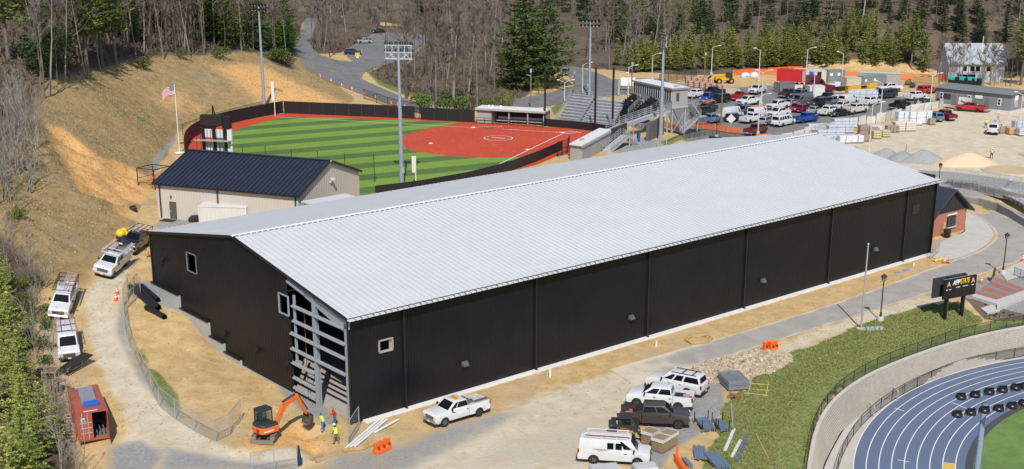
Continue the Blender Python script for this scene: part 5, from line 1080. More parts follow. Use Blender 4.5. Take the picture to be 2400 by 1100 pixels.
dr = MB(); dr.box((.60,-.0,0),(1.14,.05,CHH-.3)); d2 = dr.build('door',RUST,ct); d2.location = (CW/2-.03,-.06,CHH/2); d2.rotation_euler = (0,0,R(-96)); d2['label'] = 'open rusty container door'
for y in (-.55,.2): MB().box((y,-.04,0),(.05,.05,CHH-.35)).build('locking_bar',mat('worn_bars',(.45,.38,.34),.6),d2) if False else None
mb = MB()
for x in (.3,.6,.9): mb.bar((x,.3,.5),(x,4,.9),.07)
o = mb.build('steel_bars',mat('blue_grey_bar',(.12,.18,.27),.5),None); o.parent = None; o.matrix_world = Matrix.Translation(ct.location)@Matrix.Rotation(ct.rotation_euler.z,4,'Z'); tag(o,'blue grey steel bars lying inside the rusty container','steel bars')
for y in (.12,CL-.12): MB().box((-.1,y,CHH+.015),(1.1,.12,.02)).build('roof_stripe',WHITE,ct)
def oncont(o,x,y,z,rz=0): o.matrix_world = Matrix.Translation(ct.location)@Matrix.Rotation(ct.rotation_euler.z,4,'Z')@Matrix.Translation((x,y,z))@Matrix.Rotation(rz,4,'Z'); return o
tag(oncont(MB().hexa([(-.62,-1.6,0),(.62,-1.6,0),(.62,1.6,0),(-.62,1.6,0),(-.62,-1.5,.05),(.62,-1.5,.05),(.62,1.6,.42),(-.62,1.6,.42)]).build('sheet_stack',mat('grey_sheet',(.28,.29,.31),.5,.3)),.05,3.3,CHH+.03),'grey metal sheet stack on the rusty container roof','sheets')
tag(oncont(MB().box((0,0,.12),(1.2,.7,.24)).build('blue_tarp',mat('blue_tarp',(.02,.12,.55),.5)),.12,1.45,CHH+.03),'blue tarp strip on the rusty container roof','tarp')
def crate(px,py,rz,label,L=1.6,W=1.2,H=.9,m=TIMBER):
    q = at(px,py); t = thing('timber_crate',label,'crate',q,rz); mb = MB()
    for x in (-L/2,0,L/2):
        for y in (-W/2,W/2): mb.bar((x,y,0),(x,y,H),.09)
    for z in (.1,H):
        for y in (-W/2,W/2): mb.bar((-L/2,y,z),(L/2,y,z),.09)
        for x in (-L/2,L/2): mb.bar((x,-W/2,z),(x,W/2,z),.09)
    mb.build('frame',m,t); bm = MB().bar((-L/2,0,0),(L/2,0,0),.14,.05).mesh('slat',OLDT)
    for k in range(7): link('slat',bm,t,(0,-W/2+.1+k*(W-.2)/6,H*.9))
    return t
crate(122,888,.9,'timber crate of dark boards among the trees beside the rusty container'); crate(132,925,.4,'broken timber frame leaning by the rusty container',1.5,1.0,1.3)
t = thing('pipe_bundle','bundle of black pipes behind the rusty container','pipes',at(176,868)+Vector((0,0,.2)),R(20))
for k in range(6): MB().tube([(-1.5,k*.22-.55,.12+.1*(k % 2)),(1.7,k*.22-.55,.9)],.10,8).build('pipe',RUB,t)
t = ladder(2.8,.55,ORL,label='orange ladder leaning against the side of the rusty container'); t.matrix_world = Matrix.Translation(ct.location)@Matrix.Rotation(ct.rotation_euler.z,4,'Z')@Matrix.Translation((-1.75,2.0,.75))@Matrix.Rotation(R(90),4,'Z')@Matrix.Rotation(R(-40),4,'Y')
PIPEB = mat('black_drain_pipe',(.012,.012,.013),.5); PG = 'black drain pipes on the bank'
for (a,b,l) in (((305,678),(368,733),'lower long black drain pipe on the bank'),((320,676),(373,728),'middle long black drain pipe on the bank'),((333,677),(371,710),'upper black drain pipe nearest the hall'),((343,727),(387,750),'short black drain pipe lowest on the bank')):
    A = at(*a)+Vector((0,0,.32)); B = at(*b)+Vector((0,0,.32)); mb = MB(); n = 26; pts = [A.lerp(B,i/n) for i in range(n+1)]; mb.tube(pts,[.30 if i % 2 else .27 for i in range(n+1)],10,cap=False); mb.tube([A+(B-A)*.02,B-(B-A)*.02],.24,10,False); o = mb.build('drain_pipe',PIPEB,smooth=True); tag(o,l,'pipe',PG)
F1 = gp((302,690),(290,720),(291,760),(300,800),(322,850),(350,910),(375,955),(400,975),(440,1003),(480,1022),(522,1044),(548,1005),(566,985))
fence('chain_link_fence','grey chain link fence curving between the dirt track and the bank',F1,1.9,3.0,GALV,WIRE,.03,rails=(1.0,.04))
fence('chain_link_fence','bundle of grey fence panels propped at the top of the bank',gp((300,705),(322,672),(335,690),(300,722)),1.6,1.6,GALV,WIRE,.03,rails=(1.0,.1))
fence('temporary_fence','short grey temporary fence at the bottom edge below the excavator',gp((590,1114),(642,1106),(697,1098)),1.9,2.2,GALV,WIRE,.03,rails=(1.0,.45,.05))
fence('wire_barrier','single grey fence panel standing at the hall corner',gp((816,1046),(842,1004)),2.0,3.6,GALV,WIRE,.035,rails=(1.0,.06))
t = tag(MB().hexa([(0,0,.2),(.5,.1,.2),(.55,.14,.2),(.05,.04,.2),(.1,0,1.9),(.3,.06,1.9),(.33,.1,1.9),(.13,.04,1.9)]).build('cloth',mat('navy_cloth',(.02,.035,.09),.9)),'navy cloth hanging on the end of the temporary fence','cloth'); t.location = at(697,1098)
fence('wire_barrier','grey fence panel on the concrete apron at the far hall corner',zp(.05,(2181,607),(2201,592)),1.9,2.3,GALV,WIRE,.03,rails=(1.0,.05))
for a,b,l in (((806,1058),(890,986),'long white pipe on the ground farthest left by the hall corner'),((812,1060),(899,986),'long white pipe in the middle by the hall corner'),((832,1050),(908,985),'long white pipe nearest the wall by the hall corner'),((878,1017),(934,986),'short white pipe lying apart by the black wall')):
    A = at(*a)+Vector((0,0,.12)); B = at(*b)+Vector((0,0,.12)); o = MB().bar(A,B,.2,.16).build('white_pipe',mat('white_pvc',(.70,.70,.68),.5),bevel=.04); tag(o,l,'pipe')
STRAW = mat('straw',(.40,.27,.11),.95,var=.3,scale=6,bump=.05)
A = at(804,1062)+Vector((0,0,.1)); B = at(876,1046)+Vector((0,0,.1)); tag(MB().tube([A.lerp(B,i/8)+Vector((0,.15*math.sin(i),0)) for i in range(9)],.22,8).build('straw_wattle',STRAW,smooth=True),'straw roll on the ground left of the orange barrier','straw roll')
q = at(1637,798)+Vector((0,0,.1)); mb = MB(); mb.tube([(1.35*math.cos(a*.349)*(1+.12*math.sin(a*2)),1.1*math.sin(a*.349),.05*math.sin(a*1.7)) for a in range(19)],.20,8); o = mb.build('straw_wattle',STRAW,smooth=True); o.location = q; tag(o,'ring of straw roll beside the service road','straw roll')
def barrier(px,py,rz,label,L=1.9,n=4,z=None):
    q = at(px,py) if z is None else atz(px,py,z); t = thing('water_barrier',label,'barrier',q,rz); pr = [(-.30,0),(.30,0),(.28,.28),(.16,.42),(.13,1.0),(-.13,1.0),(-.16,.42),(-.28,.28)]
    mb = MB(); mb.loft([[(x,y,z_) for y,z_ in pr] for x in (-L/2,L/2)]); mb.build('body',SAFE,t,bevel=.04); m = MB()
    for k in range(n): m.box((-L/2+.25+k*(L-.5)/(n-1),0,1.02),(.22,.16,.08))
    m.build('cap',mat('orange_pale',(.78,.30,.12),.6),t); m = MB()
    for k in range(n): m.box((-L/2+.25+k*(L-.5)/(n-1),-.235,.55),(.12,.22,.2))
    m.build('fork_slot',mat('slot_dark',(.25,.04,.01),.8),t); return t
barrier(896,1058,R(10),'orange water filled barrier at the edge of the gravel',1.7,3)
for i,(a,b) in enumerate(((1797,822),(1812,822))): barrier(a,b,R(-2),('left' if i == 0 else 'right')+' orange barrier of the pair behind the rock pile',1.0,2)
for k,(a,b,l) in enumerate(((742,1074,'timber block on the ground below the trench'),(752,1080,'second timber offcut nearest the gravel edge'))):
    o = MB().box((0,0,.12),(1.2-.3*k,.35,.24)).build('timber',TIMBER,bevel=.02); o.location = at(a,b); o.rotation_euler = (0,0,.2-.3*k); tag(o,l,'timber')
for a,b,hh,l in ((1289,884,1.0,'white stub pipe upright at the foot of the black wall, nearer one'),(1538,812,.6,'white stub pipe upright at the foot of the black wall, middle one'),(2141,624,.35,'white stub pipe near the far end of the black wall')):
    q = at(a,b); o = MB().lathe([(.11,0),(.11,hh),(.08,hh)],n=10).build('stub_pipe',mat('white_pvc',(.70,.70,.68),.5),smooth=True); o.location = q; tag(o,l,'pipe')
for a,b,l in ((2105,641,'grey manhole cover left of its twin by the black wall'),(2125,634,'grey manhole cover nearest the far hall corner')):
    q = at(a,b); o = MB().lathe([(.5,0),(.5,.06),(.44,.09),(.1,.09)],n=14).build('manhole_cover',GALV); o.location = q; tag(o,l,'manhole cover')
mb = MB();
for k in range(5): mb.ball((k*.32-.6,.1*math.sin(k*2),.15),.28,7,4,(1,.8,.7))
o = mb.build('hose_heap',mat('yellow_hose',(.60,.42,.05),.7),smooth=True); o.location = at(2199,612); tag(o,'yellow hose heap at the far corner of the hall','hose')
# ---- rocks, panels, pallets, steel at the parked row
q0 = at(1735,862); rr = random.Random(3)
mb = MB()
def heap(x,y): return max(0,1.25*math.exp(-((x+.4)/3.9)**2-(y/1.7)**2)+.5*math.exp(-((x-3.2)/2.3)**2-((y-.3)/1.3)**2)-.10)
_hv = at(1830,832)-at(1650,878); hd = math.atan2(_hv.y,_hv.x); ch,sh = math.cos(hd),math.sin(hd)
for k in range(2300):
    x,y = rr.uniform(-6.5,6.5),rr.uniform(-3.2,3.2); z = heap(x,y)
    if z <= 0.0: continue
    r = rr.uniform(.13,.30); o = len(mb.v); px_,py_ = q0.x+x*ch-y*sh,q0.y+x*sh+y*ch
    M = Matrix.Rotation(rr.uniform(0,6),3,'Z')@Matrix.Rotation(rr.uniform(0,6),3,'X'); f = [rr.uniform(.7,1.2) for _ in range(3)]
    vs = [M@Vector((a*f[0]*r,b*f[1]*r,c*f[2]*r*.8)) for a,b,c in ((-1,-.8,-.6),(.9,-1,-.7),(1,.9,-.6),(-.8,1,-.7),(-.7,-.6,.8),(.8,-.7,.6),(.6,.8,.9),(-.8,.6,.6))]
    mb.hexa([(v.x+px_,v.y+py_,v.z+z*rr.uniform(.75,1.0)+h1(q0.x,q0.y)+.02) for v in vs])
ROCK = NT('quarry_stone'); _rp = ROCK.pos(); _rc = ROCK.ramp(ROCK.noise(_rp,2.8,3,.8),((.3,(.26,.20,.13)),(.5,(.42,.34,.24)),(.7,(.54,.47,.38)))); ROCK = ROCK.set(_rc,.9)
o = mb.build('rock_pile',ROCK); tag(o,'heap of tan quarry rocks between the road and the grass','rocks',kind='stuff')
t = thing('panel_stack','stack of grey chain link fence panels at the grass edge','fence panels',at(1718,905),R(62)); pl = MB()
for x in (-1.35,1.35): pl.bar((x,-.95,0),(x,.95,0),.05)
for y in (-.95,0,.95): pl.bar((-1.35,y,0),(1.35,y,0),.05)
pm_ = pl.mesh('panel',STEEL); wm = MB().add([(-1.35,-.95,0),(1.35,-.95,0),(1.35,.95,0),(-1.35,.95,0)],((0,1,2,3),)).mesh('wire_mesh',WIRE)
for k in range(14): o = link('panel',pm_,t,(rr.uniform(-.05,.05),rr.uniform(-.05,.05),.15+k*.065)); link('wire_mesh',wm,o)
for y in (-.6,.6): MB().bar((-1.5,y,.05),(1.5,y,.05),.12).build('skid',TIMBER,t)
WRAP = mat('clear_wrap',(.62,.61,.57),.35,var=.12); BLK = mat('tan_concrete_block',(.25,.185,.105),.95,var=.2,scale=3)
def block_pallet(px,py,rz,label):
    t = thing('block_pallet',label,'pallet',at(px,py),rz); MB().box((0,0,.07),(1.15,1.15,.14)).build('pallet',OLDT,t); bm = MB().box((0,0,0),(.54,.54,.20)).mesh('block',BLK,bevel=.02)
    for i in (-1,1):
        for j in (-1,1):
            for k in range(5): link('block',bm,t,(i*.285,j*.285,.25+k*.215))
    MB().loft([[(x*1.02,y*1.02,z) for x,y in ((-.58,-.58),(.58,-.58),(.58,.58),(-.58,.58))] for z in (.95,1.24)],caps=False).build('wrap',WRAP,t); return t
block_pallet(1524,1040,.2,'pallet of tan blocks behind on the left'); block_pallet(1567,1044,.2,'pallet of tan blocks behind on the right'); block_pallet(1548,1056,.2,'pallet of tan blocks in front of two others')
GW = mat('grey_wrapped',(.46,.455,.45),.6,var=.12,bump=.04)
for a,b,L,l in ((1417,1135,2.3,'tall grey wrapped stack in front of the white work van, left one'),(1512,1132,1.9,'grey wrapped stack in front of the white work van, right one')):
    o = MB().loft([[(-.75,-L/2,0),(.75,-L/2,0),(.75,L/2,0),(-.75,L/2,0)],[(-.74,-L/2,1.3),(.74,-L/2,1.3),(.72,L/2,1.3),(-.72,L/2,1.3)],[(-.6,-L/2+.1,1.5),(.6,-L/2+.1,1.5),(.6,L/2-.1,1.5),(-.6,L/2-.1,1.5)]]).build('wrapped_stack',GW,bevel=.06,seg=2); o.location = at(a,b); o.rotation_euler = (0,0,R(60)); tag(o,l,'wrapped stack')
sk = thing('skid_steer','black and yellow skid steer loader between the brown pickup and the white work van','loader',at(1462,1028),R(-38)); YEL = P_YELLOW
for s in (-1,1):
    for x in (-.5,.5): w_ = MB().lathe([(.2,-.15),(.38,-.16),(.40,0),(.38,.16),(.2,.15)],(0,0,0),14,'y').build('wheel',RUB,sk); w_.location = (x,s*.72,.4); MB().lathe([(.19,-.12),(.19,.12)],(0,0,0),10,'y').build('rim',YEL,w_)
MB().box((-.1,0,.72),(2.0,1.1,.55)).build('body',YEL,sk,bevel=.06)
mb = MB()
for x in (-.45,.55):
    for y in (-.5,.5): mb.bar((x,y,.95),(x*.9,y,2.0),.08)
mb.box((0,0,2.03),(1.2,1.15,.09)); mb.build('cab',EXG,sk); MB().box((-.95,0,1.15),(.6,1.3,.7)).build('engine_hood',EXG,sk,bevel=.06)
for s in (-1,1): mb = MB(); mb.bar((-1.0,s*.78,1.5),(.7,s*.78,1.35),.12,.24); mb.bar((.65,s*.78,1.4),(1.35,s*.78,.5),.12,.22); mb.build('lift_arm',EXG,sk)
mb = MB(); mb.box((1.45,0,.45),(.12,1.6,.7)); mb.build('coupler',YEL,sk)
for y in (-.4,.4): MB().box((1.95,y,.12),(1.0,.12,.06)).build('fork',CHAS,sk)
def bundle(px,py,rz,n,L,m,label,rows=2,w=.14,posts=True):
    t = thing('steel_bundle',label,'steel',at(px,py),rz); bm = MB().box((0,0,0),(L,w*.92,w*.8)).mesh('beam',m)
    for k in range(rows):
        for i in range(n): link('beam',bm,t,(rr.uniform(-.12,.12),(i-(n-1)/2)*w,.3+k*w))
    for x in (-L*.35,L*.35): MB().box((x,0,.12),(.12,n*w+.4,.2)).build('bearer',TIMBER,t)
    if posts:
        for x in (-L*.42,L*.42):
            for y in (-1,1): MB().bar((x,y*(n*w/2+.12),0),(x,y*(n*w/2+.12),1.15),.07).build('stake',CHAS,t)
    return t
BLU = mat('blue_grey_steel',(.16,.225,.31),.45,.3)
bundle(1652,1003,R(62),7,2.3,BLU,'bundle of blue grey steel between tall stakes, nearer the parked row'); bundle(1688,1005,R(58),5,2.2,BLU,'bundle of blue grey steel beside rusty scrap, nearer the grass'); bundle(1640,1068,R(46),5,2.4,BLU,'flat row of blue grey steel near the orange fence',1,.2,False); bundle(1680,1090,R(63),8,2.8,BLU,'bundle of blue grey steel at the bottom edge',2,.14,False); bundle(1611,1092,R(62),2,1.6,BLU,'narrow pair of blue grey beams beside the orange fence',1,.2,False)
for a,b,m,l in (((1699,1058),(1721,1006),TRIMW,'white board on the grass, the upper one'),((1715,1073),(1736,1033),TRIMW,'white board on the grass, the lower one'),((1728,1082),(1750,1020),mat('slate_board',(.10,.12,.19),.6),'slate blue board on the grass'),((1714,948),(1718,1010),GALV,'thin grey pole lying on the grass'),((1742,921),(1764,888),GALV,'grey channel lying at the grass edge by the panel stack'),((1772,1020),(1800,1075),TIMBER,'thin yellow lath on the grass')):
    A = at(*a)+Vector((0,0,.06)); B = at(*b)+Vector((0,0,.06)); tag(MB().bar(A,B,.26 if 'board' in l else .1,.07).build('board',m),l,'board')
t = thing('lath_frame','yellow lath frame lying on the grass near the panel stack','frame',at(1775,912),R(35)); YL = mat('yellow_lath',(.55,.42,.12),.8)
for x in (-1.5,-.3,1.2): MB().bar((x,-1.1,.05),(x,1.1,.05),.07).build('lath',YL,t)
for y in (-.9,.7): MB().bar((-1.8,y,.08),(1.7,y,.08),.07).build('lath',YL,t)
mb = MB()
for k in range(26): a = rr.uniform(0,3); mb.bar((rr.uniform(-.5,.5)-.4*math.cos(a),rr.uniform(-.35,.35)-.4*math.sin(a),rr.uniform(.05,.3)),(rr.uniform(-.5,.5)+.4*math.cos(a),rr.uniform(-.35,.35)+.4*math.sin(a),rr.uniform(.05,.3)),.07)
o = mb.build('rusty_scrap',mat('rusty_scrap',(.25,.12,.06),.9,var=.3)); o.location = at(1722,932); tag(o,'small heap of rusty scrap below the panel stack','scrap',kind='stuff')
t = thing('netting_roll','orange plastic fence roll standing at the grass edge','netting',at(1598,1098),R(60)); MB().hexa([(-2.2,-.35,0),(1.6,-.25,0),(1.6,.25,0),(-2.2,.35,0),(-2.2,-.25,.5),(1.6,-.12,.5),(1.6,.12,.5),(-2.2,.25,.5)]).build('net',SAFE,t,bevel=.08); MB().lathe([(.18,0),(.05,1.5),(.02,1.6)],(1.4,0,0),8).build('upright',SAFE,t)
# ---- lamp posts, pole, scoreboard, plaza
def lamp_post(px,py,hh,label,z=0.0):
    q = atz(px,py,z) if z is not None else at(px,py); t = thing('lamp_post',label,'lamp post',q); MB().lathe([(.36,-.2),(.36,.45),(.32,.5),(.1,.5)],n=14).build('concrete_base',CONC2,t,smooth=True)
    MB().lathe([(.14,.5),(.12,.9),(.075,1.0),(.06,hh-.9),(.10,hh-.85)],n=10).build('pole',mat('bronze_pole',(.035,.022,.018),.5),t,smooth=True)
    h_ = MB().lathe([(.10,hh-.85),(.20,hh-.75),(.24,hh-.35)],n=8).build('lantern',mat('lantern_glass',(.30,.30,.27),.3),t); mb = MB()
    for k in range(8): a = k*math.pi/4; mb.bar((.20*math.cos(a),.20*math.sin(a),hh-.75),(.25*math.cos(a),.25*math.sin(a),hh-.33),.035)
    mb.lathe([(.36,hh-.35),(.34,hh-.30),(.12,hh-.12),(.05,hh-.1),(.03,hh)],n=8); mb.build('lantern_cap',mat('bronze_pole',(.035,.022,.018),.5),h_); return t
lamp_post(2063,752,5.3,'bronze lamp post standing on the grass beside the bare flagpole'); lamp_post(2350,642,5.2,'bronze lamp post beside the striped brick plaza'); lamp_post(2197,462,5.4,'bronze lamp post rising behind the far corner of the hall roof',.0)
t = thing('flagpole','bare silver flagpole on the grass between the road and the track','flagpole',atz(2018,772,-.05)); MB().lathe([(.5,0),(.5,.12),(.2,.16)],n=12).build('base',CONC2,t); MB().lathe([(.115,.1),(.075,9.2)],n=10).build('pole',mat('brushed_pole',(.50,.47,.44),.4,.4),t,smooth=True); MB().ball((0,0,9.3),.13,8,5).build('ball',GALV,t,smooth=True)
mb = MB()
for k in range(6): mb.box((.5+k*.28,-.5-.2*(k % 2),.18),(.34,.4,.36),k*.6)
o = mb.build('rubble_blocks',mat('grey_rubble',(.38,.40,.41),.8)); o.location = atz(2018,772,-.05); o.rotation_euler = (0,0,-.5); tag(o,'small heap of grey blocks at the foot of the bare flagpole','rubble',kind='stuff')
SBM = mat('scoreboard_black',(.008,.008,.009),.5); s0 = Vector((65.76,-16.21,0)); s1 = Vector((68.25,-16.70,0)); sy = math.atan2(s1.y-s0.y,s1.x-s0.x)
sb = thing('scoreboard','black twin faced track scoreboard with white and yellow lettering on two posts','scoreboard',s0,sy)
for x in (.35,2.9): MB().box((x,.28,2.1),(.30,.30,4.8)).build('post',SBM,sb); MB().box((x+.30,.34,2.1),(.05,.2,4.6)).build('post_edge',mat('post_grey',(.12,.12,.13),.5),sb)
fb = MB(); fb.box((1.85,0,3.25),(4.85,.22,2.2)); fbo = fb.build('front_board',SBM,sb); MB().box((1.2,.9,3.3),(4.85,.22,2.2)).build('rear_board',mat('board_grey',(.04,.045,.05),.5),sb); MB().box((1.85,.10,4.36),(4.86,.05,.05)).build('top_edge',GALV,sb)
def text(s,size,m,loc,parent,shear=0.0,ext=.015,align='CENTER'):
    c = bpy.data.curves.new('lettering','FONT'); c.body = s; c.size = size; c.align_x = align; c.align_y = 'CENTER'; c.extrude = ext; c.shear = shear; c.offset = size*.018; o = bpy.data.objects.new('lettering',c); COL.objects.link(o)
    me = bpy.data.meshes.new_from_object(o); bpy.data.objects.remove(o); me.materials.clear(); me.materials.append(m); q = link('lettering',me,parent); q.location = loc; q.rotation_euler = (math.pi/2,0,0); return q
LW = mat('white_letter',(.80,.80,.80),.5); LY = mat('yellow_letter',(.80,.50,.02),.5); LP = mat('peach_letter',(.62,.42,.30),.5)
a = text('APP',.78,LW,(1.15,-.125,3.88),fbo,.22); a.scale = (.80,1,1); b = text('STATE',.78,LY,(2.45,-.125,3.90),fbo,.22); b.scale = (.62,1,1)
for x in (.05,3.72): text('A',.78,LP,(x,-.125,3.78),fbo,0)
for x,z,s in ((-.18,3.2,'APP'),(.28,3.2,'STATE'),(1.5,3.33,'DISTANCE'),(2.35,3.33,'LANE'),(2.8,3.33,'PLACE'),(3.75,3.28,'EVENT')): text(s,.13,LW,(x,-.125,z),fbo)
dm = MB().box((0,0,0),(.22,.03,.26)).mesh('digit_panel',mat('digit_panel',(.022,.023,.025),.25))
for x in (1.35,2.45,3.15):
    for k in range(5): link('digit_panel',dm,fbo,(x,-.12,2.4+k*.22) if False else (x,-.12,2.38+k*.20))
for x in (.0,.4,3.6): MB().box((x,-.12,2.65),(.03,.03,.9)).build('divider',mat('digit_panel',(.022,.023,.025),.25),fbo)
PRED = mat('red_paver',(.40,.125,.07),.9,var=.14,scale=2); PGRY = mat('grey_paver',(.20,.21,.225),.9,var=.14,scale=2)
pz = .06; A0,A1,B0,B1 = (2284,688),(2336,650),(2337,702),(2405,678); pa = tag(thing('brick_plaza','x','x'),None); del pa['label']; del pa['category']; pa['kind'] = 'structure'
for k in range(7):
    f0,f1 = k/7+.004,(k+1)/7-.004; L0 = un(*A0,pz); L1 = un(*A1,pz); R0 = un(*B0,pz); R1 = un(*B1,pz); pts = [L0+(L1-L0)*f0,R0+(R1-R0)*f0,R0+(R1-R0)*f1,L0+(L1-L0)*f1]
    MB().prism([tuple(q[:2]) for q in pts],-.1,pz).build('paver_band',PRED if k % 2 == 0 else PGRY,pa)
cs_ = thing('concrete_steps','broad pale concrete steps beside the striped brick plaza','steps',(0,0,0))
for k,(pp,z0,z1) in enumerate(((((2278,694),(2337,712),(2337,703),(2284,688)),-.9,.12),(((2337,724),(2405,694),(2405,679),(2337,702)),-1.2,.10),(((2347,740),(2405,712),(2405,694),(2346,718)),-1.4,-.32),(((2368,745),(2420,724),(2420,708),(2366,732)),-1.5,-.75))):
    MB().prism([tuple(un(a,b,z1)[:2]) for a,b in pp],z0,z1).build('step',CONC2 if k != 2 else mat('grey_step',(.33,.35,.36),.9),cs_)
MB().prism([tuple(un(a,b,-.1)[:2]) for a,b in ((2298,722),(2325,714),(2344,727),(2315,735))],-.5,-.1).build('landing_slab',CONC2,cs_)
ribbon('mulch_bed',[(2262,700),(2290,704),(2330,720),(2420,742)],[(2308,748),(2330,752),(2360,753),(2420,750)],mat('dark_mulch',(.13,.10,.085),.95,var=.25,scale=5,bump=.08),.05,.8)
SHY = mat('yellow_shrub',(.30,.28,.03),.9,var=.3,scale=6); SHD = mat('dark_sedge',(.04,.022,.022),.9)
for i,(a,b) in enumerate(((2320,747),(2332,757),(2342,745),(2354,754),(2376,754),(2330,742),(2320,740),(2334,738),(2352,735),(2366,742),(2374,740),(2310,716))):
    q = at(a,b); mb = MB(); r = .32 if i < 5 else .24
    for k in range(26): d = Vector((rr.gauss(0,1),rr.gauss(0,1),abs(rr.gauss(0,1))+.2)).normalized()*r; e = d.orthogonal().normalized()*.07; mb.add([tuple(d*.3-e),tuple(d*.3+e),tuple(d*1.05)],((0,1,2),))
    o = mb.build('shrub',SHY if i < 5 else SHD); o.location = q; tag(o,('yellow shrub in the mulch bed, '+('first','second','third','fourth','fifth')[i]+' from the grass') if i < 5 else ('dark sedge clump in the mulch bed, '+('first','second','third','fourth','fifth','sixth','seventh')[i-5]+' of the row'),'plant','yellow shrubs in the mulch bed' if i < 5 else 'dark plants in the mulch bed')
t = thing('road_sign','small dark sign on a grey stand at the plaza corner','sign',atz(2328,660,.03),.3); MB().box((0,0,1.15),(1.0,.06,1.0)).build('board',mat('dark_sign',(.03,.032,.034),.6),t)
for x in (-.45,.45): MB().bar((x,.03,0),(x,.03,1.3),.05).build('leg',GALV,t)
fence('garden_fence','short black railing beside the lamp post at the right edge',zp(.1,(2376,645),(2420,662)),1.0,1.0,FBLK,WIREB,.02,rails=(1.0,.1))
# ---- track wall, fences, hurdles
cop = resample(smooth(np.array([tuple(p) for p in COPE]),2),150)
cc = np.array(TC); WH0,WH1 = -.32,TRACK_Z-.05
def wallp(i,f):
    nrm = cc-cop[i]; nrm = nrm/np.linalg.norm(nrm); q = cop[i]+nrm*(.05+.75*f); return (q[0],q[1],WH0+(WH1-WH0)*f)
wall = thing('retaining_wall','long curved retaining wall of pale concrete blocks around the running track','wall',(0,0,0)); BLW = mat('pale_block',(.43,.395,.335),.92,var=.13,scale=1.6,bump=.02)
mb = MB(); vs = []
for i in range(len(cop)): vs += [wallp(i,0),wallp(i,1)]
for k in range(0,len(vs)): x,y,z = vs[k]; d = np.array([x,y])-cc; d = d/np.linalg.norm(d); vs[k] = (x+d[0]*.12,y+d[1]*.12,z)
mb.add(vs,[(2*i,2*i+1,2*i+3,2*i+2) for i in range(len(cop)-1)]); mb.build('backing',mat('dark_joint',(.20,.18,.15),.95),wall)
seg = np.hypot(*np.diff(cop,axis=0).T); sarc = np.r_[0,np.cumsum(seg)]; rows = 13; bh = (WH0-WH1)/rows; blocks = []
def cpt(s): i = min(max(int(np.searchsorted(sarc,s))-1,0),len(cop)-2); t = (s-sarc[i])/seg[i]; q = cop[i]+(cop[i+1]-cop[i])*t; d = (cop[i+1]-cop[i])/seg[i]; return q,d
BW_ = .62; bmsh = MB().box((0,0,0),(BW_-.03,.16,bh-.025)).mesh('block',BLW); nb = int(sarc[-1]/BW_)
for r in range(rows):
    for i in range(nb):
        s = (i+.5*(r % 2)+.25)*BW_
        if s > sarc[-1]: continue
        q,d = cpt(s); nrm = cc-q; nrm = nrm/np.linalg.norm(nrm); f = (r+.5)/rows; p = q+nrm*(.05+.75*f-.02); blocks.append((p[0],p[1],WH0+(WH1-WH0)*f,math.atan2(d[1],d[0]),rr.uniform(-.012,.012)))
blocks.sort(key=lambda b: (b[0]-CAM[0])**2+(b[1]-CAM[1])**2); mb = MB(); vis = [b for b in blocks if -200 < 0 or True]
def infr(b): v = np.array(b[:3])-CP; d = v@FW; return abs(v@RT/d*FPX) < 1215 and -(v@UP)/d*FPX+550+SHIFT < 1110
first = [b for b in blocks if infr(b)][:300]; fs = set(id(b) for b in first)
for b in blocks:
    if id(b) in fs: o = link('block',bmsh,wall,(b[0]+b[4],b[1]+b[4],b[2]),b[3])
    else: mb.box((b[0]+b[4],b[1]+b[4],b[2]),(BW_-.03,.16,bh-.025),b[3])
mb.build('block_courses',BLW,wall)['kind'] = 'stuff'
mb = MB()
for i in range(len(cop)-1):
    a,b = cop[i],cop[i+1]; na = (cc-a)/np.linalg.norm(cc-a); nb2 = (cc-b)/np.linalg.norm(cc-b); z0,z1 = -.36,-.22
    q = [(*(a-na*.35),z0),(*(a+na*.16),z0),(*(b+nb2*.16),z0),(*(b-nb2*.35),z0)]; mb.hexa([(x,y,z0) for x,y,_ in q]+[(x,y,z1) for x,y,_ in q])
mb.build('coping',mat('coping_block',(.50,.47,.41),.9,var=.1,scale=2),wall)
mb = MB(); vs = []
for i in range(len(cop)):
    nrm = (cc-cop[i])/np.linalg.norm(cc-cop[i])
    for k in range(4): q = cop[i]-nrm*(.0+k*.9); vs.append((q[0],q[1],(-.30 if k == 0 else h1(q[0],q[1])+.05*(1-k/3)+.01)))
mb.add(vs,[(4*i+k,4*i+k+1,4*i+k+5,4*i+k+4) for i in range(len(cop)-1) for k in range(3)])
GRS = NT('verge_grass'); _gp = GRS.pos(); _gm1 = GRS.noise(_gp,.55,5,.65); _gw = GRS.noise(_gp,5.5,5,.75); _gc = GRS.mix(GRS.sm(_gm1,.3,.68),(.11,.165,.04),(.21,.245,.085)); _gc = GRS.mix(GRS.math('MULTIPLY',GRS.sm(_gw,.5,.66),.5),_gc,(.30,.265,.12)); GRS = GRS.set(_gc,.95)
struct(mb.build('grass_verge',GRS,smooth=True))
def offs(d,z,i0=0,i1=None): return [Vector((*(q+(cc-q)/np.linalg.norm(cc-q)*d),z)) for q in cop[i0:i1]]
fence('wall_top_fence','black wire fence along the top of the curved track wall',offs(-.2,-.22),1.15,2.4,FBLK,WIREB,.028,rails=(1.0,.06))
lowp = [Vector((TC[0]+43.7*math.cos(a),TC[1]+43.7*math.sin(a),TRACK_Z)) for a in np.linspace(R(62),R(160),60)]
lf = [Vector(un(a,b,TRACK_Z)) for a,b in ((1957,1130),(1966,1090),(1979,1058),(2005,1012),(2047,970),(2120,920),(2240,868),(2330,848),(2420,832))]
lf = [Vector(q) for q in smooth(np.array([tuple(q) for q in lf]),2)]
fence('track_fence','low black wire fence at the outside of the running track',lf,1.1,2.6,FBLK,WIREB,.028,rails=(1.0,.06))
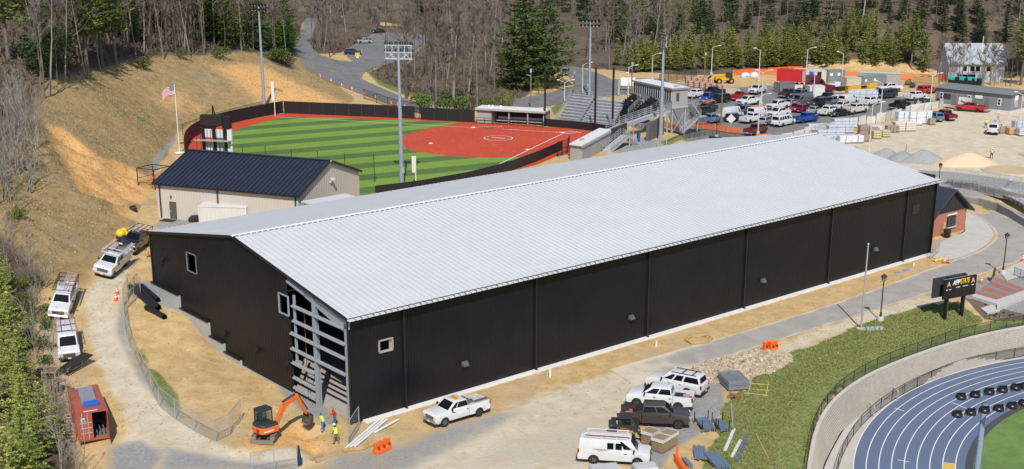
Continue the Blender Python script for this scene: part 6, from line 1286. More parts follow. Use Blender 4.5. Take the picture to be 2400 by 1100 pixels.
dn = [Vector(un(a,b,TRACK_Z+.0)) for a,b in ((1922,1130),(1930,1095),(1950,1052),(1985,992),(2035,940),(2085,905),(2140,880),(2190,862))]; dn = [Vector(q)+Vector((0,0,.04)) for q in smooth(np.array([tuple(q) for q in dn]),2)]
struct(MB().tube(dn,.06,5).build('wall_foot_line',RUB))  # thin dark tube following the foot of the track wall
for a,b in ((2098,935),(2042,972)):
    t = thing('hurdle','white hurdle frame leaning on the track fence, '+('the farther one' if a > 2060 else 'the nearer one'),'hurdle',atz(a,b,TRACK_Z),R(55)); mb = MB()
    for s in (-1,1): mb.bar((s*.55,0,0),(s*.55,0,1.0),.05); mb.bar((s*.55,0,.03),(s*.55,.6,.03),.05)
    mb.build('frame',GALV,t); MB().box((0,0,1.0),(1.2,.04,.12)).build('bar',WHITE,t)
fp = Vector((2.6,-55.2,-3.3)); ft = thing('floodlight_mast','slim blue grey floodlight mast in the bottom right corner above the track','floodlight',fp)
def raypt(px,py,dep): return Vector(CP+ray(px,py)*dep)
top = raypt(2308,945,63); fp = Vector((top.x,top.y,-3.3)); ft.location = fp; hh = top.z+3.3
MB().lathe([(.26,0),(.13,hh)],n=12).build('pole',mat('mast_paint',(.24,.33,.43),.45),ft,smooth=True)
MAST = mat('lamp_black',(.012,.012,.013),.35); LENS = mat('lamp_lens',(.45,.45,.46),.12); lampm = MB(); lampm.lathe([(.05,-.13),(.17,-.115),(.25,-.055),(.275,.03),(.275,.07)],n=12,axis='x'); lampm.box((-.1,-.0,.0),(.2,.4,.06)); LMM = lampm.mesh('lamp',MAST,smooth=True); LNS = MB().lathe([(.25,.05),(.25,.078)],n=12,axis='x').mesh('lens',LENS)
ax = Vector(raypt(2397,912,63)-raypt(2250,935,63)); ax.z *= .35; ax = ax.normalized()
for row,(pp) in enumerate((((2250,934),(2283,929),(2316,922),(2347,917),(2378,912),(2400,909),(2432,905)),((2241,975),(2273,970),(2305,965),(2338,961),(2369,955),(2396,949),(2428,944)))):
    pts = [raypt(a,b,62.5 if row == 0 else 62.0)-fp for a,b in pp]; MB().bar(pts[0],pts[-1],.09,.12).build('cross_arm',GALV,ft)
    for q in pts:
        o = link('lamp',LMM,ft,q+Vector((-.1,-.1,.16))); o.rotation_euler = (0,R(76),math.atan2(.9,.55)); link('lens',LNS,o)
# ---- ramps and block walls at the far right
RAMPC = mat('ramp_concrete',(.44,.43,.40),.9,var=.1); WB = mat('grey_block_wall',(.30,.295,.28),.92,var=.15,scale=2)
def stepwall(name,label,pts,m=WB):
    t = thing(name,label,'wall');
    for k in range(len(pts)-1):
        (a,b,z0,z1),(c,d,y0,y1) = pts[k],pts[k+1]; A = un(a,b,z1); B = un(c,d,y1); n = np.array([-(B-A)[1],(B-A)[0]]); n = n/np.linalg.norm(n)*.3; n = n if n[1] > 0 else -n; rws = max(1,int((z1-z0)/.3))
        for r in range(rws):
            za = z0+(z1-z0)*r/rws; zb = z0+(z1-z0)*(r+1)/rws-.03; off = n*(.10*(r/rws)); MB().prism([(A[0]+off[0],A[1]+off[1]),(B[0]+off[0],B[1]+off[1]),(B[0]+n[0]*2,B[1]+n[1]*2),(A[0]+n[0]*2,A[1]+n[1]*2)] ,za,zb).build('course',m,t)
    return t
stepwall('block_wall','grey stepped block wall below the ramp behind the brick building',((2262,458,-.3,1.0),(2300,463,-.3,1.2),(2345,476,-.3,1.2),(2385,498,-.3,1.1),(2440,535,-.3,.8)))
stepwall('block_wall','upper grey block wall between the two ramp railings',((2225,418,.6,1.9),(2290,430,.6,1.9),(2350,443,.6,1.9),(2440,462,.6,1.9)))
ribbon('ramp',[(2215,428),(2280,440),(2340,452),(2390,475),(2440,500)],[(2215,440),(2270,455),(2335,468),(2385,492),(2440,525)],RAMPC,1.25,1.0,z=0.0)
ribbon('ramp',[(2200,408),(2290,420),(2440,446)],[(2200,416),(2290,430),(2440,458)],RAMPC,1.95,1.0,z=0.0)
fence('ramp_railing','grey railing of the lower ramp behind the brick building',zp(1.3,(2215,428),(2280,440),(2335,452),(2385,480),(2440,510)),1.0,1.5,GALV,WIRE,.03,rails=(1.0,.5))
fence('ramp_railing','grey railing of the upper ramp behind the brick building',zp(1.95,(2215,425),(2290,432),(2350,438),(2440,452)),1.0,1.5,GALV,WIRE,.03,rails=(1.0,.5))
fence('temporary_fence','tall grey temporary fence with a sign along the bare ground',zp(2.0,(2238,424),(2290,430),(2345,438),(2395,446),(2445,452)),1.9,3.6,GALV,WIRE,.03,rails=(1.0,.05))
tag(MB().box((0,0,0),(1.0,.05,.6)).build('fence_sign',mat('blue_white_sign',(.45,.52,.66),.6)),'small blue and white sign tied to the temporary fence','sign').location = atz(2366,443,2.0)+Vector((0,-.1,1.6))
# ================================================================ BALL FIELD STRUCTURES
PADM = mat('black_wall_pad',(.013,.013,.016),.55,var=.15); POLEG = mat('pole_galvanised',(.36,.40,.44),.45,.3); WOODP = mat('wood_pole',(.20,.145,.09),.9,var=.2); BLKP = mat('black_pole',(.010,.010,.011),.45); STANDM = mat('stand_aluminium',(.52,.53,.54),.45,.35,var=.15); PALEP = mat('pale_pole',(.55,.56,.57),.45)
def padwall(name,label,pix,hh,pw=2.6,z=FZ,sm_=1,cap=True):
    P = smooth(np.array([un(a,b,z)[:2] for a,b in pix]),sm_); ln = np.hypot(*np.diff(P,axis=0).T).sum(); n = max(2,int(ln/pw)+1); Q = resample(P,n); t = thing(name,label,'wall',(Q[0][0],Q[0][1],z))
    for a,b in zip(Q,Q[1:]):
        c = (a+b)/2-Q[0]; d = b-a; L = np.hypot(*d); mb = MB().box((0,0,hh/2),(L-.04,.14,hh)); o = mb.build('pad',PADM,t,bevel=.03); o.location = (c[0],c[1],0); o.rotation_euler = (0,0,math.atan2(d[1],d[0]))
    if cap:
        mb = MB()
        for a,b in zip(Q,Q[1:]): mb.bar((a[0]-Q[0][0],a[1]-Q[0][1],hh+.04),(b[0]-Q[0][0],b[1]-Q[0][1],hh+.04),.16,.06)
        mb.build('cap_rail',FBLK,t)
    return t
padwall('outfield_wall','black padded outfield wall along the foot of the bare hill',[(446,420),(434,375),(434,345),(452,322),(500,300),(560,285),(640,269),(664,265)],2.25)
padwall('outfield_wall','black padded wall along the far foul line below the hill road',[(666,266),(760,270),(880,275),(972,279)],2.3,sm_=0)
padwall('outfield_wall','black padded wall between the gate and the far dugout',[(986,281),(1060,285),(1113,288)],2.25,sm_=0)
padwall('backstop_wall','low black padded backstop wall in front of the bleachers',[(1270,296),(1340,302),(1400,309),(1436,314)],1.35,sm_=0)
padwall('outfield_wall','black wall of the near foul side half hidden by the hall roof',[(1318,352),(1260,378),(1190,404),(1100,428),(980,450),(880,462)],1.5,sm_=0)
fence('gate_fence','black wire gate between the two padded walls',zp(FZ,(973,279),(984,281)),2.3,1.2,FBLK,WIREB,.04)
fence('wire_fence','thin black wire fence behind the scoreboard at the foot of the hill',zp(FZ+.1,(428,316),(470,300),(520,284),(580,268),(622,258)),1.8,6,FBLK,WIREB,.035,rails=(1.0,))
fence('wire_fence','black wire fence beside the hill road',gp((853,232),(880,241),(905,250),(940,260),(985,268)),2.0,6,FBLK,WIREB,.05,rails=(1.0,))
nt_ = thing('ball_net','tall dark ball net on thin posts behind the tan building','net',(0,0,FZ)); tops = [un(a,b,FZ+4.1)[:2] for a,b in ((513,330),(567,337),(621,343),(682,349),(744,354),(807,358),(876,362))]
pm_ = MB().tube([(0,0,0),(0,0,4.1)],.05,6).mesh('post',mat('green_post',(.015,.05,.03),.5))
for x,y in tops: link('post',pm_,nt_,(x,y,0))
mb = MB()
for a,b in zip(tops,tops[1:]): mb.add([(*a,.1),(*b,.1),(*b,4.05),(*a,4.05)],((0,1,2,3),))
mb.build('net',NETB,nt_)
lm1 = MB(); lm1.lathe([(.12,-.22),(.27,-.12),(.30,.10)],n=8,axis='x'); LAMPM = lm1.mesh('lamp',MAST,smooth=True)
def floodpole(px,py,toppx,label,width,rows,face,z=None,hgt_=None,truss=True,lamps=6):
    q = at(px,py) if z is None else atz(px,py,z); lo,hi_ = 5.0,60.0
    for _ in range(40):
        m = (lo+hi_)/2; v = np.array((q.x,q.y,q.z+m))-CP; d = v@FW; yy = 550+SHIFT-(v@UP)/d*FPX
        if yy > toppx: lo = m
        else: hi_ = m
    hh = hgt_ or lo; t = thing('floodlight_pole',label,'floodlight',q,face); MB().lathe([(.34,0),(.30,hh*.3),(.16,hh)],n=12).build('pole',mat('mast_grey_blue',(.30,.355,.42),.45,.2),t,smooth=True)
    mb = MB(); zs = [hh-.15-k*.95 for k in range(rows)]; zb = zs[-1]-(.9 if truss else 0)
    for z_ in zs: mb.bar((0,-width/2,z_),(0,width/2,z_),.12)
    if truss:
        mb.bar((0,-width/2,zb),(0,width/2,zb),.14)
        for k in range(5): y = -width*.46+k*width*.23; mb.bar((0,y,zb),(0,y,zs[0]),.09)
        for s in (-1,1): mb.bar((0,s*width*.08,zb),(0,s*width*.40,zs[-1]),.08); mb.bar((0,s*width*.42,zb),(0,s*width*.2,zs[-1]),.08)
    mb.build('cross_frame',mat('pale_frame',(.50,.54,.57),.4,.2),t)
    for z_ in zs:
        for k in range(lamps):
            y = -width/2+.15+k*(width-.3)/(lamps-1); o = link('lamp',LAMPM,t,(.25,y,z_+.22)); o.rotation_euler = (0,R(35),0)
    mb = MB()
    for k in range(int(hh/1.2)): mb.box((.0,.26 if k % 2 else -.26,1.5+k*1.1 if 1.5+k*1.1 < hh else hh),(.05,.3,.05))
    mb.build('climbing_step',POLEG,t)['kind'] = 'stuff'; MB().box((0,-.3,2.4),(.5,.3,.8)).build('control_box',GALV,t); return t
FYAW = YAW
floodpole(942,438,104,'tall floodlight pole in front of the green outfield at centre left',3.9,2,FYAW-.15,FZ,lamps=6)
floodpole(620,258,12,'tall floodlight pole at the foot of the bare hill',4.5,2,FYAW+2.5,None,lamps=6,truss=False)
floodpole(1548,328,80,'tall floodlight pole beside the press box',3.2,2,FYAW+1.75,FZ,lamps=5)
floodpole(1381,226,50,'tall floodlight pole behind the bleachers',4.4,2,FYAW+2.8,None,lamps=6,truss=False)
def foulpole(px,py,tpx,label,z=FZ,hh=None):
    q = atz(px,py,z); t = thing('foul_pole',label,'foul pole',q,FYAW+math.pi/2-.4); h_ = hh
    MB().tube([(0,0,0),(0,0,h_)],.08,8).build('pole',WHITE,t); mb = MB().box((.32,0,h_*.72),(.5,.04,h_*.55)); mb.build('side_screen',WHITE,t); return t
foulpole(975,436,372,'white foul pole with a side screen above the hall roof',FZ,4.3); foulpole(645,273,195,'white foul pole at the corner of the outfield wall',FZ,6.6)
def stars_flag(q,label):
    t = thing('flagpole',label,'flagpole',q); MB().lathe([(.8,0),(.8,.12),(.15,.25),(.09,.3),(.05,11.2)],n=10).build('pole',WHITE,t,smooth=True); MB().ball((0,0,11.3),.14,8,5).build('ball',mat('gold_ball',(.5,.35,.08),.4,.5),t)
    FM = NT('flag_cloth'); uv = FM.n('ShaderNodeUVMap').outputs[0]; sx = FM.n('ShaderNodeSeparateXYZ'); FM.l(uv,sx.inputs[0]); st = FM.math('LESS_THAN',FM.math('FRACT',FM.math('MULTIPLY',sx.outputs[1],6.5)),.5); c = FM.mix(st,(.68,.66,.66),(.45,.02,.035)); can = FM.math('MULTIPLY',FM.math('LESS_THAN',sx.outputs[0],.4),FM.math('GREATER_THAN',sx.outputs[1],.46)); vo = FM.n('ShaderNodeTexVoronoi',i_Scale=1.0,i_Randomness=.0); mp = FM.n('ShaderNodeMapping'); mp.inputs['Scale'].default_value = (15,18,1); FM.l(uv,mp.inputs[0]); FM.l(mp.outputs[0],vo.inputs[0]); c2 = FM.mix(FM.math('LESS_THAN',vo.outputs['Distance'],.28),(.015,.025,.12),(.7,.7,.7)); FM.set(FM.mix(can,c,c2),.8)
    mb = MB(); nx,nz = 14,8; vs = []
    dx = Vector((-RT[0],-RT[1],0))
    for i in range(nx+1):
        for k in range(nz+1):
            u,v = i/nx,k/nz; p_ = dx*(u*2.1)+Vector((-dx.y,dx.x,0))*(.22*math.sin(u*6)*u)+Vector((0,0,11.0-1.5*(1-v)-u*u*1.1-.1*math.sin(u*7))); vs.append(tuple(p_))
    mb.add(vs,[(i*(nz+1)+k,(i+1)*(nz+1)+k,(i+1)*(nz+1)+k+1,i*(nz+1)+k+1) for i in range(nx) for k in range(nz)]); me = bpy.data.meshes.new('flag'); me.from_pydata(vs,[],mb.f); me.materials.append(FM.mat); ul = me.uv_layers.new()
    for lp in me.loops: i,k = divmod(lp.vertex_index,nz+1); ul.data[lp.index].uv = (i/nx,k/nz)
    me.polygons.foreach_set('use_smooth',[True]*len(me.polygons)); link('flag',me,t); return t
stars_flag(atz(421,359,FZ),'white flagpole flying the stars and stripes below the bare hill')
vb = thing('video_scoreboard','black steel back of the field scoreboard with white panels and grey catwalks','scoreboard',atz(509,388,FZ),YAW-math.pi/2-.25); SB2 = mat('board_steel_black',(.010,.010,.012),.5); WPN = mat('white_back_panel',(.60,.62,.64),.5)
for x in (-1.95,-.1,1.75): MB().box((x,0,3.7),(.42,.42,7.6)).build('column',SB2,vb)
MB().box((-.35,.1,7.0),(3.6,1.0,1.6)).build('top_box',mat('brown_black',(.022,.016,.013),.5),vb); MB().box((2.0,.2,6.7),(1.2,.9,1.9)).build('side_box',SB2,vb)
for x in (-1.05,.8):
    for z_ in (1.6,3.0,5.0): MB().box((x,-.1,z_),(1.1,.12,1.25)).build('back_panel',WPN,vb)
for z_ in (2.0,4.6): MB().box((2.45,.0,z_),(.8,.3,2.3)).build('back_panel',WPN,vb)
for z_ in (1.0,4.0):
    MB().box((-.1,-.75,z_),(5.8,.9,.12)).build('catwalk',GALV,vb)
for x in (-2.6,-1.9): MB().bar((x,-1.1,1.0),(x,-1.1,6.2),.06).build('ladder_rail',SB2,vb)
mb = MB()
for k in range(8): mb.bar((-2.0+k*.55,-.3,1.2),(-1.7+k*.55,-.3,5.6),.05)
mb.build('bracing',SB2,vb); MB().box((-1.3,-1.1,1.55),(1.1,.7,1.0)).build('electrical_box',mat('cream_box',(.55,.52,.42),.5),vb,bevel=.03)
mb = MB(); mb.bar((-.2,0,7.8),(-.1,0,9.2),.16); mb.bar((.2,0,7.8),(-.1,0,9.2),.16); mb.bar((-1.4,0,7.8),(-.1,0,8.9),.06); mb.build('roof_mast',SB2,vb)
cg = thing('batting_cage','black frame batting cage with loose netting left of the tan building','cage',at(362,438),.4); mb = MB()
for x in (-1.6,1.6):
    for y in (-1.6,1.6): mb.bar((x,y,0),(x,y,2.9),.09)
    mb.bar((x,-1.6,2.9),(x,1.6,2.9),.09)
for y in (-1.6,1.6): mb.bar((-1.6,y,2.9),(1.6,y,2.9),.09); mb.bar((-1.6,y,1.4),(1.6,y,1.4),.06)
mb.build('frame',FBLK,cg); MB().box((0,0,1.45),(3.1,3.1,2.8)).build('net',NETB,cg); mb = MB()
for k in range(5): mb.bar((-1.2+k*.5,-.9,.2),(-.6+k*.45,.8,2.0),.08)
mb.build('loose_poles',ORL,cg); MB().bar((-1.0,-1.2,2.3),(.9,-.8,2.5),.14,.05).build('white_board',WHITE,cg)
for k in range(3):
    o = MB().box((0,(k-1)*.35,.3),(.3,.3,.9 if k != 1 else 1.0)).build('dark_box',RUB); o.location = at(309,492); o.rotation_euler = (R(70),0,.4); tag(o,('left','middle','right')[k]+' dark beam of three lying on the orange track','beam')
CMU = mat('grey_block',(.34,.335,.32),.92,var=.12,scale=2.5); ROOFW = mat('white_membrane',(.62,.62,.61),.7,var=.05)
a = un(1118,289,FZ); b = un(1276,298,FZ); dv = b-a; dl_ = np.hypot(dv[0],dv[1]); dg = thing('dugout','far dugout with a flat white roof and black railing on the foul line','dugout',(a[0],a[1],FZ),math.atan2(dv[1],dv[0])); sd_ = 1
MB().box((dl_/2,3.2,1.35),(dl_,.25,2.7)).build('rear_wall',mat('dark_inside',(.05,.05,.055),.9),dg); MB().box((1.4,1.6,1.3),(2.8,3.1,2.6)).build('block_room',CMU,dg); MB().box((dl_-.15,1.6,1.3),(.3,3.1,2.6)).build('end_wall',CMU,dg)
MB().box((dl_/2,1.5,2.78),(dl_+.5,3.8,.22)).build('roof',ROOFW,dg); MB().box((dl_/2,-.36,2.66),(dl_+.5,.1,.34)).build('fascia',mat('grey_fascia',(.34,.345,.35),.6),dg)
for x in (6.3,9.9,13.2):
    if x < dl_-1: MB().box((x,.0,1.3),(.22,.22,2.6)).build('column',CMU,dg)
MB().box((dl_/2+1.4,1.6,.55),(dl_-4,.8,.1)).box((dl_/2+1.4,2.3,.9),(dl_-4,.1,.5)).build('bench',PALEP,dg)
mb = MB()
for z_ in (.15,.7,1.15): mb.bar((0,-.5,z_),(dl_,-.5,z_),.07)
mb.build('railing',FBLK,dg)
for k in range(9): MB().bar((k*dl_/8,-.5,0),(k*dl_/8,-.5,1.2),.07).build('railing_post',FBLK,dg)
for x in (2.0,2.7,4.3): MB().box((x,1.2,3.1),(.3,.3,.45)).build('roof_vent',WHITE,dg)
rc = [un(q,r,7.35) for q,r in ((1334,337),(1364,341),(1432,304.5),(1405,300))]; dg2 = thing('dugout','near dugout of grey block with a sloping white roof above the hall','dugout',(0,0,0))
MB().prism([tuple(q[:2]) for q in rc],7.15,7.35).build('roof',ROOFW,dg2); ctr = sum(rc)/4; ins = [q+(ctr-q)*.05 for q in rc]; MB().prism([tuple(q[:2]) for q in ins],4.4,7.14).build('block_wall',CMU,dg2)
MB().box((*(rc[0]*.45+rc[1]*.3+rc[2]*.1+rc[3]*.15)[:2],7.5),(.7,.4,.25)).build('roof_vent',GALV,dg2)
MB().prism([tuple((rc[1]+(rc[2]-rc[1])*f+(rc[1]-rc[0])*g)[:2]) for f,g in ((.0,.0),(1,.0),(1,.04),(.0,.04))],6.85,7.12).build('gutter',mat('grey_fascia',(.34,.345,.35),.6),dg2)
fence('dugout_fence','black fence and gate beside the near dugout',zp(FZ,(1306,368),(1330,362),(1334,352)),2.4,1.4,FBLK,WIREB,.05,rails=(1.0,.5,.05))
bs = thing('backstop_net','tall black poles with a thin backstop net behind home plate','net',(0,0,FZ)); bps = [un(a,b,FZ)[:2] for a,b in ((1277,298),(1394,311),(1435,312))]
for k,(x,y) in enumerate(bps): MB().tube([(x,y,0),(x,y,11.5 if k else 11)],.20 if k else .17,10).build('pole',BLKP,bs)
mb = MB()
for a,b in zip(bps,bps[1:]): mb.add([(*a,1.4),(*b,1.4),(*b,11),(*a,11)],((0,1,2,3),))
mb.build('net',meshwire('thin_net',(.02,.02,.02),.05),bs)
ble = thing('bleachers','silver aluminium bleachers rising behind the backstop','bleachers',(0,0,0)); F0,F1_,B0,B1 = (Vector(un(1304,284,FZ+.5)),Vector(un(1428,301,FZ+.5)),Vector(un(1341,224,8.2)),Vector(un(1466,236,8.2))); NR = 10
for k in range(NR):
    f = k/(NR-1); a = F0.lerp(B0,f); b = F1_.lerp(B1,f); d = (b-a).normalized(); gap = .035
    for u0,u1 in ((0,.40),(.475,1)):
        MB().bar(a.lerp(b,u0)+Vector((0,0,.22)),a.lerp(b,u1)+Vector((0,0,.22)),.34,.06).build('seat_plank',STANDM,ble);
        nb_ = (B0-F0).normalized(); MB().bar(a.lerp(b,u0)-nb_*.5+Vector((0,0,-.05)),a.lerp(b,u1)-nb_*.5+Vector((0,0,-.05)),.62,.05).build('foot_plank',STANDM,ble)
    MB().bar(a.lerp(b,.40)-Vector((0,0,.1)),a.lerp(b,.475)-Vector((0,0,.1)),.9,.12).build('aisle_step',GALV,ble)
for k in range(NR-1):
    f = k/(NR-1); g = (k+1)/(NR-1); v_ = Vector((0,0,-.12)); MB().add([F0.lerp(B0,f)+v_,F1_.lerp(B1,f)+v_,F1_.lerp(B1,g)+v_-Vector((0,0,.25)),F0.lerp(B0,g)+v_-Vector((0,0,.25)),F1_.lerp(B1,g)+v_,F0.lerp(B0,g)+v_],((0,1,2,3),(3,2,4,5))).build('riser_deck',STANDM,ble)
mb = MB()
for u in (0,.2,.4,.475,.74,1):
    a = F0.lerp(F1_,u); b = B0.lerp(B1,u); mb.bar(a-Vector((0,0,.35)),b-Vector((0,0,.35)),.12,.2)
    for f in (.3,.6,.95): q = a.lerp(b,f); mb.bar((q.x,q.y,FZ-1),q-Vector((0,0,.4)),.12)
mb.build('understructure',GALV,ble); MB().prism([tuple(q.xy) for q in (F0,F1_,F1_.lerp(B1,.06),F0.lerp(B0,.06))],FZ-.5,FZ+.35).build('front_skirt',GALV,ble)
def railing(parent,pts,hh=1.05,gap=1.2,m=GALV,nm='railing',mids=2):
    arr = np.array([tuple(q) for q in pts]); ln = np.linalg.norm(np.diff(arr,axis=0),axis=1).sum(); Q = [Vector(q) for q in resample3(arr,max(2,int(ln/gap)+1))]; mb = MB()
    for q in Q: mb.bar(q,q+Vector((0,0,hh)),.06)
    for k in range(mids+1):
        z_ = hh*(1-k/(mids+1));
        for a,b in zip(Q,Q[1:]): mb.bar(a+Vector((0,0,z_)),b+Vector((0,0,z_)),.055)
    return mb.build(nm,m,parent)
def resample3(P,n):
    d = np.r_[0,np.cumsum(np.linalg.norm(np.diff(P,axis=0),axis=1))]; t = np.linspace(0,d[-1],n); return np.stack([np.interp(t,d,P[:,k]) for k in range(3)],-1)
railing(ble,[F0+Vector((0,0,.1)),B0+Vector((0,0,.2))]); railing(ble,[B0,B1]); railing(ble,[F0-(B0-F0).normalized()*.8,F1_-(B0-F0).normalized()*.8],.9); railing(ble,[F0.lerp(F1_,.44)+Vector((0,0,.2)),B0.lerp(B1,.44)+Vector((0,0,.2))],.7,2.0)
SEATB = mat('black_seat',(.014,.014,.016),.5); sm2 = MB(); sm2.box((0,0,.05),(.46,.42,.07)); sm2.hexa([(-.23,.17,.05),(.23,.17,.05),(.23,.23,.05),(-.23,.23,.05),(-.23,.26,.5),(.23,.26,.5),(.23,.31,.5),(-.23,.31,.5)]); SM2 = sm2.mesh('seat',SEATB)
for nm_,cor,lab in (('l',((1440,259,6.4),(1472,270,6.4),(1477,228,8.9),(1502,238,8.9)),'left block of black chair back seats below the press box'),('r',((1476,270,6.6),(1500,278,6.6),(1520,235,9.1),(1546,250,9.1))  ,'right block of black chair back seats beside the ramp')):
    t = thing('seat_block',lab,'seats',(0,0,0)); c4 = [Vector(un(*q)) for q in cor]; rows = 8; yaw_ = None
    for k in range(rows):
        f = k/(rows-1); a = c4[0].lerp(c4[2],f); b = c4[1].lerp(c4[3],f); d = (b-a); n = max(3,int(d.length/.52)); yw = math.atan2(d.y,d.x)
        MB().bar(a-Vector((0,0,.15)),b-Vector((0,0,.15)),.9,.22).build('tread',mat('stand_dark',(.05,.05,.052),.9),t)
        for i in range(n): link('seat',SM2,t,a+d*((i+.5)/n)+Vector((0,0,.25)),yw)
    MB().prism([tuple(q.xy) for q in (c4[0],c4[1],c4[3],c4[2])],3.8,5.6).build('stand_base',CMU,t); railing(t,[c4[1]+Vector((0,0,.1)),c4[3]+Vector((0,0,.1))])
t = thing('camera_platform','small grey railed platform between the black seat blocks','platform',Vector(un(1494,234,8.8))); MB().box((0,0,-.3),(1.8,1.6,.5)).build('deck',CMU,t); railing(t,[Vector((-.8,-.7,0)),Vector((.8,-.7,0)),Vector((.8,.7,0))],1.0,.8)
pb = thing('press_box','grey press box on steel posts with a row of narrow windows','press box',(117.0,82.63,8.4),-1.79); PL,PW_,PH = 12.86,3.4,3.2; PGY = mat('press_grey',(.30,.295,.30),.6,var=.04)
MB().box((PL/2,PW_/2,PH/2),(PL,PW_,PH)).build('wall',PGY,pb); MB().box((PL/2,PW_/2,PH+.08),(PL+.5,PW_+.5,.2)).build('roof',ROOFW,pb); MB().box((PL/2,-.26,PH+.0),(PL+.56,.08,.3)).build('fascia',mat('mauve_fascia',(.26,.22,.23),.6),pb); MB().box((PL+.26,PW_/2,PH+.0),(.08,PW_+.5,.3)).build('fascia',mat('mauve_fascia',(.26,.22,.23),.6),pb)
wmsh = MB().box((0,0,0),(.58,.06,1.5)).mesh('window',mat('green_glass',(.02,.05,.05),.08,spec=.8)); fmsh = MB().box((0,0,0),(.10,.12,1.7)).mesh('mullion',PALEP)
for k in range(17): link('window',wmsh,pb,(.45+k*.74,-.03,1.95))
for k in range(18): link('mullion',fmsh,pb,(.08+k*.74,-.05,1.95))
o = link('window',wmsh,pb,(PL+.03,1.2,1.7)); o.rotation_euler = (0,0,math.pi/2); MB().box((PL-1.0,PW_/2,PH+.3),(.9,.9,.2)).build('roof_unit',GALV,pb); MB().box((PL/2,PW_/2,-.15),(PL+.2,PW_+.2,.3)).build('floor_frame',GALV,pb)
for x in (.5,4.5,8.5,PL-.3):
    for y in (.3,PW_-.3): MB().bar((x,y,-.2),(x,y,-6.4),.22).build('steel_post',GALV,pb)
mb = MB(); mb.bar((PL-.3,.3,-1),(PL-.3,PW_-.3,-5),.09); mb.bar((PL-.3,PW_-.3,-1),(PL-.3,.3,-5),.09); mb.bar((8.5,PW_-.3,-1),(PL-.3,PW_-.3,-5),.09); mb.build('bracing',GALV,pb)
rp = thing('steel_ramp','long grey steel ramp with railings climbing to the press box','ramp',(0,0,0)); RA,RB = Vector(un(1437,306,6.2)),Vector(un(1571,259,8.3)); nrm = Vector((-(RB-RA).y,(RB-RA).x,0)).normalized()*.9; nrm = nrm if nrm.y > 0 else -nrm
mb = MB(); mb.hexa([tuple(q) for q in (RA-nrm*0-Vector((0,0,.3)),RB-Vector((0,0,.3)),RB+nrm*2-Vector((0,0,.3)),RA+nrm*2-Vector((0,0,.3)),RA,RB,RB+nrm*2,RA+nrm*2)]); mb.build('deck',STANDM,rp)
railing(rp,[RA,RB],1.25,1.5,GALV,'railing',3); railing(rp,[RA+nrm*2,RB+nrm*2],1.25,1.5,GALV,'railing',3)
for f in (.05,.35,.65,.95): q = RA.lerp(RB,f); MB().bar((q.x,q.y,4.0),(q.x,q.y,q.z-.2),.2).build('steel_post',GALV,rp)
sw = thing('concrete_wall','dark grey concrete wall and passage under the steel ramp','wall',(0,0,0)); DKC = mat('dark_concrete',(.11,.11,.107),.9,var=.15)
w0,w1 = Vector(un(1520,334,4.4)),Vector(un(1556,318,4.4)); d_ = (w1-w0).normalized(); n_ = Vector((-d_.y,d_.x,0)); MB().prism([tuple(q.xy) for q in (w0,w1,w1+n_*.5,w0+n_*.5)],4.0,7.7).build('wall',DKC,sw); w2 = w0-d_*6.5; MB().prism([tuple(q.xy) for q in (w0+n_*4,w0+n_*4.4,w2+n_*4.4,w2+n_*4)],4.0,7.4).build('rear_wall',mat('passage_dark',(.04,.04,.045),.9),sw)
st = thing('steel_stairs','grey steel stairs and landing beside the near dugout','stairs',(0,0,0)); S0,S1 = Vector(un(1412,352,4.9)),Vector(un(1455,316,6.4)); dd = (S1-S0); nn = Vector((-dd.y,dd.x,0)).normalized()*1.6; nn = nn if nn.x > 0 else -nn
mb = MB(); mb.hexa([tuple(q) for q in (S0-Vector((0,0,.35)),S1-Vector((0,0,.35)),S1+nn-Vector((0,0,.35)),S0+nn-Vector((0,0,.35)),S0,S1,S1+nn,S0+nn)]); mb.build('flight',STANDM,st); railing(st,[S0,S1],1.1,1.1); railing(st,[S0+nn,S1+nn],1.1,1.1)
S2,S3 = Vector(un(1465,318,6.2)),Vector(un(1493,340,4.7))
for k in range(8): a = S2.lerp(S3,k/7); MB().box((a.x,a.y,a.z),(1.0,1.5,.08),.6).build('step',STANDM,st)
railing(st,[S2,S3],1.0,.9); railing(st,[S2+Vector((.7,1.2,0)),S3+Vector((.7,1.2,0))],1.0,.9)
for q in (S0+nn*.5,S1,S1+nn): MB().bar((q.x,q.y,4.2),(q.x,q.y,q.z),.16).build('post',GALV,st)
tag(MB().box((0,0,.9),(.5,.4,1.4)).build('recycling_bin',mat('blue_bin',(.02,.08,.38),.5)),'small blue bin at the foot of the steel stairs','bin').location = atz(1496,334,4.5)
tag(MB().box((0,0,.9),(.55,.45,1.2)).build('cooler_box',mat('red_box',(.55,.03,.03),.5)),'small red box on the ledge beside the near dugout','box').location = atz(1337,366,4.6)
ps = thing('steel_stairs','grey switchback steel stairs from the press box to the car park','stairs',(0,0,0)); T0,T1,T2 = Vector(un(1613,240,8.2)),Vector(un(1635,272,5.2)),Vector(un(1592,312,2.4))
for (a,b,n) in ((T0,T1,10),(T1,T2,10)):
    d = (b-a); w_ = Vector((-d.y,d.x,0)).normalized()*.75
    for k in range(n): q = a.lerp(b,(k+.5)/n); e = d/n*.5; e.z = 0; MB().hexa([tuple(v) for v in (q-e-w_-Vector((0,0,.08)),q+e-w_-Vector((0,0,.08)),q+e+w_-Vector((0,0,.08)),q-e+w_-Vector((0,0,.08)),q-e-w_,q+e-w_,q+e+w_,q-e+w_)]).build('step',STANDM,ps)
    for s in (-1,1): MB().bar(a+w_*s,b+w_*s,.08,.3).build('stringer',STANDM,ps); railing(ps,[a+w_*s,b+w_*s],1.1,1.0)
MB().box((T1.x+.4,T1.y,T1.z-.1),(2.2,2.2,.12)).build('landing',GALV,ps)
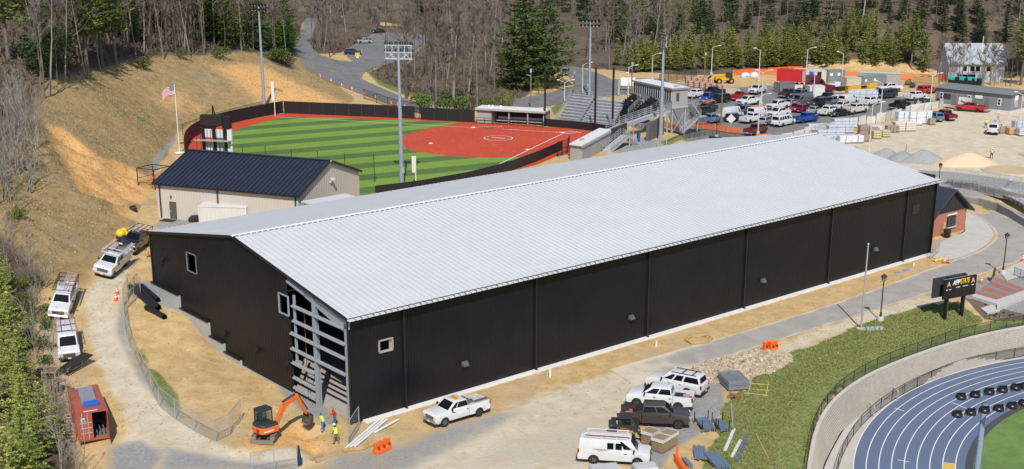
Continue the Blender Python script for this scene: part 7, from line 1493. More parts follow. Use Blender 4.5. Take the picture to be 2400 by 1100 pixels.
for q in (T1,T1+Vector((1,1,0))): MB().bar((q.x,q.y,2),(q.x,q.y,q.z),.2).build('post',GALV,ps)
fence('path_fence','black wire fence around the grass slope beside the press box stairs',zp(3.6,(1555,350),(1580,338),(1602,325),(1640,322)),1.1,2.0,FBLK,WIREB,.03)
fence('path_fence','black wire fence along the block wall beside the car park',zp(3.0,(1602,328),(1650,318),(1700,325),(1760,332)),1.2,3.0,FBLK,WIREB,.03)
for a,b,l in ((1540,348,'grey handrail above the hall roof beside the press box, left one'),(1560,345,'grey handrail above the hall roof beside the press box, right one')):
    t = thing('handrail',l,'handrail',atz(a,b,4.6)); railing(t,[Vector((-1,-1,0)),Vector((1.2,.8,1.0))],1.0,.9)
# ================================================================ FAR LOT AND YARD
def zyaw(a,b,z=2.0): p,q = un(*a,z),un(*b,z); return math.atan2(q[1]-p[1],q[0]-p[0]),math.hypot(q[0]-p[0],q[1]-p[1])
def street_light(base,top,label,arms=1,side=1,z=2.03,conc=True,tint=PALEP):
    q = atz(*base,z) if z is not None else at(*base); lo,hi_ = 2.0,40.0
    for _ in range(40):
        m = (lo+hi_)/2; v = np.array((q.x,q.y,q.z+m))-CP; d = v@FW; yy = 550+SHIFT-(v@UP)/d*FPX
        if yy > top: lo = m
        else: hi_ = m
    t = thing('street_light',label,'street light',q,YAW-math.pi/2)
    if conc: MB().lathe([(.34,-.2),(.34,.75),(.3,.8)],n=12).build('concrete_base',CONC2,t)
    MB().lathe([(.13,.3),(.075,lo)],n=8).build('pole',tint,t,smooth=True)
    for s in ((1,-1) if arms == 2 else (side,)):
        m = MB(); m.tube([(0,0,lo-.1),(s*.9,0,lo+.35),(s*1.7,0,lo+.5)],.05,6); m.build('arm',tint,t); m = MB(); m.hexa([(s*1.6-.1,-.16,lo+.44),(s*1.6+.55,-.13,lo+.5),(s*1.6+.55,.13,lo+.5),(s*1.6-.1,.16,lo+.44),(s*1.6-.1,-.1,lo+.6),(s*1.6+.5,-.08,lo+.62),(s*1.6+.5,.08,lo+.62),(s*1.6-.1,.1,lo+.6)]); m.build('lamp_head',tint,t)
    return t
for b,tp,l,ar,sd_,zz in (((2036,362),246,'pale street light on a concrete base beside the wrapped pallets',1,1,2.03),((1784,248),170,'pale twin arm street light near the middle of the car rows',2,1,2.03),((1776,318),226,'pale street light by the maroon pickup at the roof edge',1,1,2.03),((1906,229),158,'pale twin arm street light in front of the semi tractor',2,1,2.03),((1889,180),116,'pale street light by the red container',1,1,2.0),((1972,194),126,'pale street light by the grey container end',1,-1,2.0),((2063,272),196,'pale street light in front of the crane boom',1,-1,2.03),((2179,255),177,'pale twin arm street light by the office trailer',2,1,2.03),((2387,310),222,'pale street light beside wrapped pallets at the right edge',1,-1,2.03),((1778,192),118,'pale street light behind the yellow telehandler',1,-1,2.0),((1528,190),130,'pale street light behind the press box',1,1,2.2),((1667,178),112,'pale street light left of the yellow telehandler',1,1,2.0)):
    street_light(b,tp,l,ar,sd_,zz)
for b,tp,l,ar,sd_ in (((1323,240),193,'white twin arm street light left of the bleachers',2,1),((1365,222),152,'white street light behind the bleacher top',1,1),((1450,226),176,'white street light right of the bleachers',1,1),((1472,226),158,'taller white street light right of the bleachers',1,1)): street_light(b,tp,l,ar,sd_,None,False)
def wood_pole(base,top,label,z=None):
    q = atz(*base,z) if z is not None else at(*base); lo,hi_ = 2.0,40.0
    for _ in range(40):
        m = (lo+hi_)/2; v = np.array((q.x,q.y,q.z+m))-CP; d = v@FW; yy = 550+SHIFT-(v@UP)/d*FPX
        if yy > top: lo = m
        else: hi_ = m
    t = thing('utility_pole',label,'utility pole',q,YAW); MB().lathe([(.17,0),(.12,lo)],n=8).build('pole',WOODP,t,smooth=True); MB().box((-.2,0,lo-.5),(.3,.4,.7)).build('transformer',GALV,t); MB().tube([(0,0,lo-1.6),(0,.9,lo-1.3)],.04,5).build('arm',GALV,t); return t
wood_pole((1689,298),190,'brown wooden utility pole among the parked cars',2.0); wood_pole((1244,252),160,'brown wooden utility pole behind the far dugout'); wood_pole((1346,218),165,'brown wooden utility pole behind the bleachers'); wood_pole((1651,182),122,'brown wooden utility pole at the pine edge',2.0); wood_pole((1480,224),145,'brown wooden utility pole right of the bleachers')
t = thing('tall_pole','tall white pole behind the office trailer','pole',atz(2294,192,2.0)); MB().lathe([(.16,0),(.08,11)],n=8).build('pole',WHITE,t,smooth=True)
def container(fl,fr,label,col,L=None,W=2.5,H=2.7,z=2.02,end=None,back=None,name='shipping_container',roofc=None,base=0.0):
    """fl, fr: pixels of the ground line of the long side that is seen"""
    yw,ln = zyaw(fl,fr,z); L = L or ln; p = atz(*fl,z); t = thing(name,label,'container',(p.x,p.y,z+base),yw); m = mat('container_'+col[0],col[1],.6,var=.1,scale=.7); s = 1 if True else -1
    for y in (0,W):
        mb = MB(); ribbed(mb,(0,y,0),(1,0,0),0,L,lambda q: .1,lambda q: H,(0,-1 if y == 0 else 1,0),.55,.04); mb.build('side_wall',m,t)
    for x in (0,L): MB().box((x,W/2,H/2+.05),(.08,W,H-.1)).build('end_wall',end or m,t)
    MB().box((L/2,W/2,H),(L+.06,W+.06,.08)).build('roof',roofc or m,t)
    mb = MB()
    for x in (0,L):
        for y in (0,W): mb.box((x,y,H/2),(.16,.16,H+.05))
    for y in (0,W): mb.box((L/2,y,.12),(L,.14,.18)); mb.box((L/2,y,H-.05),(L,.14,.14))
    for x in (0,L): mb.box((x,W/2,.12),(.14,W,.18)); mb.box((x,W/2,H-.05),(.14,W,.14))
    mb.build('frame',m,t)
    for y in (.65,1.25,1.85): MB().bar((L+.07,y,.2),(L+.07,y,H-.15),.05).build('locking_bar',GALV,t); MB().bar((-.07,y,.2),(-.07,y,H-.15),.05).build('locking_bar',GALV,t)
    return t
c_red = ('red',(.52,.02,.025)); c_tan = ('tan',(.50,.43,.30)); c_gry = ('grey',(.20,.22,.245)); c_lgry = ('light_grey',(.34,.33,.325)); c_cream = ('cream',(.55,.52,.45)); c_wht = ('white',(.58,.58,.56)); c_dk = ('dark_grey',(.16,.165,.17))
t = container((1820,203),(1876,207),'bright red shipping container raised on a trailer chassis',c_red,6.1,2.5,2.8,base=1.3,end=mat('container_white_end',(.5,.5,.48),.6));
for x in (.8,): MB().box((x,1.25,-.65),(.3,2.2,1.25)).build('chassis_leg',CHAS,t)
for x in (4.2,5.4):
    for y in (.2,2.3): MB().lathe([(.2,-.15),(.5,-.15),(.5,.15),(.2,.15)],(x,y,-.8),12,'y').build('wheel',RUB,t)
container((1827,218),(1861,216),'grey steel box in front of the red container',c_dk,None,2.3,2.2,name='steel_box')
container((1897,228),(1931,227),'small white enclosed trailer with rear doors by the semi tractor',c_wht,None,2.2,2.4,name='box_trailer')
t = container((1858,190),(1938,193),'tan shipping container with an open dark door behind the semi tractor',c_cream,None,2.5,2.8,roofc=mat('tan_roof',(.52,.49,.42),.7)); MB().box((6.3,-.06,1.3),(1.0,.06,2.3)).build('open_door',CHAS,t); MB().box((4.4,-.07,2.0),(1.1,.05,.9)).build('sticker',mat('blue_sticker',(.04,.08,.30),.6),t)
t = container((1941,194),(1979,192),'dark grey container with white stickers beside the tan one',c_gry,None,2.5,2.8);
for x in (.8,2.9): MB().box((x,-.07,1.9),(.8,.05,.7)).build('sticker',WHITE,t)
container((1983,210),(2022,208),'tan ribbed container beside a grey one near the crane boom',c_tan,None,2.5,2.7)
t = container((2023,209),(2075,203),'grey container pair with white stickers near the crane boom',c_gry,None,2.5,2.7)
for x in (.7,3.8): MB().box((x,-.07,1.9),(.7,.05,.6)).build('sticker',WHITE,t)
t = container((2012,200),(2108,203),'long light grey storage trailer behind the containers',c_lgry,None,2.5,3.0,name='storage_trailer',roofc=mat('tan_roof',(.52,.49,.42),.7)); MB().box((4.5,-.07,2.2),(1.3,.05,.9)).build('sticker',mat('blue_sticker',(.04,.08,.30),.6),t)
q = atz(1889,218,2.03); t = thing('semi_tractor','dark plum semi tractor with a tall sleeper cab','truck',q,YAW-math.pi/2+.12); bm_ = MB(); pr = [(0,.6),(0,4.0),(2.2,4.05),(3.4,3.2),(3.9,2.5),(4.3,2.05),(6.3,1.75),(6.6,1.4),(6.6,.6)]; n = len(pr); vs = [(x,-1.2,z) for x,z in pr]+[(x,1.2,z) for x,z in pr]
bm_.add(vs,[tuple(range(n)),tuple(range(2*n-1,n-1,-1))]+[(i,i+n,(i+1)%n+n,(i+1)%n) for i in range(n)]); bm_.build('cab',P_PLUM,t,bevel=.12,seg=2); MB().hexa([(3.5,-1.05,3.12),(3.95,-1.05,2.5),(3.95,1.05,2.5),(3.5,1.05,3.12),(3.56,-1.0,3.16),(4.03,-1.0,2.52),(4.03,1.0,2.52),(3.56,1.0,3.16)]).build('windscreen',GLASSD,t)
for y in (-1.215,1.215): MB().box((3.0,y,2.6),(.9,.03,.6)).build('side_window',GLASSD,t); MB().box((1.0,y,2.9),(.7,.03,.5)).build('side_window',GLASSD,t)
for x in (5.4,.4,-1.2):
    for y in (-1.0,1.0): MB().lathe([(.2,-.16),(.52,-.16),(.52,.16),(.2,.16)],(x,y,.52),14,'y').build('wheel',RUB,t)
MB().box((-.6,0,.85),(3.0,.9,.3)).build('chassis',CHAS,t); MB().box((6.64,0,1.2),(.06,1.5,.9)).build('grille',CHROME,t)
q = atz(1697,196,2.0); t = thing('telehandler','yellow telehandler with black wheels by the stacked bricks','telehandler',q,YAW+math.pi/2+.15); MB().box((0,0,1.2),(4.6,1.6,.8)).build('body',YEL,t,bevel=.08); MB().box((-1.0,.55,2.1),(1.5,.9,1.3)).build('cab',EXG,t,bevel=.06); MB().bar((-2.4,-.3,2.2),(3.2,-.3,1.9),.45,.5).build('boom',YEL,t); MB().bar((3.1,-.3,1.9),(4.2,-.3,1.1),.3,.35).build('boom_head',CHAS,t)
for x in (-1.5,1.6):
    for y in (-1.0,1.0): w_ = MB().lathe([(.3,-.2),(.68,-.2),(.68,.2),(.3,.2)],(0,0,0),14,'y').build('wheel',RUB,t); w_.location = (x,y,.68); MB().lathe([(.3,-.21),(.3,.21)],(0,0,0),10,'y').build('rim',YEL,w_)
for y in (-.6,.0): MB().box((4.7,y-.0,.5),(1.2,.14,.08)).build('fork',CHAS,t)
q = atz(1984,224,2.0); yw,ln = zyaw((1984,222),(2045,217)); t = thing('crane_boom','yellow crane boom lying across the yard behind the white pallets','boom',(q.x,q.y,2.0),yw); MB().box((4.2,0,1.7),(8.6,.8,.7)).build('boom',YEL,t,bevel=.05); MB().box((.3,0,1.0),(.8,.9,2.1)).build('boom_foot',YEL,t); MB().box((4.6,-.1,1.75),(1.6,.9,.5)).build('cylinder',CHAS,t); MB().box((7.4,0,1.9),(2.2,1.0,1.1)).build('head',YEL,t,bevel=.05)
yw,ln = zyaw((2190,248),(2366,268),2.0); q = atz(2190,248,2.0); tl = thing('office_trailer','long grey office trailer with white skirting and a banner','trailer',(q.x,q.y,2.0),yw); OL,OW,OH = ln,9.0,3.9; GT = mat('trailer_grey',(.20,.215,.225),.65,var=.05,scale=.5)
MB().box((OL/2,OW/2,OH/2+.35),(OL,OW,OH-.7)).build('wall',GT,tl); MB().box((OL/2,OW/2,.35),(OL-.1,OW-.1,.8)).build('skirting',mat('trailer_skirt',(.56,.57,.58),.7),tl)
mb = MB()
for k in range(int(OL/1.22)): mb.box((k*1.22+.6,-.02,OH/2+.35),(.05,.05,OH-.9))
mb.build('siding_joint',mat('trailer_joint',(.14,.15,.16),.7),tl)['kind'] = 'stuff'
MB().hexa([(-.3,-.3,OH),(OL+.3,-.3,OH),(OL+.3,OW+.3,OH),(-.3,OW+.3,OH),(-.3,OW*.3,OH+.45),(OL+.3,OW*.3,OH+.45),(OL+.3,OW*.7,OH+.45),(-.3,OW*.7,OH+.45)]).build('roof',mat('trailer_roof',(.16,.165,.17),.85),tl)
for z_ in (OH-.05,OH-.55): MB().box((OL/2,-.06,z_),(OL+.3,.07,.09)).build('trim_band',mat('plum_trim',(.09,.05,.055),.6),tl); MB().box((OL+.04,OW/2,z_),(.07,OW+.1,.09)).build('trim_band',mat('plum_trim',(.09,.05,.055),.6),tl)
for f in (.085,.46,.855): w_ = MB().box((f*OL,-.05,2.25),(.75,.08,1.5)).build('window',WHITE,tl); MB().box((f*OL,-.10,2.6),(.5,.04,.5)).build('pane',GLASSD,w_); MB().box((f*OL,-.10,1.95),(.5,.04,.5)).build('pane',GLASSD,w_)
for f in (.26,.70): d_ = MB().box((f*OL,-.05,1.75),(1.0,.08,2.1)).build('door',mat('trailer_door',(.15,.16,.17),.6),tl); MB().box((f*OL+.35,-.12,1.7),(.08,.08,.2)).build('handle',GALV,d_)
for y in (2.4,6.6): MB().box((OL+.08,y,1.9),(.2,1.2,1.5)).build('air_unit',mat('unit_grey',(.4,.4,.4),.6),tl); MB().box((OL+.05,y,2.9),(.1,1.5,1.6)).build('end_panel',WHITE,tl)
MB().box((.165*OL,-.07,2.3),(1.6,.06,1.1)).build('sign',mat('dark_sign',(.03,.032,.034),.6),tl)
bn = MB().box((.41*OL,-.12,1.55),(2.9,.04,1.9)).build('banner',mat('white_banner',(.62,.62,.61),.8),tl); MB().bar((.36*OL,-.16,1.8),(.43*OL,-.16,1.4),.3,.1).build('banner_print',mat('banner_mark',(.35,.10,.10),.8),bn); s_ = MB().box((.585*OL,-.08,2.85),(1.6,.05,.7)).build('sign',WHITE,tl)
MB().box((.56*OL,-.09,1.25),(.8,.04,.3)).build('notice',WHITE,tl)
MB().box((.25*OL,-1.0,.35),(2.6,1.9,.12)).build('porch',TIMBER,tl); MB().box((.70*OL,-1.0,.35),(2.0,1.9,.12)).build('porch',TIMBER,tl)
t = thing('portable_toilet','green portable toilet beside the dark banner fence','toilet',atz(2172,254,2.0),yw); MB().box((0,0,1.1),(1.15,1.15,2.2)).build('cabin',mat('toilet_green',(.015,.10,.11),.5),t,bevel=.04); MB().box((0,0,2.25),(1.2,1.2,.16)).build('roof',WHITE,t,bevel=.05); MB().box((0,-.6,1.0),(.8,.04,1.8)).build('door',mat('toilet_door',(.02,.13,.14),.5),t)
for k,(a,b,l) in enumerate((((2141,252),(2163,252),'dark banner with a pale block letter on a fence by the portable toilet'),((2193,250),(2212,248),'dark banner with white print right of the portable toilet'))):
    yb,lb = zyaw(a,b); p_ = atz(*a,2.0); t = thing('banner_fence',l,'banner',(p_.x,p_.y,2.0),yb); MB().box((lb/2,0,1.0),(lb,.05,1.7)).build('cloth',mat('dark_banner',(.03,.03,.03),.8),t)
    for x in (0,lb): MB().bar((x,.05,0),(x,.05,2.0),.06).build('post',GALV,t)
    if k == 0: text('A',1.4,LP,(.9,-.04,1.0),t)
    for z_ in (1.15,.8): MB().box((lb*.65,-.035,z_),(lb*.4,.02,.15)).build('print',mat('gold_print',(.55,.45,.30),.8),t)
for i in range(3):
    for k in range(2):
        q = atz(2152+i*15,206+i*1.5,2.0); o = MB().box((0,0,.7),(2.2,2.0,1.35)).build('timber_crate',mat('plywood',(.46,.31,.14),.85,var=.12),bevel=.02); o.location = (q.x,q.y,2.0+k*1.4); o.rotation_euler = (0,0,yw); tag(o,('upper ' if k else 'lower ')+('left','middle','right')[i]+' plywood crate in the stack behind the office trailer','crate')
TEAL = mat('teal_plastic',(.03,.42,.40),.5)
for i,a in enumerate((2232,2254,2272,2283)):
    q = atz(a,203+i,2.0); t = thing('light_tower',('first','second','third','fourth')[i]+' teal machine from the left behind the office trailer roof','machine',q,yw); MB().box((0,0,1.9),(1.3,1.2,1.0)).build('housing',TEAL,t,bevel=.1); MB().box((1.0,0,1.8),(.7,1.1,1.0)).build('engine',CHAS,t); MB().box((.3,0,.9),(2.4,1.3,1.5)).build('trailer_frame',CHAS,t)
for a,b,cl,l in ((2140,206,P_NAVY,'blue motorcycle shaped machine by the orange netting'),(2128,200,mat('brown_gear',(.16,.09,.05),.8),'brown heap of gear by the orange netting')):
    o = MB().ball((0,0,.6),1.0,9,5,(1.3,.7,.7)).box((.6,0,1.0),(.8,.3,.9)).build('site_equipment',cl,bevel=.05); o.location = atz(a,b,2.0); tag(o,l,'equipment')
BRP = mat('brick_pallet',(.42,.24,.16),.85,var=.2); WBAND = mat('white_band',(.62,.60,.57),.6)
def stack(px,py,L,W,H,m,label,yaw=None,nx=1,layers=3,z=2.02,wrap=None,name='wrapped_pallet'):
    q = atz(px,py,z); t = thing(name,label,'pallet',q,YAW-math.pi/2+(.15 if yaw is None else yaw)); MB().box((0,0,.07),(L,W,.14)).build('pallet',OLDT,t); h_ = (H-.14)/layers; me = MB().box((0,0,0),(L/nx-.04,W-.04,h_-.05)).mesh('pack',m,bevel=.05)
    for k in range(layers):
        for i in range(nx): link('pack',me,t,(-L/2+(i+.5)*L/nx,rr.uniform(-.03,.03),.14+h_*(k+.5)))
    if wrap:
        for i in range(nx): MB().box((-L/2+(i+.5)*L/nx,-W/2-.0,H/2+.07),(.08,.06,H-.2)).build('strap',wrap,t)
    return t
SHW = mat('white_shrink_wrap',(.60,.62,.65),.4,var=.1,scale=2,bump=.05); SHB = mat('bluish_wrap',(.48,.53,.60),.35,var=.12,scale=2,bump=.05); BRW = mat('brown_wrap',(.30,.225,.18),.6,var=.15); YGB = mat('lime_bag',(.45,.42,.22),.7,var=.15)
k = 0; ords = ('first','second','third','fourth','fifth','sixth','seventh','eighth','ninth','tenth','eleventh','twelfth')
for row,(y0,n) in enumerate(((196,5),(204,6))):
    for i in range(n): stack(1612+row*6+i*13.5,y0+i*1.6-(2 if row == 0 else 0),1.2,1.1,1.5,BRP,('back' if row == 0 else 'front')+' row brick pallet, '+ords[i]+' from the left beside the telehandler',.1,1,3,2.0,WBAND,'brick_pallet')
for i in range(5): stack(1992+i*14,236+i*.2,1.4,1.2,2.1,SHB,ords[i]+' blue and white wrapped pallet of the row under the crane boom',.1,1,3)
for a,b,L,W,H,m,l,nx,ly in ((1915,306,4.0,1.4,1.3,SHB,'long bluish bale nearest the white barrier',3,2),(1945,318,5.2,1.5,1.1,SHB,'long bluish bale second from the roof edge',3,2),(1968,312,5.0,1.5,1.6,SHB,'tall bluish bale stack in the middle of the yard',3,3),(1978,300,4.6,1.4,1.9,SHB,'tallest bluish bale stack near the white barrier',3,3),(1958,331,4.4,1.5,1.2,SHB,'bluish bale at the very roof edge',3,2),(1992,335,4.6,1.6,1.4,SHW,'white printed pallet pair in front of the bales',2,1),(2022,318,1.7,1.5,2.0,BRW,'tall brown wrapped pallet left of the street light',1,2),(2026,331,2.0,1.7,1.3,BRW,'low brown wrapped pallet left of the street light',1,1),(2047,313,1.8,1.5,1.2,BRW,'brown pallet behind the street light',1,1),(2053,325,1.6,1.4,1.5,YGB,'yellow green bagged pallet beside the street light',1,3),(2074,321,1.6,1.4,1.3,YGB,'yellow green bagged pallet farther right',1,3),(2052,306,2.0,1.6,1.0,SHW,'grey white tarp covered pallet behind the yellow green bags',1,1),(2090,310,2.4,1.5,1.3,BRW,'brown pallet row left of the white lumber',2,1),(2118,307,4.2,1.6,1.8,mat('white_lumber',(.62,.56,.47),.8,var=.1),'banded stack of white lumber',1,4),(2113,292,2.4,1.8,2.6,SHW,'tall white wrapped pallet, leftmost of the three',1,2),(2142,293,2.6,1.8,2.7,SHW,'tall white wrapped pallet in the middle of three',1,2),(2165,290,2.4,1.8,2.6,SHW,'tall white wrapped pallet, rightmost of the three',1,2),(2183,293,1.2,1.1,1.3,BRW,'small brown pallet beside the blue minivan',1,1),(2352,312,2.2,1.4,1.2,BRW,'brown pallet beside the white ladder van',2,1),(2372,315,2.0,1.4,1.3,mat('plywood',(.46,.31,.14),.85,var=.12),'tan pallet beside the white ladder van',2,2),(2390,306,3.0,1.5,1.9,SHB,'bluish wrapped pallet at the right edge',2,3),(2398,318,2.4,1.5,1.5,SHB,'lower bluish wrapped pallet at the right edge',2,2)):
    stack(a,b,L,W,H,m,l,None,nx,ly,2.02,CHAS if m in (SHW,) or 'lumber' in l else None)
for i,(a,b) in enumerate(((1747,182),(1768,181))):
    o = MB().ball((0,0,.35),1.3,12,6,(1.1,.9,.75)).build('covered_heap',SHW,smooth=True); o.location = atz(a,b,2.0); tag(o,('left' if i == 0 else 'right')+' white covered heap beyond the telehandler','heap')
for a,b,l in ((1947,214,'white and tan bulk bag beside the grey container'),(1960,210,'white bulk bag by the street light')): stack(a,b,1.4,1.4,1.8,SHW,l,None,1,1)
o = MB().box((0,0,.5),(2.2,1.4,.9)).build('dark_cart',CHAS,bevel=.08); o.location = atz(1970,213,2.0); tag(o,'dark tarp covered cart by the crane boom','cart')
yw_ = None; PLS = [(1758,342),(1800,337),(1858,330),(1885,323),(1917,313),(1960,302),(2010,295),(2030,291),(2052,290),(2075,287),(2100,277),(2132,265),(2165,260),(2200,254),(2226,245)]
wbf = thing('barrier_screen','line of white cloth screens on posts between the cars and the yard','screen',(0,0,2.0)); CLO = mat('white_cloth',(.55,.54,.50),.85,var=.1,scale=1.2)
for i,(a,b) in enumerate(zip(PLS,PLS[1:])):
    A,B = un(*a,2.0),un(*b,2.0); d = B-A; n = max(1,int(np.hypot(*d[:2])/2.6))
    for k in range(n):
        if rr.random() < .12: continue
        p0 = A+d*(k+.04)/n; p1 = A+d*(k+.96)/n; hh = rr.uniform(1.3,1.9) if i < 8 else rr.uniform(1.5,2.0); off = rr.uniform(-.25,.25); dn_ = np.array((-d[1],d[0],0))/np.hypot(*d[:2]); q0 = p0+dn_*off; q1 = p1-dn_*off
        MB().hexa([(p0[0],p0[1],.05),(p1[0],p1[1],.05),(p1[0]+.04,p1[1]+.04,.05),(p0[0]+.04,p0[1]+.04,.05),(q0[0],q0[1],hh),(q1[0],q1[1],hh*rr.uniform(.9,1)),(q1[0]+.04,q1[1]+.04,hh),(q0[0]+.04,q0[1]+.04,hh)]).build('cloth_panel',CLO,wbf); MB().bar((p0[0],p0[1],0),(p0[0],p0[1],2.1),.05).build('post',GALV,wbf)
def pile(px,py,L,W,H,m,label,seed=0,z=2.0,name='gravel_pile'):
    q = atz(px,py,z); n,k = 26,9; mb = MB(); rs = random.Random(seed); ph = [rs.uniform(0,6) for _ in range(4)]; rings = []
    for j in range(k+1):
        f = j/k; ring = []
        for i in range(n):
            a = 2*math.pi*i/n; r = (1-f)*(1+.10*math.sin(2*a+ph[0])+.06*math.sin(5*a+ph[1])+.04*math.sin(9*a+ph[2])); ring.append((r*L/2*math.cos(a)+.05*L*f*math.sin(ph[3]),r*W/2*math.sin(a),H*(1-(1-f)**1.25) if j < k else H))
        rings.append(ring)
    rings[-1] = [(x*.05,y*.05,z_*1.0) for x,y,z_ in rings[-2]]
    o = MB().loft(rings).build(name,m,smooth=True); o.location = (q.x,q.y,z-.05); o.rotation_euler = (0,0,YAW-math.pi/2); tag(o,label,'heap',kind=None); return o
GPM = mat('blue_grey_gravel',(.27,.28,.285),.95,var=.22,scale=2.5,bump=.12); SPM = mat('sand_heap',(.60,.45,.30),.95,var=.12,scale=1.5,bump=.08)
pile(2072,372,6.5,4.5,1.9,GPM,'grey gravel heap nearest the hall roof',1); pile(2113,376,6.2,4.5,1.7,GPM,'middle grey gravel heap of three',2); pile(2165,380,7.4,5,2.2,GPM,'largest grey gravel heap of three',3); pile(2262,386,10,6,2.2,SPM,'pale sand heap behind the brick building',4,name='sand_pile')
def island(pix,label_name,m,z=2.02):
    P = smooth(np.array([un(a,b,z)[:2] for a,b in pix]+[un(*pix[0],z)[:2]]),2)[:-1]; MB().prism([tuple(p) for p in P],z-.2,z+.13).build(label_name+'_kerb',CONC2)['kind'] = 'structure'; c = P.mean(0); MB().prism([tuple(c+(p-c)*.90) for p in P],z,z+.16).build(label_name,m)['kind'] = 'structure'
SANDM = mat('dry_sand',(.47,.37,.21),.95,var=.14,scale=1.2)
island(((1658,212),(1685,205),(1715,207),(1738,211),(1730,217),(1700,222),(1670,220)),'traffic_island',SANDM); island(((1640,276),(1680,268),(1712,268),(1712,274),(1690,282),(1650,284)),'traffic_island',SANDM); island(((1788,250),(1815,244),(1812,252),(1792,256)),'traffic_island',SANDM); island(((1905,236),(1935,228),(1932,238),(1908,241)),'traffic_island',SANDM); island(((2298,397),(2330,388),(2400,392),(2440,400),(2440,412),(2370,412),(2310,404)),'traffic_island',SANDM); island(((2386,362),(2420,352),(2460,360),(2420,372)),'traffic_island',SANDM)
def onet(name_l,pts,hh=1.25): return fence('netting_fence',name_l,pts,hh,3.0,TIMBER,NET,.05,rails=())
onet('orange netting fence beside the press box stairs',zp(2.05,(1622,298),(1650,303),(1690,310),(1738,316))); onet('orange netting fence under the press box',zp(2.3,(1556,298),(1580,306),(1602,310))); onet('orange netting fence along the pines behind the telehandler',zp(2.0,(1718,178),(1750,175),(1790,175),(1822,177)),1.5); onet('orange netting fence behind the red container',zp(2.0,(1800,172),(1855,168),(1880,168)),1.4); onet('orange netting fence between the grey containers',zp(2.0,(1978,182),(2015,184)),1.5); onet('long orange netting fence behind the storage trailer',zp(2.0,(2105,187),(2150,188),(2190,189),(2228,190)),1.5)
o = MB().box((0,0,.3),(2.6,.5,.55)).build('orange_barrier',SAFE,bevel=.06); o.location = atz(1793,322,2.03); o.rotation_euler = (0,0,YAW-math.pi/2); tag(o,'orange barrier at the hall roof edge by the maroon pickup','barrier')
fence('wire_fence','dark wire fence along the pines behind the press box',zp(2.1,(1545,196),(1580,191),(1610,186),(1632,180)),2.2,3.5,FBLK,meshwire('dark_screen',(.03,.035,.035),.55),.05,rails=(1.0,))
t = thing('road_sign','white diamond sign back standing by the orange netting','sign',atz(1712,304,2.03),YAW); MB().bar((0,0,0),(0,0,2.4),.08).build('post',GALV,t); o = MB().box((0,0,0),(.04,1.3,1.3)).build('diamond_board',mat('sign_back',(.62,.62,.62),.5),t); o.location = (-.06,0,2.1); o.rotation_euler = (R(45),0,0)
t = thing('notice_board','white notice board on legs behind the bleachers','sign',at(1471,215),YAW); MB().box((0,0,2.3),(.12,3.4,1.9)).build('board',WHITE,t)
for y in (-1.4,1.4): MB().bar((0,y,0),(0,y,1.5),.2).build('leg',WOODP,t)
t = thing('warning_sign','yellow sign on a short stand in front of the dark blue suv','sign',at(838,137),YAW); MB().box((0,0,1.0),(.08,1.3,1.0)).build('board',mat('yellow_sign',(.65,.42,.02),.6),t); MB().box((0,0,.25),(.06,.7,.5)).build('stand',WHITE,t)
lamp_post(1679,322,4.2,'dark lamp post by the wire fence at the hall roof edge',2.0)
hq = atz(2290,198,2.2); ho = thing('pale_house','large pale house with a steep grey white roof behind bare trees','house',(hq.x,hq.y,2.0),YAW-math.pi/2-.05); HM = mat('pale_siding',(.42,.46,.51),.7,var=.05); RM = mat('pale_roof',(.34,.37,.41),.6,var=.1,scale=1); q0 = Vector(un(2221,190,2.2)); ln = (Vector(un(2358,196,2.2))-q0).length; ho.location = (q0.x,q0.y,1.5); HX,HY,HE,HRR = ln,10,5.0,9.2
MB().box((HX/2,HY/2,HE/2),(HX,HY,HE)).build('wall',HM,ho)
for x in (0,HX): MB().add([(x,0,HE),(x,HY,HE),(x,HY/2,HRR)],((0,1,2),)).build('gable',HM,ho)
MB().hexa([(-.4,-.6,HE-.25),(HX+.4,-.6,HE-.25),(HX+.4,HY/2,HRR),(-.4,HY/2,HRR),(-.4,-.6,HE-.05),(HX+.4,-.6,HE-.05),(HX+.4,HY/2,HRR+.2),(-.4,HY/2,HRR+.2)]).build('roof',RM,ho); MB().hexa([(-.4,HY+.6,HE-.25),(HX+.4,HY+.6,HE-.25),(HX+.4,HY/2,HRR),(-.4,HY/2,HRR),(-.4,HY+.6,HE-.05),(HX+.4,HY+.6,HE-.05),(HX+.4,HY/2,HRR+.2),(-.4,HY/2,HRR+.2)]).build('roof',RM,ho)
for f in (.28,.42,.52,.72): w_ = MB().box((f*HX,-.05,3.7),(1.4,.1,1.5)).build('window',WHITE,ho); MB().box((f*HX,-.11,3.7),(1.1,.05,1.2)).build('pane',GLASSD,w_)
MB().box((.33*HX,-.8,2.6),(4.5,1.7,.2)).build('porch_roof',RM,ho); MB().box((.33*HX,-.08,1.3),(4.2,.1,2.2)).build('porch_opening',CHAS,ho)
t = container((469,530),(588,534),'white ribbed container behind the hall roof in front of the tan building',c_wht,6.1,2.4,2.6,z=4.5)
tag(MB().ball((0,0,.4),.8,9,5,(1.2,.8,.7)).build('black_cover',RUB,smooth=True),'black covered heap beside the white ribbed container','heap').location = atz(458,521,4.5)
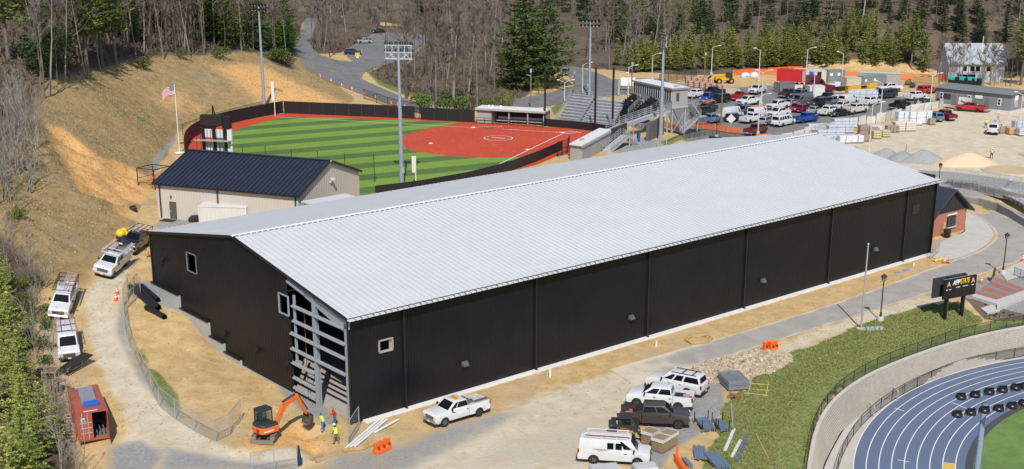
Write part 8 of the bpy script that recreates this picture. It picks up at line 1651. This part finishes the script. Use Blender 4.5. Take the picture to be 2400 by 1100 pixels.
# ================================================================ TREES
vr = random.Random(11); nr = np.random.RandomState(5)
def leafmat(name,a,b,dark):
    t = NT(name); p = t.pos(); oi = t.n('ShaderNodeObjectInfo').outputs['Random']; n = t.noise(p,.9,3,.6); n2 = t.noise(p,5,2,.6)
    f = t.math('ADD',t.math('MULTIPLY',n,.75),t.math('MULTIPLY',oi,.35)); c = t.mix(t.sm(f,.3,.85),a,b); c = t.mix(t.math('MULTIPLY',t.sm(n2,.5,.7),.5),c,dark); t.set(c,.75,0,.15)
    t.b.inputs['Subsurface Weight'].default_value = 0; return t.mat
PINE = leafmat('pine_needles',(.10,.145,.03),(.215,.255,.06),(.055,.085,.02)); PINEY = leafmat('young_pine_needles',(.16,.20,.045),(.32,.33,.09),(.10,.13,.03)); NEARM = leafmat('spring_needles',(.22,.28,.055),(.42,.46,.12),(.13,.18,.035)); HEML = leafmat('hemlock_needles',(.055,.10,.026),(.135,.19,.052),(.03,.056,.016)); SPRUCE = leafmat('spruce_needles',(.032,.06,.024),(.07,.105,.04),(.018,.034,.014)); RHODO = leafmat('rhododendron_leaves',(.06,.09,.02),(.16,.19,.04),(.03,.05,.014)); BUD = leafmat('new_leaf_buds',(.13,.17,.03),(.22,.25,.05),(.07,.09,.02))
def barkmat(name,a,b):
    t = NT(name); p = t.pos((1,1,.25)); oi = t.n('ShaderNodeObjectInfo').outputs['Random']; n = t.noise(p,3.5,4,.7); f = t.math('ADD',t.math('MULTIPLY',n,.7),t.math('MULTIPLY',oi,.5)); t.set(t.mix(t.sm(f,.35,.95),a,b),.95,0,.1); return t.mat
BARK = barkmat('grey_bark',(.10,.082,.068),(.225,.19,.16)); BARKP = barkmat('pale_bark',(.22,.195,.165),(.36,.325,.285)); TWIG = barkmat('bare_twigs',(.125,.10,.086),(.25,.21,.182)); BARKD = barkmat('dark_bark',(.06,.048,.04),(.12,.10,.085)); TWIGP = barkmat('pale_twigs',(.18,.16,.135),(.32,.295,.255))
def bare_proto(seed,H,tr,bm,tm,spread=.34,lim=7,low=.42,twigs=620,stems=1):
    r = random.Random(seed); T = MB(); B = MB()
    def twig(p,d,L,w):
        d = d.normalized(); s = d.cross(Vector((r.gauss(0,1),r.gauss(0,1),r.gauss(0,1)))).normalized()*w; q = p+d*L; B.add([tuple(p-s),tuple(p+s),tuple(q)],((0,1,2),))
    ends = []
    for st in range(stems):
        base = Vector((r.uniform(-.4,.4)*(stems > 1),r.uniform(-.4,.4)*(stems > 1),-.3)); lean = Vector((r.gauss(0,.035+.10*(stems > 1)),r.gauss(0,.035+.10*(stems > 1)),1)); pts = []; p = base
        n = 8
        for i in range(n+1): pts.append(p); p = p+Vector((lean.x+r.gauss(0,.025),lean.y+r.gauss(0,.025),1))*(H/n)
        T.tube(pts,[tr*(1-.90*(i/n)**.9) for i in range(n+1)],6,True)
        for k in range(lim):
            f = low+(.97-low)*(k+r.uniform(.1,.9))/lim; i = min(int(f*n),n-1); p0 = pts[i].lerp(pts[i+1],f*n-i); a = r.uniform(0,6.28); L = H*spread*(1.15-f)*r.uniform(.7,1.2); d = Vector((math.cos(a),math.sin(a),r.uniform(.5,1.3))); d.normalize(); p1 = p0+d*L*.5+Vector((0,0,L*.04)); p2 = p1+(d+Vector((r.gauss(0,.25),r.gauss(0,.25),.25))).normalized()*L*.55; rad = tr*(1-f)*.55+.02; B.tube([p0,p1,p2],[rad,rad*.6,rad*.15],3,False); ends += [(p0,p1,p2,L)]
            for m in range(3): q = p0.lerp(p1,r.uniform(.4,1)) if m < 1 else p1.lerp(p2,r.uniform(0,.8)); dd = (d+Vector((r.gauss(0,.6),r.gauss(0,.6),r.uniform(0,.6)))).normalized(); e = q+dd*L*r.uniform(.25,.45); B.tube([q,e],[rad*.35,.006],3,False); ends.append((q,q.lerp(e,.5),e,L*.5))
    for k in range(twigs):
        a,b,c,L = r.choice(ends); q = b.lerp(c,r.uniform(-.3,1)); d = (c-a).normalized()+Vector((r.gauss(0,.55),r.gauss(0,.55),r.uniform(-.1,.7))); twig(q,d,r.uniform(.5,1.5)*H/16,r.uniform(.012,.028)*H/16)
    return [('trunk',T.mesh('trunk',bm,smooth=True)),('branches',B.mesh('branches',tm))]
def pine_proto(seed,H,w,nm,bm,low=.12,whorls=15,per=7,cl=11,droop=.1,size=.55,irr=.25,shape=1.0):
    r = random.Random(seed); T = MB(); T.tube([(0,0,-.3),(0,0,H*.5),(0,0,H*.98)],[H*.017,H*.011,.02],7); V = []; F = []; BR = MB()
    for k in range(whorls):
        f = (k+.5)/whorls; z = H*(low+(1-low)*f); R0 = w*(1-f)**shape*(1-.35*max(0,.25-f)/.25)*r.uniform(1-irr,1+irr*.6)+.25
        n = max(4,int(per*(1-f*.45)))
        a0 = r.uniform(0,6.28)
        for j in range(n):
            a = a0+6.283*j/n+r.gauss(0,.22); L = R0*r.uniform(.65,1.15); up = r.uniform(.02,.30)-droop+f*.25; d = Vector((math.cos(a),math.sin(a),up)); p0 = Vector((0,0,z)); p1 = p0+d*L
            BR.tube([p0,p1],[.035*(1-f)+.012,.008],3,False); m = max(4,int(cl*(.45+L/w)))
            for i in range(m):
                t = .22+.80*(i+r.random())/m; c = p0.lerp(p1,t)+Vector((r.gauss(0,.13),r.gauss(0,.13),r.gauss(0,.07)))*L*.55;
                s = size*r.uniform(.55,1.15)*(.75+.25*L/w)
                for q in range(3):
                    u = Vector((d.x+r.gauss(0,.6),d.y+r.gauss(0,.6),r.gauss(.18,.35))).normalized(); v = u.cross(Vector((r.gauss(0,.5),r.gauss(0,.5),1))).normalized(); o = len(V); b = c+Vector((r.gauss(0,.14),r.gauss(0,.14),r.gauss(0,.08)))*s*2; V += [tuple(b-u*s*.5-v*s*.20),tuple(b-u*s*.3+v*s*.24),tuple(b+u*s*.62)]; F.append((o,o+1,o+2))
    for i in range(14): o = len(V); c = Vector((r.gauss(0,.08),r.gauss(0,.08),H*r.uniform(.93,1.02))); V += [tuple(c),tuple(c+Vector((r.gauss(0,.2),r.gauss(0,.2),.3))),tuple(c+Vector((r.gauss(0,.2),r.gauss(0,.2),.15)))]; F.append((o,o+1,o+2))
    T.v += []; o = len(T.v); T.v += BR.v; T.f += [tuple(i+o for i in f) for f in BR.f]; T.m += BR.m
    me = bpy.data.meshes.new('crown'); me.from_pydata(V,[],F); me.materials.append(nm); me.update(); return [('trunk',T.mesh('trunk',bm)),('crown',me)]
def bush_proto(seed,w,h,nm,n=420,size=.28,stems=5):
    r = random.Random(seed); V = []; F = []; T = MB(); cs = []
    for k in range(stems): c = Vector((r.gauss(0,w*.30),r.gauss(0,w*.30),h*r.uniform(.35,.75))); cs.append(c); T.tube([(c.x*.2,c.y*.2,-.2),tuple(c)],[.05,.02],4,False)
    for i in range(n):
        c = r.choice(cs); d = Vector((r.gauss(0,1),r.gauss(0,1),r.gauss(0,.8))).normalized(); p = c+Vector((d.x*w*.34,d.y*w*.34,d.z*h*.34))*r.uniform(.6,1.05); p.z = max(p.z,.08); u = (d+Vector((r.gauss(0,.6),r.gauss(0,.6),r.gauss(0,.6)))).normalized(); v = u.orthogonal().normalized(); v = (v*math.cos(i)+u.cross(v)*math.sin(i)); s = size*r.uniform(.6,1.2); o = len(V); V += [tuple(p-u*s*.5),tuple(p+v*s*.35),tuple(p+u*s*.6),tuple(p-v*s*.35)]; F.append((o,o+1,o+2,o+3))
    me = bpy.data.meshes.new('foliage'); me.from_pydata(V,[],F); me.materials.append(nm); me.update(); return [('stems',T.mesh('stems',BARKD)),('foliage',me)]
BARE = [bare_proto(20+i,15.5+i*.7,.15+.015*(i % 3),(BARK,BARK,BARKP,BARK,BARK)[i],TWIG,.30,9,(.45,.38,.5,.42,.35)[i]) for i in range(5)]
BIG = [bare_proto(40+i,21,.36,BARKP if i == 1 else BARK,TWIG,.36,12,.38,1500) for i in range(3)]
SCRUB = [bare_proto(60+i,8.5,.09,BARKP,TWIGP,.34,7,.22,420,3) for i in range(3)]
PINES = [pine_proto(80+i,9,2.6,PINEY,BARKD,.08,13,7,11,.03,.55,.35,.75) for i in range(4)]
WPINE = [pine_proto(90+i,20,4.6,PINE,BARK,.30,15,7,15,.02,.75,.40,.70) for i in range(3)]
HEMLK = [pine_proto(100+i,20,7.2,HEML,BARKD,.04,17,8,22,.10,.85,.42,.55) for i in range(2)]
SPR = [pine_proto(110+i,9,2.5,SPRUCE,BARKD,.06,15,7,9,.12,.55,.22,.95) for i in range(3)]
NEARP = [pine_proto(120+i,10,3.4,NEARM,BARKD,.05,15,7,22,-.05,.36,.38,.65) for i in range(3)]
BUSH = [bush_proto(130+i,3.2,2.4,RHODO,520,.34) for i in range(3)]; DBUSH = [bush_proto(140+i,3.4,2.6,HEML,520,.36) for i in range(2)]; BUDB = [bush_proto(150+i,3.0,4.2,BUD,300,.26,8) for i in range(2)]
_cnt = {}
def plant(pr,x,y,s,name,label,cat,group,rz=None,sz=None,z=None):
    zz = h1(x,y) if z is None else z; t = thing(name,label,cat,(x,y,zz-.05),vr.uniform(0,6.28) if rz is None else rz,group); t.scale = (s,s,(sz or s))
    for nm,me in pr:
        o = link(nm,me,t)
        if nm == 'buds': o['kind'] = 'stuff'
    _cnt[name] = _cnt.get(name,0)+1; return t
PLACED = []
SPRING = [[a,b,('buds',bush_proto(300+i,7.5,11,BUD,520,.30,14)[1][1])] for i,(a,b) in enumerate((BARE[0],BARE[3]))]
for _p in SPRING:
    for v in _p[2][1].vertices: v.co.z += 5.5
def ok(x,y,d):
    for a,b in PLACED:
        if (a-x)**2+(b-y)**2 < d*d: return False
    PLACED.append((x,y)); return True
ROADKEEP = [[tuple(at(a,b))[:2] for a,b in ((1012,278),(930,253),(840,222),(760,190),(700,158),(684,122),(686,88),(706,58),(742,38),(760,48),(738,76),(726,98),(740,119),(778,136),(800,118),(838,96),(882,70),(1010,80),(990,126),(915,156),(856,172),(862,188),(905,206),(960,234),(1030,262))],
    [tuple(at(a,b))[:2] for a,b in ((1185,228),(1270,218),(1318,206),(1310,170),(1318,152),(1350,152),(1400,168),(1440,184),(1580,180),(1600,220),(1420,232),(1270,256),(1190,262))]]
def free(x,y):
    q = np.array([[x,y]])
    if any(inside(q,r)[0] for r in ROADKEEP): return False
    return not (inside(q,FIELD)[0] or inside(q,LOT)[0])
def sector(table):
    def f(x,y):
        a = visible_px(x,y,h1(x,y))[0]
        for lim,ph in table:
            if a < lim: return ph
        return table[-1][1]
    return f
SP = sector(((1560,'behind the bleachers'),(1660,'behind the stacked bricks'),(1760,'behind the telehandler'),(1850,'behind the red container'),(1930,'behind the semi tractor'),(2010,'behind the tan containers'),(2090,'behind the storage trailer'),(9999,'near the pale house')))
SW = sector(((130,'left of the crest pines'),(290,'around the crest pines'),(420,'between pines and pale tree'),(520,'around the tall pale tree'),(600,'left of the hillside floodlight'),(9999,'beside the hill road')))
SV = sector(((1600,'above the bleachers'),(1750,'above the telehandler'),(1900,'above the red container'),(2050,'above the tan containers'),(2200,'above the storage trailer'),(9999,'above the pale house')))
def visible_px(x,y,z): v = np.array((x,y,z))-CP; d = v@FW; return 1200+FPX*(v@RT)/d,550+SHIFT-FPX*(v@UP)/d,d
def behind(line,dmin,dmax,n,sep,fn,jit=1.0):
    """plants in a belt that starts at a line of the photograph and runs back from it"""
    P = np.array([tuple(at(a,b)) for a,b in line]); L = np.r_[0,np.cumsum(np.hypot(*np.diff(P[:,:2],axis=0).T))]; k = 0; tries = 0
    while k < n and tries < n*14:
        tries += 1; s = vr.uniform(0,L[-1]); p = np.array([np.interp(s,L,P[:,0]),np.interp(s,L,P[:,1])]); d = p-CP[:2]; d /= np.hypot(*d); q = p+d*(dmin+(dmax-dmin)*vr.random()**1.25)
        if free(*q) and ok(q[0],q[1],sep): fn(q[0],q[1]); k += 1
def within(pix,n,sep,fn):
    P = np.array(pix,float); k = tries = 0
    while k < n and tries < n*20:
        tries += 1; a = vr.uniform(P[:,0].min(),P[:,0].max()); b = vr.uniform(P[:,1].min(),P[:,1].max())
        if not inside(np.array([[a,b]]),pix)[0]: continue
        q = at(a,b)
        if free(q.x,q.y) and ok(q.x,q.y,sep): fn(q.x,q.y); k += 1
PTS = 0
bt = lambda lab,grp,sec=None: (lambda x,y: plant(vr.choice(BARE),x,y,vr.uniform(.75,1.2),'bare_tree',lab+(' '+sec(x,y) if sec else ''),'tree',grp))
for a,b,pr,s,nm,l in ((447,137,BARE[2],1.05,'pale_tree','tall pale barked bare tree at the crest of the bare hill'),(384,140,BARE[2],.9,'pale_tree','slim pale bare tree left of the tallest pale one on the crest'),(205,168,WPINE[0],1.0,'white_pine','leftmost of the big white pines on the crest of the bare hill'),(240,158,WPINE[1],1.05,'white_pine','middle white pine on the crest of the bare hill'),(272,152,WPINE[2],.95,'white_pine','rightmost white pine on the crest of the bare hill'),(186,160,WPINE[1],.9,'white_pine','white pine tucked behind the leftmost crest pine'),
    (20,140,WPINE[2],1.0,'white_pine','white pine at the far left top corner'),(66,120,WPINE[0],1.1,'white_pine','white pine to the right of the far left corner pine'),(110,110,WPINE[1],.85,'white_pine','smaller white pine behind the far left pair'),
    (1062,262,BIG[1],1.0,'large_bare_tree','large pale bare tree beside the hall mast behind the padded wall'),(1022,258,BIG[0],.95,'large_bare_tree','large grey bare tree left of the pale one behind the padded wall'),(1118,258,BIG[2],1.0,'large_bare_tree','large leaning bare tree right of the pale one behind the dugout'),(952,232,BIG[0],.9,'large_bare_tree','large bare tree at the bend of the hill road'),(1088,235,BIG[2],.95,'large_bare_tree','large bare tree set back behind the pale one'),(749,112,BIG[0],1.15,'large_bare_tree','very large bare tree between the hill road and the small lot'),(773,135,BARE[1],1.0,'bare_tree','thin bare tree on the island of the hill road'),
    (1232,212,HEMLK[0],1.12,'hemlock','huge dark hemlock beside the access road, left one'),(1282,206,HEMLK[1],1.05,'hemlock','huge dark hemlock beside the access road, right one'),(1205,205,HEMLK[1],.95,'hemlock','dark hemlock behind the huge pair'),(1255,195,HEMLK[0],.9,'hemlock','dark hemlock between the huge pair, farther back'),(1452,100,HEMLK[1],.8,'hemlock','dark hemlock at the top beyond the bleachers, left'),(1500,80,HEMLK[0],.75,'hemlock','dark hemlock at the top beyond the bleachers, right'),
    (2392,200,WPINE[0],1.05,'white_pine','white pine at the right edge beside the pale house'),(2420,190,WPINE[2],1.1,'white_pine','white pine cut by the right edge'),(2135,160,WPINE[1],.75,'white_pine','dense white pine left of the pale house'),(2165,168,PINES[0],1.15,'young_pine','young pine nearest the pale house')):
    q = at(a,b); PLACED.append((q.x,q.y)); plant(pr,q.x,q.y,s,nm,l,'tree',None)
for a,b,s,l,pr in ((660,150,1.6,'big round evergreen shrub at the head of the hill road',BUSH[0]),(640,142,1.1,'smaller evergreen shrub left of the big round one',BUSH[1]),(432,140,.85,'evergreen shrub under the tall pale tree',BUSH[2]),(518,138,1.0,'evergreen shrub at the crest right of the tall pale tree',BUSH[0]),(330,158,.8,'evergreen shrub under the crest pines',BUSH[1]),(1000,258,1.2,'dark evergreen shrub behind the padded wall',DBUSH[0]),(1035,262,1.1,'dark evergreen shrub between the big bare trees',DBUSH[1]),(1085,262,1.2,'dark evergreen shrub right of the pale bare tree',DBUSH[0]),(1050,245,1.4,'large dark evergreen shrub behind the big bare trees',DBUSH[1]),(985,245,1.0,'green shrub at the road end of the padded wall',BUSH[2]),(1178,252,1.0,'spring green bush behind the far dugout',BUDB[0]),(1195,255,.7,'small spring green bush nearest the access road',BUDB[1]),(1265,222,.8,'spring green bush beneath the huge hemlocks',BUDB[1]),(1140,258,.9,'tangled bush behind the dugout roof',BUSH[1])):
    q = at(a,b); plant(pr,q.x,q.y,s,'evergreen_shrub' if pr not in BUDB else 'spring_bush',l,'shrub',None)
CREST = ((98,238),(150,200),(205,176),(300,154),(380,141),(450,132),(520,127),(590,124),(640,130),(682,148))
behind(CREST,1,10,46,1.5,bt('slim bare tree at the front of the hill wood','bare trees at the edge of the hill wood',SW))
behind(CREST,9,42,80,2.0,bt('slim bare tree deep in the hill wood','bare trees inside the hill wood',SW))
behind(CREST,6,40,26,2.5,lambda x,y: plant(vr.choice(HEMLK),x,y,vr.uniform(.4,.7),'understorey_evergreen','small dark evergreen among bare trunks behind the hill','tree','evergreens inside the hill wood'))
within(((700,150),(745,118),(790,135),(838,140),(800,112),(760,60),(745,60),(735,90)),10,2.0,bt('bare tree on the island between the hill road and the small lot','bare trees on the road island'))
within(((700,60),(740,30),(900,30),(1060,30),(1180,60),(1190,150),(1060,120),(1010,75),(880,66),(800,90)),70,2.2,bt('bare tree behind the small hillside lot','bare trees behind the small lot'))
within(((885,190),(930,150),(1015,110),(1120,130),(1190,170),(1185,240),(1110,256),(1010,240),(960,220)),42,1.8,bt('bare tree in the thicket between the two roads','bare trees between the roads'))
within(((1330,150),(1420,110),(1560,110),(1600,150),(1560,172),(1460,178),(1400,162)),24,2.0,bt('bare tree in the dark wood behind the bleachers','bare trees behind the bleachers'))
for k in range(26):
    q = atz(vr.uniform(2185,2385),vr.uniform(196,203),2.0); plant(vr.choice(BARE[:3]),q.x,q.y,vr.uniform(.5,.78),'bare_tree','bare tree in front of the pale house','tree','bare trees before the pale house')
within(((1400,40),(1500,20),(1640,40),(1700,90),(1600,140),(1460,130)),20,3,lambda x,y: plant(vr.choice(SPRING),x,y,vr.uniform(.55,.85),'spring_tree','tree in fresh yellow green leaf beyond the press box','tree','spring trees beyond the press box'))
within(((1000,20),(1180,20),(1190,120),(1060,100)),8,3,lambda x,y: plant(vr.choice(SPRING),x,y,vr.uniform(.5,.8),'spring_tree','tree in faint spring leaf above the hillside lot','tree','spring trees above the hillside lot'))
behind(((1478,172),(1560,168),(1640,166),(1720,163),(1800,160),(1900,160),(2000,160),(2080,161),(2140,164)),0,7,70,1.5,lambda x,y: plant(vr.choice(PINES),x,y,vr.uniform(.6,.95),'young_pine','young pine in the front row along the car park '+SP(x,y),'tree','pines along the car park'))
behind(((1440,165),(1560,160),(1640,158),(1720,156),(1800,153),(1900,153),(2000,153),(2080,154),(2140,157)),6,18,52,2.2,lambda x,y: plant(vr.choice(PINES),x,y,vr.uniform(.65,.95),'young_pine','young pine set back from the car park '+SP(x,y),'tree','pines behind the car park'))
within(((1480,60),(1700,30),(2000,30),(2330,30),(2400,100),(2200,110),(1900,110),(1650,120),(1500,120)),60,3.5,lambda x,y: plant(vr.choice(SPR),x,y,vr.uniform(.6,1.15),'spruce','dark spruce on the brown hillside '+SV(x,y),'tree','spruces on the brown hillside'))
within(((1420,20),(2400,4),(2400,60),(1900,80),(1500,90)),44,2.6,bt('bare tree on the brown hillside','bare trees on the brown hillside',SV))
SCR = ((-60,470),(-40,300),(60,235),(105,250),(100,330),(88,400),(70,470),(30,520))
within(SCR,34,1.3,lambda x,y: plant(vr.choice(SCRUB),x,y,vr.uniform(.6,1.05),'bare_sapling','pale leaning bare sapling at the left edge of the bare hill','tree','saplings at the left edge'))
within(((-40,600),(20,520),(70,560),(110,640),(95,720),(50,640)),16,1.3,lambda x,y: plant(vr.choice(SCRUB),x,y,vr.uniform(.3,.5),'bare_brush','grey leafless brush on the bank above the parked vans','shrub','brush above the parked vans'))
within(((-20,420),(70,330),(95,420),(60,520),(-20,520)),7,2.2,lambda x,y: plant(vr.choice(BUSH),x,y,vr.uniform(.5,.9),'evergreen_shrub','olive green shrub among the pale saplings','shrub','shrubs among the saplings'))
within(((-90,780),(10,740),(30,820),(55,900),(85,980),(110,1060),(120,1140),(-90,1250)),24,2.6,lambda x,y: plant(vr.choice(NEARP),x,y,vr.uniform(.38,.68),'young_pine','light green pine in the thicket at the bottom left','tree','pines at the bottom left'))
within(((-90,590),(20,545),(60,620),(50,690),(15,740),(-90,780)),15,2.1,lambda x,y: plant(vr.choice(NEARP),x,y,vr.uniform(.35,.6),'young_pine','light green pine on the left edge above the thicket','tree','pines on the left edge'))
within(((60,620),(105,660),(110,740),(130,860),(110,900),(70,800),(40,700)),18,1.3,lambda x,y: plant(vr.choice(BUSH+SCRUB[:1]),x,y,vr.uniform(.35,.65),'roadside_shrub','low green shrub on the bank left of the parked vans','shrub','shrubs left of the parked vans'))
within(((100,960),(150,930),(195,1030),(200,1130),(120,1130)),12,1.2,lambda x,y: plant(vr.choice(SCRUB),x,y,vr.uniform(.3,.6),'bare_brush','pale bare brush beside the rusty container','shrub','brush by the rusty container'))
mb = []; V = []; F = []
def massadd(me,x,y,s,rz):
    n = len(me.vertices); co = np.empty(n*3); me.vertices.foreach_get('co',co); co = co.reshape(-1,3)*s; c,s_ = math.cos(rz),math.sin(rz); o = sum(len(v) for v in V); V.append(np.c_[co[:,0]*c-co[:,1]*s_+x,co[:,0]*s_+co[:,1]*c+y,co[:,2]+h1(x,y)-.1]); F.extend([tuple(o+i for i in p.vertices) for p in me.polygons])
LOWT = [bare_proto(200+i,16,.17,BARK,TWIG,.32,6,.35,90) for i in range(3)]; LOWM = []
for pr in LOWT:
    m = MB()
    for nm,me in pr:
        o = len(m.v); m.v += [tuple(v.co) for v in me.vertices]; m.f += [tuple(i+o for i in p.vertices) for p in me.polygons]; m.m += [0]*len(me.polygons)
    LOWM.append(m.mesh('far_tree',TWIG))
n = tries = 0
while n < 620 and tries < 9000:
    tries += 1; px = vr.uniform(-60,2460); dd = vr.uniform(170,520); d = ray(px,300); d2 = np.array((d[0],d[1])); d2 /= np.hypot(*d2); x,y = CP[:2]+d2*dd; z = h1(x,y); a,b,dep = visible_px(x,y,z)
    if b > (70 if a > 700 else 125) or b < -150 or not free(x,y): continue
    if 1500 < a < 2400 and b > 8 and vr.random() < .75: continue
    massadd(vr.choice(LOWM),x,y,vr.uniform(.75,1.2),vr.uniform(0,6.28)); n += 1
me = bpy.data.meshes.new('far_wood'); me.from_pydata(np.concatenate(V).tolist(),[],F); me.materials.append(TWIG); me.update(); tag(link('far_wood',me),'leafless grey brown wood covering the far hills','wood',kind='stuff')
V = []; F = []
LOWS = pine_proto(210,12,2.8,SPRUCE,BARKD,.06,9,6,4,.1,1.1,.25,.9)[1][1]; n = tries = 0
while n < 110 and tries < 4000:
    tries += 1; px = vr.uniform(900,2460); dd = vr.uniform(260,560); d = ray(px,300); d2 = np.array((d[0],d[1])); d2 /= np.hypot(*d2); x,y = CP[:2]+d2*dd; a,b,dep = visible_px(x,y,h1(x,y))
    if b > 60 or b < -120 or not free(x,y): continue
    massadd(LOWS,x,y,vr.uniform(.7,1.3),vr.uniform(0,6.28)); n += 1
me = bpy.data.meshes.new('far_evergreens'); me.from_pydata(np.concatenate(V).tolist(),[],F); me.materials.append(SPRUCE); me.update(); tag(link('far_evergreens',me),'scattered dark evergreens across the far brown hills','wood',kind='stuff')
def tufts(name,label,pts,m,hh,w,blades=3,cat='grass'):
    V = []; F = []
    for x,y in pts:
        z = h1(x,y)
        for k in range(blades):
            a = vr.uniform(0,6.28); o = len(V); dx,dy = math.cos(a)*w,math.sin(a)*w; hk = hh*vr.uniform(.5,1.2); lx,ly = vr.gauss(0,hh*.5),vr.gauss(0,hh*.5); V += [(x-dx,y-dy,z-.02),(x+dx,y+dy,z-.02),(x+lx,y+ly,z+hk)]; F.append((o,o+1,o+2))
    me = bpy.data.meshes.new(name); me.from_pydata(V,[],F); me.materials.append(m); me.update(); tag(link(name,me),label,cat,kind='stuff')
def scatter_mask(mask,n,lo=.6):
    idx = np.argwhere((mask > lo) & (np.abs(GX-40) < 130) & (GY < 260)); pick = idx[nr.randint(0,len(idx),n)]; return [(gx[i]+vr.uniform(-.4,.4)*(gx[min(i+1,len(gx)-1)]-gx[i]),gy[j]+vr.uniform(-.4,.4)*(gy[min(j+1,len(gy)-1)]-gy[j])) for i,j in pick]
GT1 = leafmat('verge_blades',(.13,.19,.045),(.26,.29,.10),(.08,.12,.03)); GT2 = leafmat('dry_blades',(.30,.25,.11),(.46,.38,.19),(.18,.15,.07)); GT3 = leafmat('brush_stems',(.10,.075,.05),(.19,.145,.10),(.06,.045,.03))
gpts = [p for p in scatter_mask(grass*(GY < 5),26000) if sdist(np.array([p]),BOWL)[0] < -.3]; tufts('verge_grass','short green and straw coloured grass on the verge above the track',gpts[:19000],GT1,.13,.07); tufts('dry_grass','dry straw tufts in the verge grass',gpts[19000:],GT2,.12,.07)
tufts('hill_weeds','dry weeds scattered over the bare cut hill',scatter_mask(hillz*(1-woods)*(GZ > 5.2),7000,.7),GT2,.20,.08)
tufts('loose_stones','pale stones and clods scattered over the bare dirt',scatter_mask((1-grass)*(1-woods)*(1-gravel)*near*(GX<100)*(GY<100)*(_bs<-1)*(~INFLOOR),9000,.8),mat('loose_clods',(.40,.30,.17),.95,var=.3,scale=5),.10,.09,3,'stones')
tufts('undergrowth','brown leafless undergrowth on the forest floor',scatter_mask(woods*((GX > 20)|(GY > 60)),14000,.7),GT3,1.1,.16,3,'undergrowth')
bpy.data.scenes.remove(TMP)
